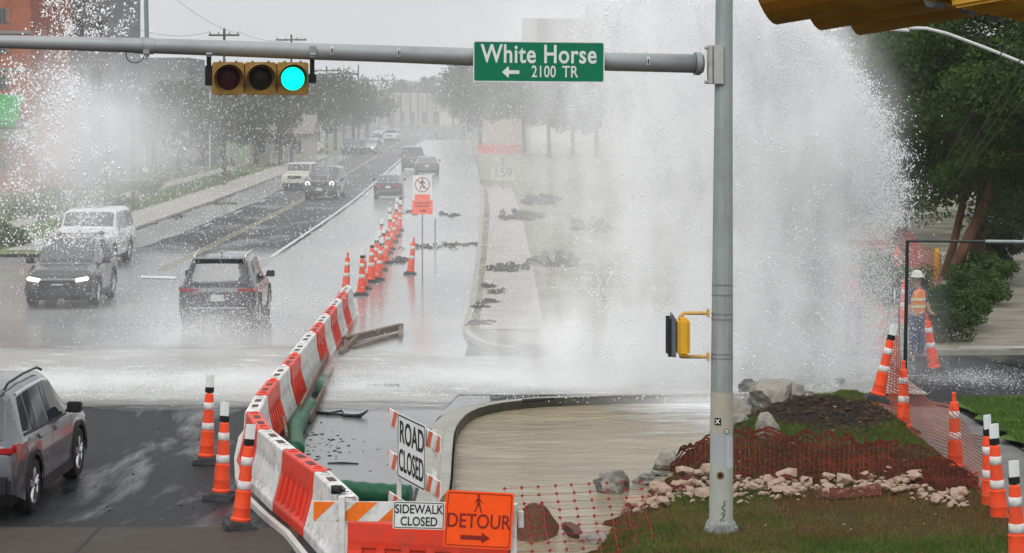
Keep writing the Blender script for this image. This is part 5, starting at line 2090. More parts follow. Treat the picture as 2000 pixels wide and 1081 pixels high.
# ================================================================== VEHICLES
class Body:
    """lofted car body; section points t=0..6: sill, mid, shoulder, belt, roof rail, roof edge, roof centre"""

    def __init__(self, st, arches, zsill, W2):
        # st: y, w_low, w_mid, z_belt, w_belt, z_top, w_top
        self.st = st
        self.arches = arches
        self.zs = zsill
        self.ys = [s[0] for s in st]

    def row(self, y):
        s = [float(np.interp(y, self.ys, [q[i] for q in self.st])) for i in range(1, 7)]
        wl, wm, zb, wb, zt, wt = s
        zl = self.zs + float(np.interp(y, [self.ys[0], self.ys[0] + .5, self.ys[-1] - .5, self.ys[-1]], [.16, 0, 0, .10]))
        for c, r in self.arches:
            d = abs(y - c)
            if d < r:
                zl = max(zl, .34 + math.sqrt(r * r - d * d))
        zm = min(zb - .06, max(zl + .03, zb * .62))
        return [(wl if zl < .4 else wm - .01, zl), (wm, zm), ((wm + wb) / 2 + .012, zb - .05), (wb, zb), (wb + (wt - wb) * .80, zb + (zt - zb) * .84), (wt * .86, zb + (zt - zb) * .985), (0, zt + .0)]

    def pt(self, y, t, side=1):
        r = self.row(y)
        if t < 0:
            t = 0
        i = min(5, int(t))
        f = t - i
        a, c = r[i], r[i + 1]
        return Vector(((a[0] + (c[0] - a[0]) * f) * side, y, a[1] + (c[1] - a[1]) * f))

    def mesh(self, m, mu):
        ys = sorted(set([round(v, 3) for v in list(np.arange(self.ys[0], self.ys[-1] + .001, .085)) + self.ys + [c + s * r for c, r in self.arches for s in (-1.0, -.985, -.93, .93, .985, 1.0)] if self.ys[0] <= v <= self.ys[-1]]))
        b = MB()
        vs = []
        for y in ys:
            r = self.row(y)
            for x, z in r:
                vs.append((x, y, z))
            for x, z in reversed(r[:-1]):
                vs.append((-x, y, z))
        n = 13
        fs = []
        for k in range(len(ys) - 1):
            for i in range(n - 1):
                fs.append((k * n + i, k * n + i + 1, (k + 1) * n + i + 1, (k + 1) * n + i))
        fs.append(tuple(range(n)))
        fs.append(tuple((len(ys) - 1) * n + i for i in range(n - 1, -1, -1)))
        b.add(vs, fs)
        return b

    def patch(self, q, off=.006, nu=6, nv=4, side=1):
        """q: four (y,t) corners; thin skin raised off the body"""
        b = MB()
        def P(u, v):
            y = (q[0][0] * (1 - u) + q[1][0] * u) * (1 - v) + (q[3][0] * (1 - u) + q[2][0] * u) * v
            t = (q[0][1] * (1 - u) + q[1][1] * u) * (1 - v) + (q[3][1] * (1 - u) + q[2][1] * u) * v
            p = self.pt(y, t, side)
            e = .02
            n = (self.pt(y + e, t, side) - self.pt(y - e, t, side)).cross(self.pt(y, min(5.99, t + .05), side) - self.pt(y, max(0, t - .05), side))
            if n.length > 1e-9:
                n.normalize()
            if n.x * side < 0 and t < 4.8 or (t >= 4.8 and n.z < 0):
                n = -n
            return tuple(p + n * off)
        b.grid(P, nu, nv)
        return b


def wheel(root, x, y, r, w, side, rimm, spokes=5):
    wo = link('wheel', None, root, (x, y, r))
    b = MB()
    b.lathe([(r * .66, -w / 2), (r * .92, -w / 2), (r, -w * .32), (r, w * .32), (r * .92, w / 2), (r * .66, w / 2)], n=28, axis='X', caps=False)
    b.build('tyre', M_tyre, wo, autos=35)
    b = MB()
    s = side
    b.lathe([(r * .67, s * w * .42), (r * .62, s * w * .40), (r * .60, s * w * .12), (.02, s * w * .10)], n=28, axis='X', caps=False)
    b.cur = 0
    b.build('wheel_well', M_black, wo)
    b = MB()
    b.lathe([(r * .665, s * (w * .44)), (r * .69, s * w * .47), (r * .62, s * w * .47), (r * .60, s * w * .40)], n=28, axis='X', caps=False)
    for k in range(spokes):
        a = 2 * PI * k / spokes + .3
        for da in (-.16, .16):
            p1 = (s * w * .42, math.cos(a + da * .3) * r * .12, math.sin(a + da * .3) * r * .12)
            p2 = (s * w * .45, math.cos(a + da) * r * .62, math.sin(a + da) * r * .62)
            b.tube([p1, p2], [.026, .017], n=5)
    b.lathe([(.001, s * w * .48), (.055, s * w * .47), (.06, s * w * .38)], n=14, axis='X', caps=False)
    b.build('rim', rimm, wo)
    return wo


def car(name, label, cat, loc, rot, paint, kind='suv', detail=2, heads='off', tails=True, rimm=None, plate_txt=False, scale=(1, 1, 1), front=True, clad=True, rail=None):
    t = thing(name, label, cat, loc, rot)
    t.scale = scale
    rimm = rimm or M_rim
    if kind == 'suv':      # compact SUV, length 4.6
        st = [(0.0, .80, .86, .86, .80, .87, .72), (.07, .86, .905, .99, .83, 1.0, .72), (.16, .88, .915, 1.02, .845, 1.08, .70), (.50, .90, .925, 1.04, .86, 1.585, .62), (.66, .90, .925, 1.04, .86, 1.645, .62),
              (1.3, .90, .925, 1.02, .865, 1.69, .64), (2.2, .90, .925, 1.0, .865, 1.69, .645), (2.62, .90, .925, .99, .865, 1.64, .64), (3.42, .90, .92, .985, .86, 1.10, .70), (3.55, .90, .92, .98, .84, 1.045, .70), (4.2, .89, .91, .92, .76, .955, .62), (4.48, .84, .87, .78, .70, .80, .55), (4.6, .74, .78, .62, .62, .64, .5)]
        arches, zs, R_, Lc = [(.93, .42), (3.62, .42)], .24, .36, 4.6
        wins = [((.62, 3.12), (1.02, 3.08), (1.06, 3.92), (.86, 3.90)), ((1.08, 3.08), (1.92, 3.06), (1.92, 3.95), (1.12, 3.92)), ((2.00, 3.06), (3.05, 3.06), (2.58, 3.93), (2.00, 3.95))]
        wsh = ((2.70, 3.36))
        tz = (.10, .50)
    elif kind == 'sedan':
        st = [(0.0, .80, .88, .90, .80, .92, .70), (.08, .86, .93, .99, .82, 1.01, .72), (.55, .90, .945, 1.01, .84, 1.06, .72), (.62, .90, .945, 1.01, .85, 1.07, .66), (1.25, .90, .945, 1.0, .86, 1.41, .60), (1.7, .90, .945, .99, .86, 1.46, .60),
              (2.4, .90, .945, .97, .86, 1.45, .61), (2.7, .90, .945, .96, .86, 1.41, .61), (3.5, .90, .94, .95, .85, 1.0, .68), (4.6, .88, .93, .86, .76, .89, .6), (4.9, .80, .86, .70, .68, .72, .5), (5.0, .72, .78, .58, .6, .6, .45)]
        arches, zs, R_, Lc = [(1.05, .40), (4.05, .40)], .22, .355, 5.0
        wins = [((1.15, 3.1), (1.9, 3.08), (1.9, 3.92), (1.45, 3.85)), ((1.98, 3.08), (3.1, 3.08), (2.65, 3.9), (1.98, 3.92))]
        wsh = (2.78, 3.44)
        tz = (.68, 1.2)
    else:                 # boxy off-roader / pickup / truck
        st = [(0.0, .86, .93, 1.05, .90, 1.08, .80), (.05, .90, .95, 1.12, .92, 1.16, .78), (.10, .90, .955, 1.13, .92, 1.74, .76), (.3, .90, .955, 1.13, .92, 1.82, .76), (1.5, .90, .955, 1.13, .92, 1.85, .77), (2.5, .90, .955, 1.12, .92, 1.84, .77),
              (2.65, .90, .955, 1.12, .92, 1.80, .77), (3.05, .90, .955, 1.12, .92, 1.22, .80), (3.2, .90, .955, 1.10, .91, 1.17, .80), (4.3, .90, .95, 1.06, .88, 1.12, .76), (4.45, .86, .93, 1.0, .86, 1.04, .7), (4.55, .82, .90, .80, .80, .84, .65)]
        arches, zs, R_, Lc = [(.95, .47), (3.65, .47)], .36, .41, 4.55
        wins = [((.25, 3.10), (1.2, 3.08), (1.2, 3.92), (.25, 3.92)), ((1.28, 3.08), (2.0, 3.08), (2.0, 3.95), (1.28, 3.95)), ((2.06, 3.08), (2.85, 3.08), (2.62, 3.92), (2.06, 3.95))]
        wsh = (2.70, 3.0)
        tz = (.055, .095)
    bd = Body(st, arches, zs, .9)
    bd.mesh(paint, None).build('body', paint, t, autos=38, recalc=True)
    # dark underbody fills the arches
    b = MB()
    b.bbox(-.80, .80, .25, Lc - .3, .22, .72)
    b.build('underbody', M_black, t)
    for c, r in arches:
        for s in (-1, 1):
            wheel(t, s * .80, c, R_, .235, s, rimm)
    for s in (-1, 1):
        for w_ in wins:
            bd.patch(w_, .007, 8, 4, s).build('side_window', M_glass, t, smooth=True)
        if detail > 1 and clad:
            # wheel arch lips and sill cladding
            for c, r in arches:
                b = MB()
                vs = []
                n = 20
                for k in range(n + 1):
                    a = PI * k / n
                    for rr, dx in ((r - .005, .0), (r + .065, .006), (r + .065, -.02)):
                        y_, z_ = c + rr * math.cos(a), .34 + rr * math.sin(a)
                        xx = float(np.interp(y_, bd.ys, [q[2] for q in st]))
                        vs.append((s * (xx + .012 + dx - .02 * (z_ > .85)), y_, z_))
                b.add(vs, [(3 * k + i, 3 * k + i + 1, 3 * k + 4 + i, 3 * k + 3 + i) for k in range(n) for i in range(2)])
                b.build('arch_cladding', M_trim, t)
            b = MB()
            b.bbox(s * .90 - .02, s * .90 + .028, arches[0][0] + arches[0][1] + .03, arches[1][0] - arches[1][1] - .03, zs - .02, zs + .13)
            b.build('sill_cladding', M_trim, t)
            # door seams, handles
            for yy in (wins[-1][0][0] - .04, wins[-2][0][0] - .02 if len(wins) > 2 else wins[0][0][0], wins[-1][1][0] + .12):
                bd.patch([(yy, .35), (yy + .012, .35), (yy + .012, 3.0), (yy, 3.0)], .0035, 1, 8, s).build('door_seam', M_black, t)
            for yy in (wins[-1][0][0] + .08, wins[-2][0][0] + .10):
                bd.patch([(yy, 1.92), (yy + .22, 1.95), (yy + .22, 2.12), (yy, 2.10)], .022, 3, 2, s).build('door_handle', paint, t, smooth=True)
                bd.patch([(yy + .03, 1.82), (yy + .19, 1.85), (yy + .19, 1.93), (yy + .03, 1.90)], .006, 3, 2, s).build('handle_recess', M_black, t, smooth=True)
            # bright strip along the window tops / belt
            yb = wins[0][0][0]
            bd.patch([(yb, 3.0), (wins[-1][1][0], 3.0), (wins[-1][1][0], 3.06), (yb, 3.08)], .010, 12, 1, s).build('belt_trim', M_chrome if rail is None else M_trim, t, smooth=True)
            bd.patch([(wins[0][3][0], 3.95), (wins[-1][2][0], 3.97), (wins[-1][2][0], 4.05), (wins[0][3][0], 4.03)], .010, 12, 1, s).build('roof_trim', M_chrome, t, smooth=True)
        # mirrors
        b = MB()
        ym = wins[-1][1][0] - .12
        b.box((s * 1.0, ym, 1.10), (.20, .12, .15), (0, 0, s * R(-8)))
        b.box((s * .90, ym, 1.05), (.10, .05, .04))
        b.build('door_mirror', M_trim if clad else paint, t, bevel=.03)
    # windshield + rear window across
    def across(y0, y1, t0, off, name, m, wmul=1.0, t1=6.0):
        b = MB()
        def P(u, v):
            y = y0 + (y1 - y0) * v
            x = -1 + 2 * u
            tt = t1 - (t1 - t0) * abs(x)
            p = bd.pt(y, tt, 1 if x >= 0 else -1)
            e = .01
            n = (bd.pt(y + e, tt) - bd.pt(y - e, tt))
            nn = Vector((0, -n.z, n.y)).normalized()
            if nn.z < 0:
                nn = -nn
            return tuple(p + nn * off)
        b.grid(P, 14, 5)
        return b.build(name, m, t, smooth=True)
    across(wsh[0], wsh[1], 4.35, .008, 'windshield', M_glass)
    across(tz[0] + .04 if kind != 'box' else tz[0], tz[1], 4.3 if kind != 'box' else 4.3, .008, 'rear_window', M_glass)
    if detail > 1 and kind == 'suv':
        # roof rails, spoiler, aerial
        for s in (-1, 1):
            b = MB()
            b.tube([(s * .60, .62, 1.64), (s * .605, .78, 1.70), (s * .62, 1.5, 1.735), (s * .62, 2.3, 1.725), (s * .62, 2.55, 1.665)], .017, n=8)
            b.build('roof_rail', rail or M_chrome, t, smooth=True)
        b = MB()
        b.box((0, .50, 1.625), (1.18, .22, .035), (R(10), 0, 0))
        b.build('spoiler', paint, t, bevel=.012)
        b = MB()
        b.box((0, 1.05, 1.72), (.045, .15, .06), taper=(.5, .35))
        b.build('aerial_fin', M_trim, t, bevel=.01)
    # rear: lamps, bumper, plate
    yr = 0.0
    for s in (-1, 1):
        if kind == 'suv':
            b = MB()
            b.box((s * .66, .055, .935), (.42, .12, .075), (0, s * R(-3), s * R(-8)))
            b.box((s * .875, .16, .96), (.055, .22, .11), (0, 0, s * R(-6)))
        elif kind == 'sedan':
            b = MB()
            b.box((s * .55, .01, .86), (.58, .06, .10))
        else:
            b = MB()
            b.box((s * .84, .01, .95), (.12, .06, .26))
        b.build('tail_lamp', M_tail, t, bevel=.012)
    b = MB()
    b.box((0, .02, .50), (1.66, .20, .24))
    b.build('rear_bumper', M_trim, t, bevel=.04)
    b = MB()
    b.box((0, -.09, .545), (1.30, .02, .022))
    b.build('bumper_strip', M_chrome, t)
    b = MB()
    b.box((0, -.012, .76), (.31, .02, .155))
    b.build('number_plate', M_plate, t, bevel=.004)
    # front: lamps, grille, bumper
    yf = Lc
    mh = {'on': M_head, 'off': M_headoff}[heads]
    if kind == 'box' and heads == 'on' and front == 'round':
        for s in (-1, 1):
            b = MB()
            b.lathe([(.125, 0), (.125, .03), (.085, .045), (.085, .03)], n=22, axis='Y')
            b.build('headlight', M_head, t, loc=(s * .68, yf - .05, .93))
            b = MB()
            b.lathe([(.075, 0), (.02, .01)], n=16, axis='Y')
            b.build('headlight_centre', M_trim, t, loc=(s * .68, yf + .0, .93))
    else:
        for s in (-1, 1):
            b = MB()
            zz = .74 if kind != 'box' else .92
            b.box((s * .62, yf - .06, zz), (.34, .14, .09 if kind != 'box' else .15), (0, s * R(-8), s * R(-14)))
            b.build('headlight', mh, t, bevel=.02)
    b = MB()
    zg = .62 if kind != 'box' else .90
    b.box((0, yf + .0, zg), (.95, .05, .20))
    b.box((0, yf - .01, .40), (1.2, .08, .14))
    b.build('grille', M_trim, t, bevel=.015)
    b = MB()
    b.box((0, yf + .03, .62 if kind != 'box' else .60), (.30, .02, .15) if kind != 'suv' else (.30, .02, .03))
    b.build('front_badge', M_plate, t)
    b = MB()
    b.box((0, yf - .10, .47), (1.62, .25, .20))
    b.build('front_bumper', M_trim if kind == 'box' else paint, t, bevel=.05)
    return t


def paintm(name, col, metal=.3, rough=.28):
    return mat('paint_' + name, col, rough, metal, var=.05, vscale=1.5, coat=.8, dirt=tuple(c * .7 for c in col), dirt_amt=.35, dirt_scale=2.5, rvar=.05)

P_grey = paintm('grey', (.085, .09, .098), .4)
P_dark = paintm('dark_grey', (.045, .048, .055), .3)
P_black = paintm('black', (.016, .017, .02), .2)
P_white = paintm('white', (.55, .55, .54), .0)
P_silver = paintm('silver', (.30, .31, .31), .5)
P_cream = paintm('cream', (.38, .37, .30), .0)
P_green = paintm('green_grey', (.045, .052, .050), .2)
P_maroon = paintm('maroon', (.05, .035, .04), .3)

# heading slightly left, as the far road goes
def facing(px, py, yaw, L=4.6, z=0.0):
    """origin (rear) of an oncoming car whose front centre stands at this pixel"""
    p = G(px, py)
    a = R(yaw)
    return Vector((p.x + math.sin(a) * L, p.y - math.cos(a) * L, z))
# foreground SUV: right-side wheels' contact points known
ra, fa = G(62, 1002), G(150, 933)
yawc = math.atan2(fa.y - ra.y, fa.x - ra.x) - PI / 2
dirv = Vector((-math.sin(yawc), math.cos(yawc), 0))
rgt = Vector((math.cos(yawc), math.sin(yawc), 0))
mid_ = (ra + fa) / 2
org = mid_ - dirv * 2.275 - rgt * .88
car('grey_suv', 'grey SUV cut off by the left edge in the foreground, nearest of all the cars', 'car', org, (0, 0, yawc), P_grey, 'suv', 2, rail=M_trim)
p = G(424, 648)
car('dark_suv', 'dark SUV driving away through spray in the middle of the flooded lane, silver roof rails', 'car', (p.x + .0, p.y, 0), (0, 0, R(1.5)), paintm('charcoal', (.03, .031, .036), .3), 'suv', 2, rail=M_chrome, scale=(1, 1, 1.03))
car('oncoming_suv', 'dark oncoming SUV with bright headlights at the far left', 'car', facing(112, 606, 182), (0, 0, R(182)), P_black, 'suv', 2, heads='on', scale=(1.0, 1, 1.06), rail=M_trim)
car('white_truck', 'white pickup right behind the dark oncoming SUV', 'truck', facing(152, 528, 180, 5), (0, 0, R(180)), P_white, 'box', 1, heads='on', clad=False, scale=(1.06, 1.1, 1.02))
car('offroad_suv', 'boxy dark off-roader with round glowing headlights on the dark lanes', 'car', facing(624, 392, 176, 4.55), (0, 0, R(176)), P_green, 'box', 2, heads='on', front='round', clad=False)
car('cream_suv', 'pale SUV beside and behind the boxy off-roader', 'car', facing(575, 373, 176, 4.55), (0, 0, R(176)), P_cream, 'box', 1, clad=False, scale=(.9, 1, .92))
p = G(758, 391)
car('dark_sedan', 'dark sedan driving away, low and wide, left of the orange sign', 'car', (p.x, p.y, 0), (0, 0, R(2)), P_black, 'sedan', 1, clad=False, scale=(.88, 1, .95))
p = G(806, 335)
car('dark_van', 'dark boxy van driving away above the sedan', 'car', (p.x, p.y, 0), (0, 0, R(3)), P_green, 'box', 1, clad=False, scale=(.97, 1, 1.08))
p = G(834, 345)
car('far_sedan', 'dark car half hidden behind the no-pedestrians sign top', 'car', (p.x, p.y, 0), (0, 0, R(3)), P_dark, 'sedan', 1, clad=False)
p = G(693, 304)
car('dark_jeep', 'small dark oncoming jeep at the left kerb far up the street', 'car', (p.x, p.y + 4.5, 0), (0, 0, R(172)), P_black, 'box', 1, clad=False, scale=(.95, 1, .95))
p = G(728, 302)
car('silver_suv', 'silver oncoming car with lit headlights beside the dark jeep', 'car', (p.x, p.y + 4.5, 0), (0, 0, R(172)), P_silver, 'suv', 1, heads='on', clad=False)
p = G(769, 278)
car('white_pickup', 'white oncoming pickup furthest but one up the street', 'truck', (p.x, p.y + 4.5, 0), (0, 0, R(172)), P_white, 'box', 1, clad=False)
p = G(751, 270)
car('silver_minivan', 'silver minivan behind the far white pickup', 'car', (p.x, p.y + 4.5, 0), (0, 0, R(165)), P_silver, 'suv', 1, clad=False, scale=(1.05, 1, 1.1))
p = G(593, 303)
car('parked_car', 'white car parked under the trees left of the street', 'car', (p.x + 2, p.y, .12), (0, 0, R(80)), P_white, 'suv', 1, clad=False)
p = G(858, 237)
car('red_car', 'tiny reddish car at the far end of the street', 'car', (p.x, p.y, 0), (0, 0, R(8)), paintm('red', (.35, .06, .04)), 'sedan', 1, clad=False, scale=(1.3, 1, 1.3))
# rider far up the street
mc = thing('motorcycle', 'distant motorcycle on the right of the far street', 'motorcycle', G(853, 272))
for y_ in (-.7, .7):
    b = MB()
    b.lathe([(.18, -.06), (.32, -.05), (.32, .05), (.18, .06)], (0, y_, .32), n=16, axis='X', caps=False)
    b.build('wheel', M_tyre, mc)
b = MB()
b.box((0, 0, .62), (.28, 1.0, .35), taper=(.7, .8))
b.box((0, .45, 1.0), (.75, .06, .05))
b.tube([(0, .7, .32), (0, .5, 1.0)], .03, n=6)
b.build('frame_tank', P_dark, mc, bevel=.03)
worker(G(853, 272) + Vector((0, -.1, .1)), PI, 'rider on the distant motorcycle in light clothes', mat('hard_hat_white', (0, 0, 0)), mat('vest_pale', (.5, .45, .3), .7), mat('trousers_blue', (0, 0, 0)))

# ================================================================== BUILDINGS
def wall_box(root, x0, x1, y0, y1, z0, z1, m, name='wall'):
    b = MB()
    b.bbox(x0, x1, y0, y1, z0, z1)
    return b.build(name, m, root)


# red brick building, far left
BD_ = 128.0
bb = thing('brick_building', 'red brick apartment building at the top left edge with dark windows', 'building', (W(0, 0, BD_).x, BD_, .1))
bx1 = W(60, 0, BD_).x - bb.location.x
wall_box(bb, -14, bx1, 0, 14, 0, 22, M_brick)
# brick courses as real relief lines would be sub pixel here; floors bands and windows are built
for z in (4.0, 7.2, 9.35, 12.6):
    b = MB()
    b.bbox(-14.0, bx1 + .02, -.08, .0, z, z + .16)
    b.build('string_course', mat('grey_trim', (.22, .22, .22), .7), bb)
M_wing = mat('window_glass', (.03, .035, .04), .08, var=.2, spec=1.0)
M_winf = mat('window_frame', (.12, .13, .13), .5)
def window(root, x, z, w, h, y=0, frame=M_winf, mull=1, name='window'):
    fr = MB()
    t = .06
    for a in ((x - w / 2 - t, x + w / 2 + t, z - t, z), (x - w / 2 - t, x + w / 2 + t, z + h, z + h + t), (x - w / 2 - t, x - w / 2, z, z + h), (x + w / 2, x + w / 2 + t, z, z + h)):
        fr.bbox(a[0], a[1], y - .06, y - .003, a[2], a[3])
    if mull:
        fr.bbox(x - .02, x + .02, y - .05, y - .03, z, z + h)
    f = fr.build(name, frame, root)
    g = MB()
    g.bbox(x - w / 2, x + w / 2, y - .028, y - .004, z, z + h)
    g.build('pane', M_wing, f)
    return f
def zat(py, D, base=.1):
    return CAMH - (py - HZ) * D / FPX - base
for py in (43, 102, 172, 260, 330):
    for px in (5, -60, -125):
        window(bb, W(px, 0, BD_).x - bb.location.x, zat(py, BD_), .55 * 1.0, .75)
    b = MB()
    xx = W(12, 0, BD_).x - bb.location.x
    b.bbox(xx + .0, xx + .22, -.05, -.0035, zat(py, BD_) - .05, zat(py, BD_) + .85)
    b.build('shutter', mat('tan_panel', (.28, .17, .09), .7), bb)
aw = thing('green_awning', 'bright green shop awning at the left edge below the brick wall', 'awning', (W(10, 0, BD_ - 2).x, BD_ - 1.2, zat(185, BD_, 0)))
b = MB()
b.grid(lambda u, v: (-6 + 6.9 * u, -1.6 * v, -1.5 * v - .0), 12, 3)
b.build('canopy', mat('awning_green', (.02, .24, .05), .6, var=.1), aw)
b = MB()
b.bbox(-6, .9, -1.66, -1.60, -1.85, -1.5)
b.build('valance', mat('awning_green', (0, 0, 0)), aw)
shp = thing('shop_sign', 'white sign board with black letters under the green awning', 'sign', (W(12, 0, BD_ - 2).x, BD_ - 1.0, zat(262, BD_, 0)))
plate('sign_panel', 1.9, .55, .03, .05, M_signwhite, shp, (0, 0, 0))
text('lettering', 'TOI', .42, M_signblack, shp, (0, -.003, 0))

# dark grey tower beside it
tw = thing('grey_tower', 'dark grey apartment block right of the brick building behind falling water', 'building', (W(60, 0, 140).x, 140, .1))
xw = W(212, 0, 140).x - tw.location.x
wall_box(tw, 0, W(125, 0, 140).x - tw.location.x, 0, 12, 0, 20, mat('dark_cladding', (.05, .055, .06), .6, var=.2))
wall_box(tw, W(125, 0, 140).x - tw.location.x + .003, xw, .25, 12, 0, 18, mat('grey_cladding', (.20, .20, .21), .7, var=.15))
for k in range(5):
    for j in range(2):
        window(tw, .9 + j * 1.0, 3 + 3.1 * k, .6, 1.5, 0)
for k in range(5):
    for j in range(2):
        window(tw, (W(150, 0, 140).x - tw.location.x) + j * 1.2, 3 + 3.1 * k, .7, 1.4, .25)
lt = thing('flat_block', 'flat topped grey building behind the trees under the mast arm', 'building', (W(200, 0, 185).x, 185, .1))
wall_box(lt, 0, W(368, 0, 185).x - lt.location.x, 0, 10, 0, zat(113, 185), mat('block_grey', (.15, .15, .155), .8, var=.25, vscale=.8))
wall_box(lt, W(368, 0, 185).x - lt.location.x + .02, W(400, 0, 185).x - lt.location.x, 1, 9, 0, zat(140, 185), mat('block_grey2', (.13, .13, .135), .8))
for k in range(4):
    for j in range(2):
        window(lt, 1.5 + k * 1.6, 2.4 + j * 2.6, .8, 1.2)

# pale apartment building behind the spray
ap_ = thing('pale_apartments', 'large pale apartment building dissolving in the spray behind the green sign', 'building', (W(1020, 0, 300).x, 300, .1))
M_pb = mat('pale_render', (.44, .43, .42), .8, var=.06, dirt=(.34, .33, .32), dirt_amt=.5)
L1 = W(1150, 0, 300).x - ap_.location.x
wall_box(ap_, 0, L1, 0, 14, 0, zat(36, 300), M_pb)
wall_box(ap_, L1 + .01, L1 + 14, .4, 14, 0, zat(4, 300), M_pb)
wall_box(ap_, W(1050, 0, 300).x - ap_.location.x, W(1112, 0, 300).x - ap_.location.x, -.3, -.01, 3, zat(38, 300), mat('pale_panel', (.30, .27, .27), .8, var=.2), 'bay')
for k in range(4):
    for j in range(9):
        (j == 0 and k > 1) and window(ap_, 1.6 + j * 2.2, 2.0 + 3.0 * k, 1.0, 1.4, -.305 if 1.2 < 1.0 + j * 2.2 < 4.7 else (0 if 1.0 + j * 2.2 < L1 else .4))
ob = thing('white_building', 'white building with dark flat roof beside the big tree, letters on its wall', 'building', (W(1400, 0, 120).x, 120, .1))
x1_ = W(1612, 0, 120).x - ob.location.x
M_wb = mat('white_wall', (.40, .40, .40), .8, var=.06)
wall_box(ob, 0, x1_, 0, 14, 0, zat(68, 120), M_wb)
wall_box(ob, -.2, x1_ + .25, -.3, 14, zat(68, 120) + .003, zat(57, 120), mat('roof_dark', (.03, .03, .03), .6), 'roof')
wall_box(ob, x1_ - .9, x1_ - .1, 2, 6, zat(57, 120) + .003, zat(44, 120), mat('roof_box', (.35, .33, .27), .7), 'roof_box')
wall_box(ob, x1_ + .005, x1_ + 1.5, 1.2, 14, 0, zat(60, 120), mat('dark_slate', (.045, .055, .06), .6), 'side_wing')
text('lettering', 'RD', .62, mat('letter_grey', (.12, .12, .12), .6), ob, (W(1581, 0, 120).x - ob.location.x, -.004, zat(89, 120)), bold=.01)
for k in range(3):
    window(ob, 1.0 + 1.5 * k, 5.5, .8, 1.2)

# filling station behind the spray: red canopy and price pylon
st_ = thing('filling_station', 'low beige shop with a red fascia faintly visible through the spray', 'building', (W(925, 0, 230).x, 230, .1))
wall_box(st_, 0, 5.6, 2, 9, 0, zat(300, 230), mat('beige_wall', (.33, .31, .25), .8))
wall_box(st_, .4, 5.2, .5, 2.5, zat(302, 230), zat(284, 230), mat('fascia_red', (.55, .06, .04), .6), 'fascia')
wall_box(st_, 1.0, 6.0, 3, 9, zat(300, 230) + .003, zat(235, 230), mat('beige_wall', (0, 0, 0)), 'upper_storey')
py_ = thing('price_sign', 'pale price sign reading 159 standing in the misty verge', 'sign', (W(982, 0, 133).x, 133, .12))
b = MB()
b.cyl((0, 0, 0), (0, 0, 2.0), .06, n=8)
b.build('post', M_galv, py_)
plate('sign_panel', 1.45, .9, .04, .06, mat('price_panel', (.42, .41, .35), .6), py_, (0, -.08, zat(338, 133, .12)))
text('lettering', '159', .80, mat('price_grey', (.16, .16, .15), .6), py_, (0, -.084, zat(338, 133, .12)))

# far commercial row at the end of the street
fr_ = thing('shop_row', 'low beige shopping strip closing the far end of the street', 'building', (W(735, 0, 560).x, 560, .0))
xe = W(895, 0, 560).x - fr_.location.x
wall_box(fr_, 0, xe, 0, 20, 0, zat(182, 560, 0), mat('strip_wall', (.38, .37, .34), .8, var=.1))
for px in (745, 770, 790, 812, 835):
    x = W(px, 0, 560).x - fr_.location.x
    wall_box(fr_, x, x + 1.6, -1.0, -.01, 0, zat(184, 560, 0), mat('strip_pier', (.24, .22, .17), .8), 'pier')
for px in (755, 781, 800, 824, 848):
    window(fr_, W(px, 0, 560).x - fr_.location.x + .6, .3, 1.4, 3.2, 0, mull=0, name='shop_window')
hs_ = thing('beige_house', 'small beige house among the trees left of the street', 'house', (W(488, 0, 195).x, 195, .1))
wall_box(hs_, 0, 5.4, 0, 7, 0, 2.6, mat('house_wall', (.38, .36, .29), .8, var=.1))
b = MB()
b.prism([(-.4, 2.603), (7.4, 2.603), (3.5, 4.3)], (-.3, 0, 0), (5.7, 0, 0), up=(0, 0, 1))
for i, v in enumerate(b.v):
    b.v[i] = (v[0], -v[1] if False else v[1], v[2])
rf_ = b.build('roof', mat('house_roof', (.16, .15, .13), .8), hs_)
rf_.location = (0, 7, 0)
for k in range(3):
    window(hs_, 1.0 + 1.6 * k, .9, .7, 1.1)
# white porch railing with posts
rl_ = thing('white_railing', 'white board railing by the house under the trees', 'fence', G(552, 322, .12))
for k in range(5):
    b = MB()
    b.bbox(-1 + k * .5, -.93 + k * .5, 0, .06, 0, 1.2)
    b.build('picket', M_whitep, rl_)
for z in (.35, 1.05, 1.6):
    b = MB()
    b.bbox(-1.1, 1.2, .065, .10, z, z + .14)
    b.build('rail', M_whitep, rl_)

# ================================================================== UTILITY POLES, POSTS, WIRES
def upole(px, base, top, arms=True, label='', r=.13, armpx=30, D=None):
    p = G(px, base, .1)
    D = p.y
    h = CAMH - (top - HZ) * D / FPX - .1
    t = thing('utility_pole', label, 'utility pole', p, group='utility poles along the left of the street')
    b = MB()
    b.cyl((0, 0, 0), (0, 0, h), r, r * .62, n=8)
    b.build('pole', M_polewood, t)
    if arms:
        b = MB()
        b.box((0, -.12, h - .45), (2 * armpx * D / FPX, .10, .12))
        b.build('crossarm', M_polewood, t)
        for s in (-.9, -.35, .35, .9):
            b = MB()
            b.lathe([(.045, 0), (.05, .08), (.03, .14)], (s * armpx * D / FPX, -.12, h - .38), n=8)
            b.build('insulator', mat('insulator', (.2, .2, .2), .3), t)
    return t, Vector((p.x, p.y, p.z + h))
ups = []
for a in ((438, 358, 56, True, 'nearest utility pole, its crossarm showing above the mast arm left of the signal'),
          (569, 325, 68, True, 'second utility pole, rising behind the green lens of the signal'),
          (638, 302, 130, True, 'utility pole with crossarm just right of the traffic signal'),
          (671, 288, 137, True, 'utility pole next to the plain tall pole, crossarm below its neighbour'),
          (700, 285, 127, False, 'plain pole without crossarm right of the crossarm poles'),
          (719, 275, 152, True, 'small distant pole with crossarm left of the shopping strip')):
    ups.append(upole(a[0], a[1], a[2], a[3], a[4]))
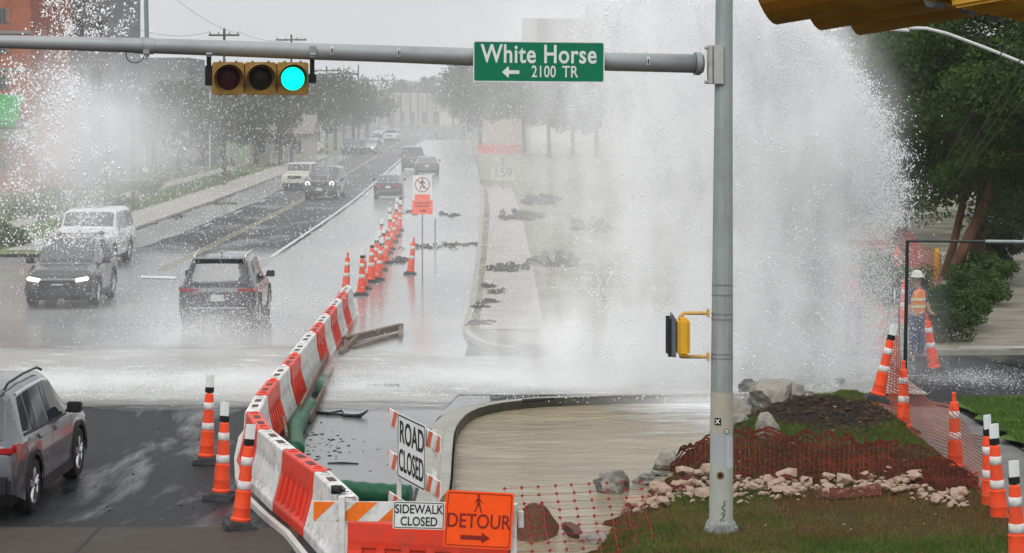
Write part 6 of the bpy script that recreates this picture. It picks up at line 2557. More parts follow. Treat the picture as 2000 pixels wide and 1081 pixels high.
for i, (px, top) in enumerate(((742, 172), (768, 155), (783, 157), (801, 160), (817, 160), (834, 155), (852, 178))):
    upole(px, 252, top, False, ['first', 'second', 'third', 'fourth', 'fifth', 'sixth', 'seventh'][i] + ' from the left of the thin poles before the far shopping strip', r=.16)
def wire(name, a, c, sag, r, label, group=None):
    b = MB()
    pts = []
    for k in range(17):
        u = k / 16
        p = Vector(a).lerp(Vector(c), u)
        p.z -= sag * 4 * u * (1 - u)
        pts.append(p)
    b.tube(pts, r, n=4)
    return tag(b.build(name, M_black, None), label, 'wire', group)
o1, o2 = ups[0][1], ups[1][1]
wire('overhead_wire', o1 + Vector((.9, 0, -.2)), o2 + Vector((.9, 0, -.2)), .5, .012, 'overhead wire between the two nearest utility poles')
wire('overhead_wire', W(150, 0, 110), o1 + Vector((-.9, 0, -.2)), .9, .011, 'overhead wire coming from the top left to the nearest utility pole')
wire('overhead_wire', W(300, -40, 90), o1 + Vector((.9, 0, -.3)), .4, .010, 'overhead wire slanting down behind the riser pipe')
wire('overhead_wire', o2 + Vector((-.9, 0, -.4)), ups[2][1] + Vector((-.6, 0, -.3)), .6, .013, 'overhead wire running on from the second utility pole')
wire('overhead_wire', ups[2][1] + Vector((0, 0, -.3)), ups[5][1], 1.0, .016, 'far overhead wire over the tree line toward the shopping strip')
# wires across the right tree
for i, (a, c) in enumerate((((2010, -5), (1845, 315)), ((2010, 85), (1868, 330)), ((2010, 125), (1872, 345)), ((2010, 180), (1838, 385)))):
    wire('guy_wire', W(*a, 40), W(*c, 60), .06, .015, ['steepest wire, topmost at the right edge, before the big tree', 'second wire from the top crossing the big tree', 'third wire from the top crossing the big tree', 'lowest wire crossing the big tree, ending by its trunk'][i])
wire('street_cable', W(1900, 70, 44), W(2010, 100, 44), .1, .012, 'cable hanging behind the near signal')
sl = thing('street_lamp', 'pale street lamp arm reaching in from the right edge before the trees', 'street lamp', W(2060, 150, 46))
o_ = Vector(sl.location)
b = MB()
b.tube([W(x, y, 46) - o_ for x, y in ((2060, 150), (1990, 120), (1920, 92), (1850, 66), (1810, 56), (1775, 55))], .035, n=8)
b.build('arm', mat('lamp_pale', (.5, .5, .48), .5), sl, smooth=True)
b = MB()
b.box(W(1757, 58, 46) - o_, (.42, .2, .08), (0, R(4), 0), taper=(.8, .8))
b.build('lamp_head', mat('lamp_pale', (0, 0, 0)), sl, bevel=.02)
# thin bent pipe in the spray
b = MB()
b.tube([W(1632, 388, 46), W(1660, 380, 46), (W(1690, 378, 46)), W(1720, 384, 46), W(1750, 398, 46)], .012, n=5)
tag(b.build('bent_rod', M_black, None), 'thin dark bent rod arching before the trees at the edge of the plume', 'rod')

def signpost(px, base, top, half, label, D=None, squash=1.0):
    p = G(px, base, .1)
    t = thing('warning_sign', label, 'sign', p)
    b = MB()
    h = CAMH - (top - HZ) * p.y / FPX - .1
    b.cyl((0, 0, 0), (0, 0, h + .2), .035, n=6)
    b.build('post', M_galv, t)
    b = MB()
    s = half * p.y / FPX
    z = h - s
    b.add([(s * squash, .05, z), (0, .05, z + s), (-s * squash, .05, z), (0, .05, z - s), (s * squash, .07, z), (0, .07, z + s), (-s * squash, .07, z), (0, .07, z - s)],
          [(0, 1, 2, 3), (7, 6, 5, 4), (0, 4, 5, 1), (1, 5, 6, 2), (2, 6, 7, 3), (3, 7, 4, 0)])
    b.build('sign_panel', mat('sign_back', (.33, .34, .34), .5, .2), t)
signpost(376, 350, 285, 17, 'grey diamond sign seen from its back, left of the pale lamp post')
signpost(456, 342, 276, 19, 'second grey diamond sign back, right of the nearest utility pole', squash=.8)
def post(name, px, base, top, r, m, label, cat='post'):
    p = G(px, base, .1)
    h = CAMH - (top - HZ) * p.y / FPX - .1
    b = MB()
    b.cyl((0, 0, 0), (0, 0, h), r, r * .8, n=8)
    return tag(b.build(name, m, None, loc=p), label, cat)
post('lamp_post', 410, 328, 182, .08, mat('lamp_pale', (0, 0, 0)), 'slim pale post standing left of the nearest utility pole')
post('wooden_post', 260, 408, 245, .10, M_polewood, 'brown post in the grass at the left, with a white band')
post('wooden_post', 207, 420, 290, .13, M_polewood, 'thick dim post further left in the falling water')
post('short_post', 438, 362, 300, .16, M_polewood, 'thick dark stump of post wrapped round the nearest utility pole foot')
b = MB()
b.box((0, 0, 0), (.9, .05, .04))
tag(b.build('white_bar', M_whitep, None, loc=W(252, 352, 108)), 'short white horizontal bar on the brown post', 'bar')
sb = thing('blue_sign', 'dark box sign on two legs left of the far shopping strip', 'sign', G(735, 256, .1))
b = MB()
dd = G(735, 256).y / FPX
b.bbox(-12 * dd, 12 * dd, 0, .5, 34 * dd, 46 * dd)
b.build('sign_panel', mat('far_sign', (.05, .08, .08), .5), sb)
for s in (-4, 4):
    b = MB()
    b.cyl((s * dd, .2, 0), (s * dd, .2, 34 * dd), .12, n=6)
    b.build('leg', M_galv, sb)

# ================================================================== TREES AND SHRUBS
def leafmat(name, c1, c2, trans=.25):
    m = bpy.data.materials.new(name)
    m.use_nodes = True
    t = m.node_tree
    b = t.nodes['Principled BSDF']
    b.inputs['Roughness'].default_value = .6
    b.inputs['Specular IOR Level'].default_value = .15
    tcn = t.nodes.new('ShaderNodeTexCoord')
    n = t.nodes.new('ShaderNodeTexNoise')
    n.inputs['Scale'].default_value = 1.1
    n.inputs['Detail'].default_value = 8
    n.inputs['Roughness'].default_value = .8
    t.links.new(tcn.outputs['Object'], n.inputs['Vector'])
    mr = t.nodes.new('ShaderNodeMapRange')
    mr.inputs['From Min'].default_value = .36
    mr.inputs['From Max'].default_value = .64
    t.links.new(n.outputs['Fac'], mr.inputs[0])
    mx_ = t.nodes.new('ShaderNodeMix')
    mx_.data_type = 'RGBA'
    mx_.inputs[6].default_value = (*c1, 1)
    mx_.inputs[7].default_value = (*c2, 1)
    t.links.new(mr.outputs[0], mx_.inputs['Factor'])
    t.links.new(mx_.outputs[2], b.inputs['Base Color'])
    tr = t.nodes.new('ShaderNodeBsdfTranslucent')
    t.links.new(mx_.outputs[2], tr.inputs['Color'])
    ms_ = t.nodes.new('ShaderNodeMixShader')
    ms_.inputs[0].default_value = trans
    t.links.new(b.outputs[0], ms_.inputs[1])
    t.links.new(tr.outputs[0], ms_.inputs[2])
    t.links.new(ms_.outputs[0], t.nodes['Material Output'].inputs['Surface'])
    return m


def leaves(rng, centres, radii, n, size, updown=.5):
    """leaf quads around clump centres (numpy)"""
    k = rng.integers(0, len(centres), n)
    d = rng.normal(size=(n, 3))
    d /= np.linalg.norm(d, axis=1)[:, None]
    rr = rng.random(n) ** .45
    c = centres[k] + d * (radii[k] * rr[:, None])
    nrm = d * .7 + rng.normal(size=(n, 3)) * .6 + np.array([0, 0, updown])
    nrm /= np.linalg.norm(nrm, axis=1)[:, None]
    a = np.cross(nrm, rng.normal(size=(n, 3)))
    a /= np.linalg.norm(a, axis=1)[:, None]
    b_ = np.cross(nrm, a)
    s = size * (.6 + .8 * rng.random(n))[:, None]
    v = np.stack([c + a * s, c + b_ * s * .55, c - a * s, c - b_ * s * .55], axis=1).reshape(-1, 3)
    f = np.arange(4 * n).reshape(n, 4)
    return v, f


def crown_mesh(name, seed, rx, ry, rz, cz, nc, nl, size, m, rc=.3, hollow=.5):
    rng = np.random.default_rng(seed)
    d = rng.normal(size=(nc, 3))
    d /= np.linalg.norm(d, axis=1)[:, None]
    rr = hollow + (1 - hollow) * rng.random(nc)
    cen = d * rr[:, None] * np.array([rx, ry, rz]) + np.array([0, 0, cz])
    rad = (rc * min(rx, rz) * (.6 + .8 * rng.random(nc)))[:, None] * np.array([1, 1, .75])
    v, f = leaves(rng, cen, rad, nl, size)
    return mesh_np(name, v, f, m), cen


def limb_mesh(h, r, cen, nb, seed, lean=(0, 0)):
    b = MB()
    rnd = random.Random(seed)
    top = Vector((lean[0], lean[1], h))
    tr = [Vector((0, 0, 0)), Vector((lean[0] * .3, lean[1] * .3, h * .33)), Vector((lean[0] * .65 + .05, lean[1] * .6, h * .66)), top]
    b.tube(tr, [r * 1.25, r, r * .8, r * .55], n=10)
    for k in range(nb):
        c = Vector(cen[rnd.randrange(len(cen))])
        s = tr[2].lerp(top, rnd.random())
        mdl = s.lerp(c, .5) + Vector((0, 0, .12 * h * rnd.random()))
        b.tube([s, mdl, c], [r * .42, r * .26, r * .09], n=6)
    return b
M_bark = mat('bark', (.10, .06, .04), .9, var=.3, vscale=3, bump=.6, bscale=12, stretch=(1, 1, .2))
M_leaf_far = leafmat('far_foliage', (.016, .026, .012), (.045, .062, .026), .15)
M_leaf_big = leafmat('tree_foliage', (.011, .028, .004), (.085, .150, .022), .3)
M_leaf_dark = leafmat('dark_foliage', (.012, .022, .010), (.035, .055, .02), .15)
M_leaf_shrub = leafmat('shrub_foliage', (.016, .036, .008), (.065, .115, .020), .2)
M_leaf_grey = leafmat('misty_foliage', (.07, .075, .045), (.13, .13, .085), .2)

# far trees: three crowns, copied
protos = []
for k, (rx, rz, cz) in enumerate(((3.6, 2.9, 5.2), (4.4, 3.4, 5.8), (3.0, 3.4, 5.4))):
    me, cen = crown_mesh('crown', 50 + k, rx, rx, rz, cz, 42, 5200, .17, M_leaf_far, .36, .45)
    t = thing('street_tree', 'x', 'tree', (0, 0, 0), group='trees along the left of the street')
    link('crown', me, t)
    limb_mesh(cz * .75, .2, cen, 8, k).build('trunk', M_bark, t, smooth=True)
    protos.append(t)
usedp = [False] * 3
def far_tree(px, D, s, label, k=None, z=.1, group='trees along the left of the street'):
    k = random.randrange(3) if k is None else k
    x = (px - 1000) * D / FPX
    if not usedp[k]:
        usedp[k] = True
        o = protos[k]
    else:
        o = copy_tree(protos[k])
    o.location = (x, D, z)
    o.rotation_euler = (0, 0, random.uniform(0, 6))
    o.scale = (s, s, s * random.uniform(.92, 1.08))
    o['label'] = label
    o['group'] = group
    return o
random.seed(21)
ft = [(130, 150, .85, 'dark tree behind the falling water below the grey tower'), (225, 158, .8, 'tree left of the flat topped building in the mist'), (300, 160, .8, 'tree in front of the flat topped building'),
      (350, 172, .8, 'tree between the flat topped building and the diamond sign'), (395, 186, .86, 'tree just left of the nearest utility pole'), (455, 182, .82, 'dark tree right behind the red lens of the signal'), (500, 190, .85, 'tree under the middle lens of the signal'),
      (548, 188, .86, 'tree under the green lens of the signal'), (590, 206, .84, 'big dark tree right below the signal\'s right end'), (622, 236, .95, 'tree right of the signal by the crossarm pole'), (655, 250, 1.0, 'tree between the two crossarm poles'),
      (690, 275, 1.0, 'tree behind the plain tall pole'), (715, 310, 1.0, 'small tree left of the far box sign'), (60, 145, .7, 'low tree at the left edge below the green awning'), (175, 165, .75, 'tree behind the thick dim post'),
      (262, 175, .8, 'tree behind the brown post'), (430, 215, .85, 'further tree filling behind the nearest utility pole'), (520, 225, .85, 'further tree filling behind the signal')]
for a in ft:
    far_tree(*a)
for i, (px, D, s) in enumerate(((905, 330, 1.35), (938, 262, 1.1), (978, 245, 1.15), (1024, 222, 1.1), (1072, 215, 1.05), (1118, 222, 1.1), (915, 420, 1.5), (885, 480, 1.3), (1165, 218, 1.1))):
    far_tree(px, D, s, ['tall tree right of the far end of the street', 'tree left of the red fascia in the mist', 'tree behind the red fascia', 'tree behind the price sign', 'tree below the right half of the green sign', 'rightmost but one of the misty trees below the green sign',
                        'further tree behind the tall one at the street end', 'small tree right of the shopping strip', 'rightmost misty tree beside the plume'][i], group='misty trees right of the street')
for i, px in enumerate((745, 762, 780, 800, 820, 842, 862, 880)):
    far_tree(px, 640, 1.15 + .2 * (i % 3), ['leftmost', 'second', 'third', 'fourth', 'fifth', 'sixth', 'seventh', 'rightmost'][i] + ' of the low trees behind the far shopping strip', group='trees behind the shopping strip')
# distant woodland mass
rng = np.random.default_rng(5)
cx = np.concatenate([np.linspace(-190, -34, 60), np.linspace(-6, 220, 60)])
cen = np.stack([cx + rng.normal(size=120) * 2, 420 + rng.random(120) * 60, 3 + rng.random(120) * 5], axis=1)
rad = (3.5 + rng.random(120) * 3)[:, None] * np.array([1.2, 1, 1.0])
v, f = leaves(rng, cen, rad, 26000, .75)
o = link('far_woods', mesh_np('far_woods', v, f, M_leaf_far))
struct(o, 'distant woods along the horizon', 'stuff')

# the big trees at the right
def big_tree(name, label, loc, rx, ry, rz, cz, nc, nl, size, h, r, seed, lean=(0, 0), m=None, nb=14):
    t = thing(name, label, 'tree', loc)
    me, cen = crown_mesh('crown', seed, rx, ry, rz, cz, nc, nl, size, m or M_leaf_big, .26, .55)
    link('crown', me, t)
    limb_mesh(h, r, cen, nb, seed, lean).build('trunk', M_bark, t, smooth=True)
    return t
big_tree('oak_tree', 'large leafy tree filling the top right behind the near signal', (W(1905, 0, 66).x, 66, .1), 4.3, 3.6, 4.2, 6.0, 110, 110000, .056, 4.6, .22, 71, (.4, 0))
big_tree('oak_tree', 'leafy tree at the very right edge reaching above the view', (W(2050, 0, 62).x, 62, .1), 3.2, 3.2, 4.0, 6.6, 70, 60000, .058, 5.2, .2, 72, (-.2, 0))
big_tree('dark_tree', 'dark tree behind the right edge of the plume', (W(1760, 0, 84).x, 84, .1), 3.4, 3.2, 4.3, 5.0, 60, 26000, .12, 4.0, .2, 73, (0, 0), M_leaf_dark)
big_tree('dark_tree', 'dark tree seen through the plume beside the white building', (W(1672, 0, 92).x, 92, .1), 2.7, 3, 3.6, 4.8, 45, 18000, .13, 3.5, .2, 74, (0, 0), M_leaf_dark)
big_tree('dark_tree', 'dark spreading tree low at the right, behind the leaning trunks', (W(1960, 0, 100).x, 100, .1), 5.2, 3, 4.2, 5.0, 60, 26000, .14, 3.5, .25, 75, (0, 0), M_leaf_dark)
# leaning trunks before them
def trunk(pts, rs, label, z=None):
    b = MB()
    b.tube(pts, rs, n=10)
    t = b.build('leaning_trunk', mat('bark_brown', (.13, .065, .04), .9, var=.3, vscale=3, bump=.6, bscale=12), None, smooth=True)
    return tag(t, label, 'tree trunk')
trunk([W(1852, 552, 65), W(1885, 480, 65), W(1918, 410, 65.3), W(1950, 330, 65.5), W(1985, 230, 66)], [.20, .17, .15, .12, .08], 'reddish brown trunk leaning right, thickest of the leaning pair')
trunk([W(1842, 545, 66), W(1862, 480, 66), W(1880, 400, 66), (W(1893, 320, 66)), W(1900, 220, 66)], [.13, .12, .11, .09, .06], 'slimmer trunk standing left of the thick leaning trunk')

def shrub(name, label, cat, px, base, rx, ry, rz, cz, n, size, m, seed, nc=40, rc=.42):
    p = G(px, base, .1)
    t = thing(name, label, cat, p)
    me, cen = crown_mesh('foliage', seed, rx, ry, rz, cz, nc, n, size, m, rc, .35)
    link('foliage', me, t)
    b = MB()
    rnd = random.Random(seed)
    for k in range(7):
        c = Vector(cen[rnd.randrange(len(cen))])
        b.tube([(rnd.uniform(-.2, .2), rnd.uniform(-.2, .2), 0), c * .5 + Vector((0, 0, .1)), c], [.03, .02, .01], n=5)
    b.build('stems', M_bark, t)
    return t
shrub('hedge_bush', 'big green bush beside the worker, nearest part of the hedge', 'bush', 1850, 668, .62, .9, .62, .62, 12000, .035, M_leaf_shrub, 81)
shrub('hedge_bush', 'hedge bush right of the worker along the sidewalk edge', 'bush', 1882, 640, .55, 1.6, .62, .60, 12000, .035, M_leaf_shrub, 82)
shrub('hedge_bush', 'long hedge stretch further up the sidewalk edge', 'bush', 1912, 592, .65, 2.6, .60, .55, 12000, .04, M_leaf_shrub, 83)
shrub('hedge_bush', 'far end of the hedge below the round dark bush', 'bush', 1925, 552, .7, 2.6, .5, .5, 8000, .045, M_leaf_shrub, 84)
shrub('round_bush', 'rounded dark clipped bush above the hedge at the right', 'bush', 1945, 512, .85, 1.2, .72, .72, 9000, .045, M_leaf_dark, 85)
shrub('round_bush', 'dark bush at the right edge behind the round one', 'bush', 1992, 455, 1.3, 2.0, 1.1, 1.1, 9000, .06, M_leaf_dark, 86)
shrub('hedge_bush', 'green bush behind the black frame, left of the worker', 'bush', 1745, 600, .9, 1.2, .62, .62, 9000, .045, M_leaf_shrub, 87)
shrub('misty_bush', 'pale misty bush at the right edge of the plume', 'bush', 1690, 585, .9, 1.2, .7, .7, 5000, .055, M_leaf_grey, 88)
random.seed(4)
for i, (px, base, s) in enumerate(((20, 480, .8), (75, 430, 1.0), (150, 412, 1.1), (225, 408, .7), (290, 380, .8), (260, 350, 1.2), (1015, 430, .9), (1060, 400, 1.0), (990, 530, .5), (1080, 520, .8), (1150, 450, 1.0), (1230, 690, .35), (1040, 690, .3))):
    shrub('wild_shrub', ['bright green shrub at the left edge by the gutter', 'weedy shrub left of the white pickup', 'weedy shrub above the white pickup', 'shrub at the foot of the thick dim post', 'low shrub in the verge right of the brown post', 'shrub behind the brown post', 'misty shrub beside the price sign post', 'misty shrub right of the price sign', 'low shrub patch on the flooded verge', 'misty shrub in the middle of the flooded verge', 'misty shrub left of the plume', 'small shrub at the corner kerb near the plume', 'small weed clump at the corner kerb'][i],
          'bush', px, base, 1.3 * s, 1.6 * s, (.35 if px > 900 else .6) * s, (.22 if px > 900 else .5) * s, 2200, .06, M_leaf_grey if px > 900 else M_leaf_shrub, 120 + i)

# ================================================================== GRASS
def grass(name, pts, hts, m, label, width=.006):
    n = len(pts)
    rng = np.random.default_rng(len(pts))
    a = rng.random(n) * 2 * PI
    dx = np.stack([np.cos(a), np.sin(a), np.zeros(n)], 1) * width
    lean = np.stack([rng.normal(size=n) * .35, rng.normal(size=n) * .35, np.ones(n)], 1) * hts[:, None]
    v = np.stack([pts - dx, pts + dx, pts + lean], 1).reshape(-1, 3)
    f = np.arange(3 * n).reshape(n, 3)
    o = link(name, mesh_np(name, v, f, m))
    struct(o, label, 'stuff')
    return o
M_grassg = leafmat('grass_green', (.032, .068, .008), (.085, .155, .022), .3)
M_grasss = leafmat('grass_straw', (.12, .075, .028), (.20, .15, .06), .3)
rng = np.random.default_rng(9)
def scatter(n, cond, x0, x1, y0, y1, z=None):
    out_ = []
    rnd = random.Random(n)
    while len(out_) < n:
        x, y = rnd.uniform(x0, x1), rnd.uniform(y0, y1)
        if cond(x, y, rnd):
            out_.append((x, y, (island_h(x, y) if z is None else z) - .004))
    return np.array(out_)
def on_land(x, y):
    return x > np.interp(y, SH_D, SH_X) + .12
def greenish(x, y, rnd):
    if not on_land(x, y) or x > 6.35:
        return False
    if math.hypot((x - 5.15) / 1.1, (y - 36.0) / 1.5) < 1.0:
        return rnd.random() < .01
    g = .62 + .9 * nz(x, y, .9, 11) + .4 * nz(x, y, 3.0, 12)
    if y > 33.2:
        return rnd.random() < .9
    if y > 29.6:
        return rnd.random() < .05
    if x < 3.4:
        return rnd.random() < max(.15, (g - .2) * 1.5)
    if y < 26.3:
        return rnd.random() < .9
    return rnd.random() < .12
def strawish(x, y, rnd):
    if not on_land(x, y) or x > 6.35 or math.hypot((x - 5.15) / 1.1, (y - 36.0) / 1.5) < 1.0:
        return False
    g = .5 + .9 * nz(x, y, .9, 11)
    if y > 33.2:
        return rnd.random() < .25
    if y > 29.6:
        return rnd.random() < .12
    return rnd.random() < (.45 if x < 3.4 else .28)
pg = scatter(42000, greenish, .6, 6.4, 23.5, 39.6)
grass('lawn_grass', pg, .015 + .075 * rng.random(len(pg)) ** 2, M_grassg, 'short green grass on the worn lawn')
ps_ = scatter(26000, strawish, .6, 6.4, 23.5, 39.6)
grass('dry_grass', ps_, .015 + .07 * rng.random(len(ps_)) ** 2, M_grasss, 'short dry straw grass among the bare soil')
pr_ = scatter(12000, lambda x, y, r: True, 7.8, 9.8, 33.1, 38.9, .11)
grass('right_grass', pr_, .03 + .05 * rng.random(len(pr_)), M_grassg, 'bright grass of the lawn patch at the right edge')
def verge_c(x, y, r):
    xx = x - sh(y)
    return (-20.6 < xx < -18.2 or xx < -22.3)
pv = scatter(30000, verge_c, -42, -18, 78, 165, .11)
grass('verge_grass', pv, .08 + .22 * rng.random(len(pv)), M_grassg, 'long grass on the left verge', .02)

# ================================================================== WATER DROPLETS
M_drop = mat('water_droplets', (.87, .88, .89), .5, var=.0, rvar=0)
def drops(name, P, r, label, stretch=1.4):
    """tiny octahedra as flying drops"""
    n = len(P)
    rng = np.random.default_rng(n)
    dirs = np.array([(1, 0, 0), (0, 1, 0), (-1, 0, 0), (0, -1, 0), (0, 0, stretch), (0, 0, -stretch)], float)
    q = rng.normal(size=(n, 3)) * .35
    v = P[:, None, :] + dirs[None] * r[:, None, None]
    v[:, 4] += q * r[:, None]
    v[:, 5] -= q * r[:, None]
    v = v.reshape(-1, 3)
    base = np.array([(0, 1, 4), (1, 2, 4), (2, 3, 4), (3, 0, 4), (1, 0, 5), (2, 1, 5), (3, 2, 5), (0, 3, 5)])
    f = (np.arange(n)[:, None, None] * 6 + base[None]).reshape(-1, 3)
    o = link(name, mesh_np(name, v, f, M_drop, True))
    struct(o, label, 'stuff')
    return o
def pxpts(px, py, D):
    px, py, D = np.asarray(px), np.asarray(py), np.asarray(D)
    return np.stack([(px - 1000) * D / FPX, D, CAMH - (py - HZ) * D / FPX], 1)
rng = np.random.default_rng(77)
# veil over the street
n = 17000
px = rng.normal(330, 270, n)
py = rng.normal(330, 170, n)
D = rng.uniform(38, 60, n)
k = (px > -30) & (px < 1500) & (py > 105)
P = pxpts(px[k], py[k], D[k])
P = P[P[:, 2] > .03]
drops('veil_droplets', P, .004 + .008 * rng.random(len(P)) ** 3, 'fine droplets hanging over the street like sleet', 1.8)
# thick falling water at the far left: strings and clots
c = []
for s in range(260):
    x0, y0 = rng.normal(150, 60), rng.uniform(-20, 480)
    if y0 > 120:
        x0 = rng.normal(90, 75)
    elif x0 < 70:
        x0 += 90
    D0 = rng.uniform(43, 52)
    m_ = rng.integers(20, 60)
    w = rng.uniform(4, 16)
    c.append(pxpts(x0 + rng.normal(0, w, m_), y0 + rng.normal(0, w * 1.1, m_), D0 + rng.normal(0, .2, m_)))
P = np.concatenate(c)
drops('falling_water', P, .006 + .022 * rng.random(len(P)) ** 3.2, 'clots and strings of falling water at the top left', 1.2)
# plume edge spray and body clots
def edge_x(py):
    return np.interp(py, [-60, 0, 60, 120, 200, 300, 400, 500, 600, 750], [1455, 1500, 1588, 1655, 1715, 1752, 1765, 1700, 1660, 1640])
n = 34000
py = rng.uniform(-40, 470, n)
off = -np.abs(rng.normal(0, 85, n)) + rng.exponential(13, n)
px = edge_x(py) + off + 8 * np.sin(py * .09) + 6 * np.sin(py * .23 + 1)
P = pxpts(px, py, rng.uniform(41, 43.2, n))
drops('plume_droplets', P, .0045 + .012 * rng.random(n) ** 3.5, 'shower of droplets along the falling right edge of the plume', 1.3)
n = 16000
py = rng.uniform(480, 745, n)
px = rng.normal(1680, 50, n)
P = pxpts(px, py, rng.uniform(40.5, 45, n))
drops('plume_droplets', P, .004 + .008 * rng.random(n) ** 3, 'fine drops between the plume and the worker', 1.5)
c = []
for s in range(300):
    y0 = rng.uniform(-20, 740)
    x0 = rng.uniform(1120, edge_x(y0) - 30)
    if y0 > 430 and x0 > 1640:
        continue
    m_ = rng.integers(30, 130)
    w = rng.uniform(8, 40)
    c.append(pxpts(x0 + rng.normal(0, w, m_), y0 + rng.normal(0, w, m_), 41.2 + rng.normal(0, .5, m_)))
P = np.concatenate(c)
P = P[P[:, 2] > .02]
drops('plume_froth', P, .006 + .014 * rng.random(len(P)) ** 2.5, 'white froth thrown through the body of the plume', 1.2)
# dense fine spray, the white body of the plume
def tiny(name, P, r, label):
    n = len(P)
    rng_ = np.random.default_rng(n)
    dirs = np.array([(1, -1, -.7), (-1, -1, -.7), (0, 1, -.7), (0, -.2, 1.2)], float)
    v = (P[:, None, :] + dirs[None] * r[:, None, None] * (1 + .3 * rng_.normal(size=(n, 1, 1)))).reshape(-1, 3)
    base = np.array([(0, 1, 3), (1, 2, 3), (2, 0, 3), (0, 2, 1)])
    f = (np.arange(n)[:, None, None] * 4 + base[None]).reshape(-1, 3)
    struct(link(name, mesh_np(name, v, f, M_drop, True)), label, 'stuff')
c = []
for s in range(900):
    y0 = rng.uniform(-40, 740)
    e_ = edge_x(y0)
    x0 = e_ - 15 - abs(rng.normal(0, 190))
    if y0 > 430:
        x0 = min(x0, 1640 - abs(rng.normal(0, 60)))
    if x0 < 1130:
        x0 = rng.uniform(1150, 1640)
    m_ = rng.integers(60, 200)
    w = rng.uniform(5, 22)
    tt = rng.normal(0, 1, m_)
    lean_ = (e_ - 1380) / 900.0
    c.append(pxpts(x0 + rng.normal(0, w * .6, m_) + lean_ * tt * w * 2, y0 + tt * w * 3.2, 40.9 + np.abs(rng.normal(0, .6, m_))))
P = np.concatenate(c)
P = P[(P[:, 2] > .02) & (P[:, 0] < 7.6)]
tiny('plume_spray', P, .005 + .007 * rng.random(len(P)) ** 2, 'dense fine white spray forming the face of the plume')
# middle veil
n = 9000
px = rng.uniform(850, 1350, n)
py = rng.uniform(100, 720, n)
P = pxpts(px, py, rng.uniform(41, 60, n))
P = P[P[:, 2] > .03]
drops('veil_droplets', P, .004 + .009 * rng.random(len(P)) ** 3, 'light droplets drifting left of the plume', 1.6)
# splashes along the water band
n = 15000
px = rng.uniform(-10, 1640, n)
D = rng.normal(41.2, 1.2, n)
z = np.abs(rng.normal(0, .11, n))
P = np.stack([(px - 1000) * D / FPX, D, z], 1)
P = P[(P[:, 1] > 38.8)]
drops('splash_droplets', P, .004 + .011 * rng.random(len(P)) ** 2.5, 'low splashes along the rushing water band', 1.0)
# spray bouncing from the centre car wheels
n = 7000
P = np.stack([rng.normal(-6.9, 1.2, n), rng.normal(50.8, 1.0, n), np.abs(rng.normal(.3, .4, n))], 1)
drops('tyre_spray', P, .004 + .011 * rng.random(n) ** 3, 'spray kicked up behind the dark SUV', 1.3)
# spray on the right street
n = 1600
P = np.stack([rng.normal(9.0, .8, n), rng.normal(42.0, .9, n), np.abs(rng.normal(0, .08, n))], 1)
drops('splash_droplets', P, .004 + .008 * rng.random(n) ** 3, 'splashes on the side street at the right', 1.0)

# ================================================================== MIST (voxel volumes)
def fogmat(name, col=(0.999, 0.9993, 0.9995), dens=1.0, aniso=-0.15):
    # water droplets scatter almost without absorbing
    m = bpy.data.materials.new(name)
    m.use_nodes = True
    t = m.node_tree
    t.nodes.clear()
    o = t.nodes.new('ShaderNodeOutputMaterial')
    v = t.nodes.new('ShaderNodeVolumePrincipled')
    v.inputs['Color'].default_value = (*col, 1)
    v.inputs['Density'].default_value = dens
    v.inputs['Anisotropy'].default_value = aniso
    t.links.new(v.outputs[0], o.inputs['Volume'])
    return m


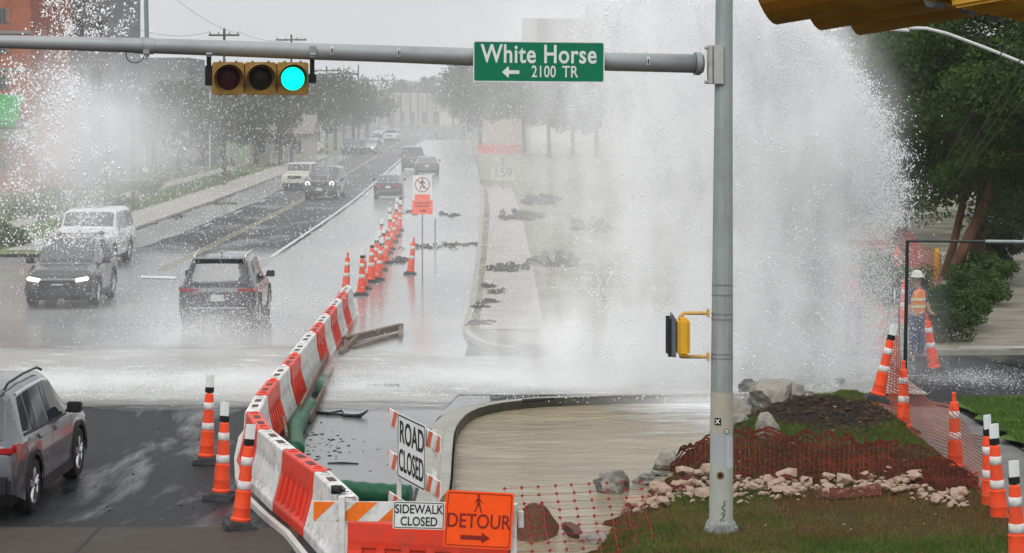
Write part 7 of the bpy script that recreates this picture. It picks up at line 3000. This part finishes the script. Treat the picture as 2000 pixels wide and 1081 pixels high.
def fog(name, lo, hi, vox, blobs, m, label, nscale=0.8, nlo=0.36, nhi=0.62, ncut=0.0, nscl=(1, 1, 1), detail=4, cut=0.006):
    """blobs: (centre, sigma, amplitude)"""
    ng = bpy.data.node_groups.new(name, 'GeometryNodeTree')
    ng.interface.new_socket('Geometry', in_out='OUTPUT', socket_type='NodeSocketGeometry')
    nn = ng.nodes
    go = nn.new('NodeGroupOutput')
    vc = nn.new('GeometryNodeVolumeCube')
    vc.inputs['Min'].default_value = lo
    vc.inputs['Max'].default_value = hi
    for ax, i in (('X', 0), ('Y', 1), ('Z', 2)):
        vc.inputs['Resolution ' + ax].default_value = max(4, int((hi[i] - lo[i]) / vox[i]))
    pos = nn.new('GeometryNodeInputPosition')
    acc = None
    for c, s, a in blobs:
        sb = nn.new('ShaderNodeVectorMath')
        sb.operation = 'SUBTRACT'
        ng.links.new(pos.outputs[0], sb.inputs[0])
        sb.inputs[1].default_value = c
        ml = nn.new('ShaderNodeVectorMath')
        ml.operation = 'MULTIPLY'
        ng.links.new(sb.outputs[0], ml.inputs[0])
        ml.inputs[1].default_value = (1 / s[0], 1 / s[1], 1 / s[2])
        dt = nn.new('ShaderNodeVectorMath')
        dt.operation = 'DOT_PRODUCT'
        ng.links.new(ml.outputs[0], dt.inputs[0])
        ng.links.new(ml.outputs[0], dt.inputs[1])
        ng_ = nn.new('ShaderNodeMath')
        ng_.operation = 'MULTIPLY'
        ng.links.new(dt.outputs['Value'], ng_.inputs[0])
        ng_.inputs[1].default_value = -1
        ex = nn.new('ShaderNodeMath')
        ex.operation = 'EXPONENT'
        ng.links.new(ng_.outputs[0], ex.inputs[0])
        am = nn.new('ShaderNodeMath')
        am.operation = 'MULTIPLY_ADD'
        ng.links.new(ex.outputs[0], am.inputs[0])
        am.inputs[1].default_value = a
        if acc is not None:
            ng.links.new(acc, am.inputs[2])
        else:
            am.inputs[2].default_value = 0
        acc = am.outputs[0]
    mp = nn.new('ShaderNodeVectorMath')
    mp.operation = 'MULTIPLY'
    ng.links.new(pos.outputs[0], mp.inputs[0])
    mp.inputs[1].default_value = nscl
    no = nn.new('ShaderNodeTexNoise')
    no.inputs['Scale'].default_value = nscale
    no.inputs['Detail'].default_value = detail
    no.inputs['Roughness'].default_value = 0.65
    ng.links.new(mp.outputs[0], no.inputs['Vector'])
    mr = nn.new('ShaderNodeMapRange')
    mr.inputs['From Min'].default_value = nlo
    mr.inputs['From Max'].default_value = nhi
    mr.inputs['To Min'].default_value = ncut
    mr.inputs['To Max'].default_value = 1.5
    ng.links.new(no.outputs['Fac'], mr.inputs[0])
    fm = nn.new('ShaderNodeMath')
    fm.operation = 'MULTIPLY'
    ng.links.new(acc, fm.inputs[0])
    ng.links.new(mr.outputs[0], fm.inputs[1])
    # cut the far tails so empty voxels stay empty
    sb = nn.new('ShaderNodeMath')
    sb.operation = 'SUBTRACT'
    ng.links.new(fm.outputs[0], sb.inputs[0])
    sb.inputs[1].default_value = cut
    mxn = nn.new('ShaderNodeMath')
    mxn.operation = 'MAXIMUM'
    ng.links.new(sb.outputs[0], mxn.inputs[0])
    mxn.inputs[1].default_value = 0
    ng.links.new(mxn.outputs[0], vc.inputs['Density'])
    sm = nn.new('GeometryNodeSetMaterial')
    sm.inputs['Material'].default_value = m
    ng.links.new(vc.outputs[0], sm.inputs[0])
    ng.links.new(sm.outputs[0], go.inputs[0])
    me = bpy.data.meshes.new(name)
    me.materials.append(m)
    o = link(name, me)
    md = o.modifiers.new('mist', 'NODES')
    md.node_group = ng
    o['kind'] = 'stuff'
    o['label'] = label
    return o


M_spray = fogmat('water_spray')
def T(px, py, D):
    return tuple(W(px, py, D))


fog('water_plume', (-4.5, 38.6, -0.1), (8.6, 47.5, 8.6), (0.14, 0.24, 0.14), [
    (T(1490, 560, 42.5), (1.25, 1.3, 3.6), 1.9),
    (T(1470, 150, 42.5), (1.35, 1.5, 2.2), 1.5),
    (T(1600, 300, 42.0), (0.85, 1.2, 1.25), 1.8),
    (T(1560, 560, 42.0), (0.55, 1.0, 2.0), 2.0),
    (T(1640, 420, 42.0), (0.7, 1.0, 1.4), 0.45),
    (T(1290, 300, 42.5), (1.1, 1.6, 4.0), 0.95),
    (T(1250, 20, 42.5), (1.6, 1.8, 2.0), 0.5),
    (T(1130, 520, 43.5), (1.2, 2.0, 2.2), 0.24),
    (T(1070, 200, 43.5), (1.2, 2.0, 2.4), 0.13),
    (T(1300, 690, 43.0), (3.0, 1.8, 0.8), 1.0),
    (T(1700, 620, 43.5), (0.8, 1.2, 1.8), 0.20),
    (T(1790, 620, 43.6), (0.8, 0.8, 1.2), 0.05),
], M_spray, 'towering white plume of water spraying up from the burst main', 1.5, 0.45, 0.57, 0.02, (1, 1, 0.33))
fog('ground_spray', (-16, 38.2, -0.02), (9.5, 50, 1.6), (0.16, 0.2, 0.07), [
    ((-9.5, 41.2, 0.0), (3.2, 1.1, 0.17), 1.0),
    ((-6.0, 41.6, 0.0), (2.4, 1.2, 0.22), .8),
    ((-4.2, 40.6, 0.0), (1.8, 1.0, 0.18), .9),
    ((-1.6, 41.3, 0.0), (2.6, 1.1, 0.19), 1.0),
    ((1.6, 41.2, 0.0), (2.2, 1.3, 0.24), 1.6),
    ((3.6, 38.6, -0.05), (1.3, 1.6, 0.16), 1.2),
    ((-6, 44.0, 0.0), (12, 3.0, 0.30), 0.14),
    ((3.2, 43.0, 0.1), (2.6, 2.0, 0.45), 0.9),
    ((8.8, 42.2, 0.0), (1.0, .8, 0.10), 0.5),
    ((-6.9, 47.5, 0.2), (1.4, 3.0, 0.6), 0.25),
], M_spray, 'white spray blown low across the road surface', 1.3, 0.40, 0.60, 0.15, (0.4, 1, 1))
fog('drifting_mist', (-17, 42, -0.02), (1.5, 66, 9.0), (0.25, 0.5, 0.25), [
    (T(170, 200, 50), (1.0, 2.2, 1.1), 0.26),
    (T(130, 330, 50), (1.7, 3, 1.3), 0.20),
    (T(280, 260, 50), (1.6, 3, 1.3), 0.13),
    (T(60, 560, 50), (2.2, 3, 1.2), 0.03),
    (T(300, 620, 50), (4.0, 3, 1.1), 0.06),
    (T(600, 430, 58), (8.0, 6, 3.2), 0.013),
    (T(850, 330, 60), (3.2, 6, 3.5), 0.03),
], M_spray, 'drifting grey water mist over the left half of the street', 0.5, 0.36, 0.64, 0.2)

fog('far_mist', (-75, 60, -0.05), (16, 480, 26), (2.0, 6.0, 1.2), [
    ((-26, 130, 0), (30, 70, 12), 0.0008),
    ((-10, 150, 0), (13, 80, 9), 0.0011),
    ((3, 190, 0), (9, 110, 13), 0.0024),
    ((-20, 330, 0), (45, 150, 16), 0.0009),
], M_spray, 'grey rain mist thickening up the street', 0.06, 0.3, 0.7, 0.6, cut=0.00005)

b = MB()
b.bbox(-1600, 1600, -120, 4100, -1.9, 34)
hz = b.build('haze', fogmat('haze_air', (0.95, 0.965, 0.98), 0.00022))
hz['kind'] = 'stuff'
hz['label'] = 'pale rain haze filling the air over the street'
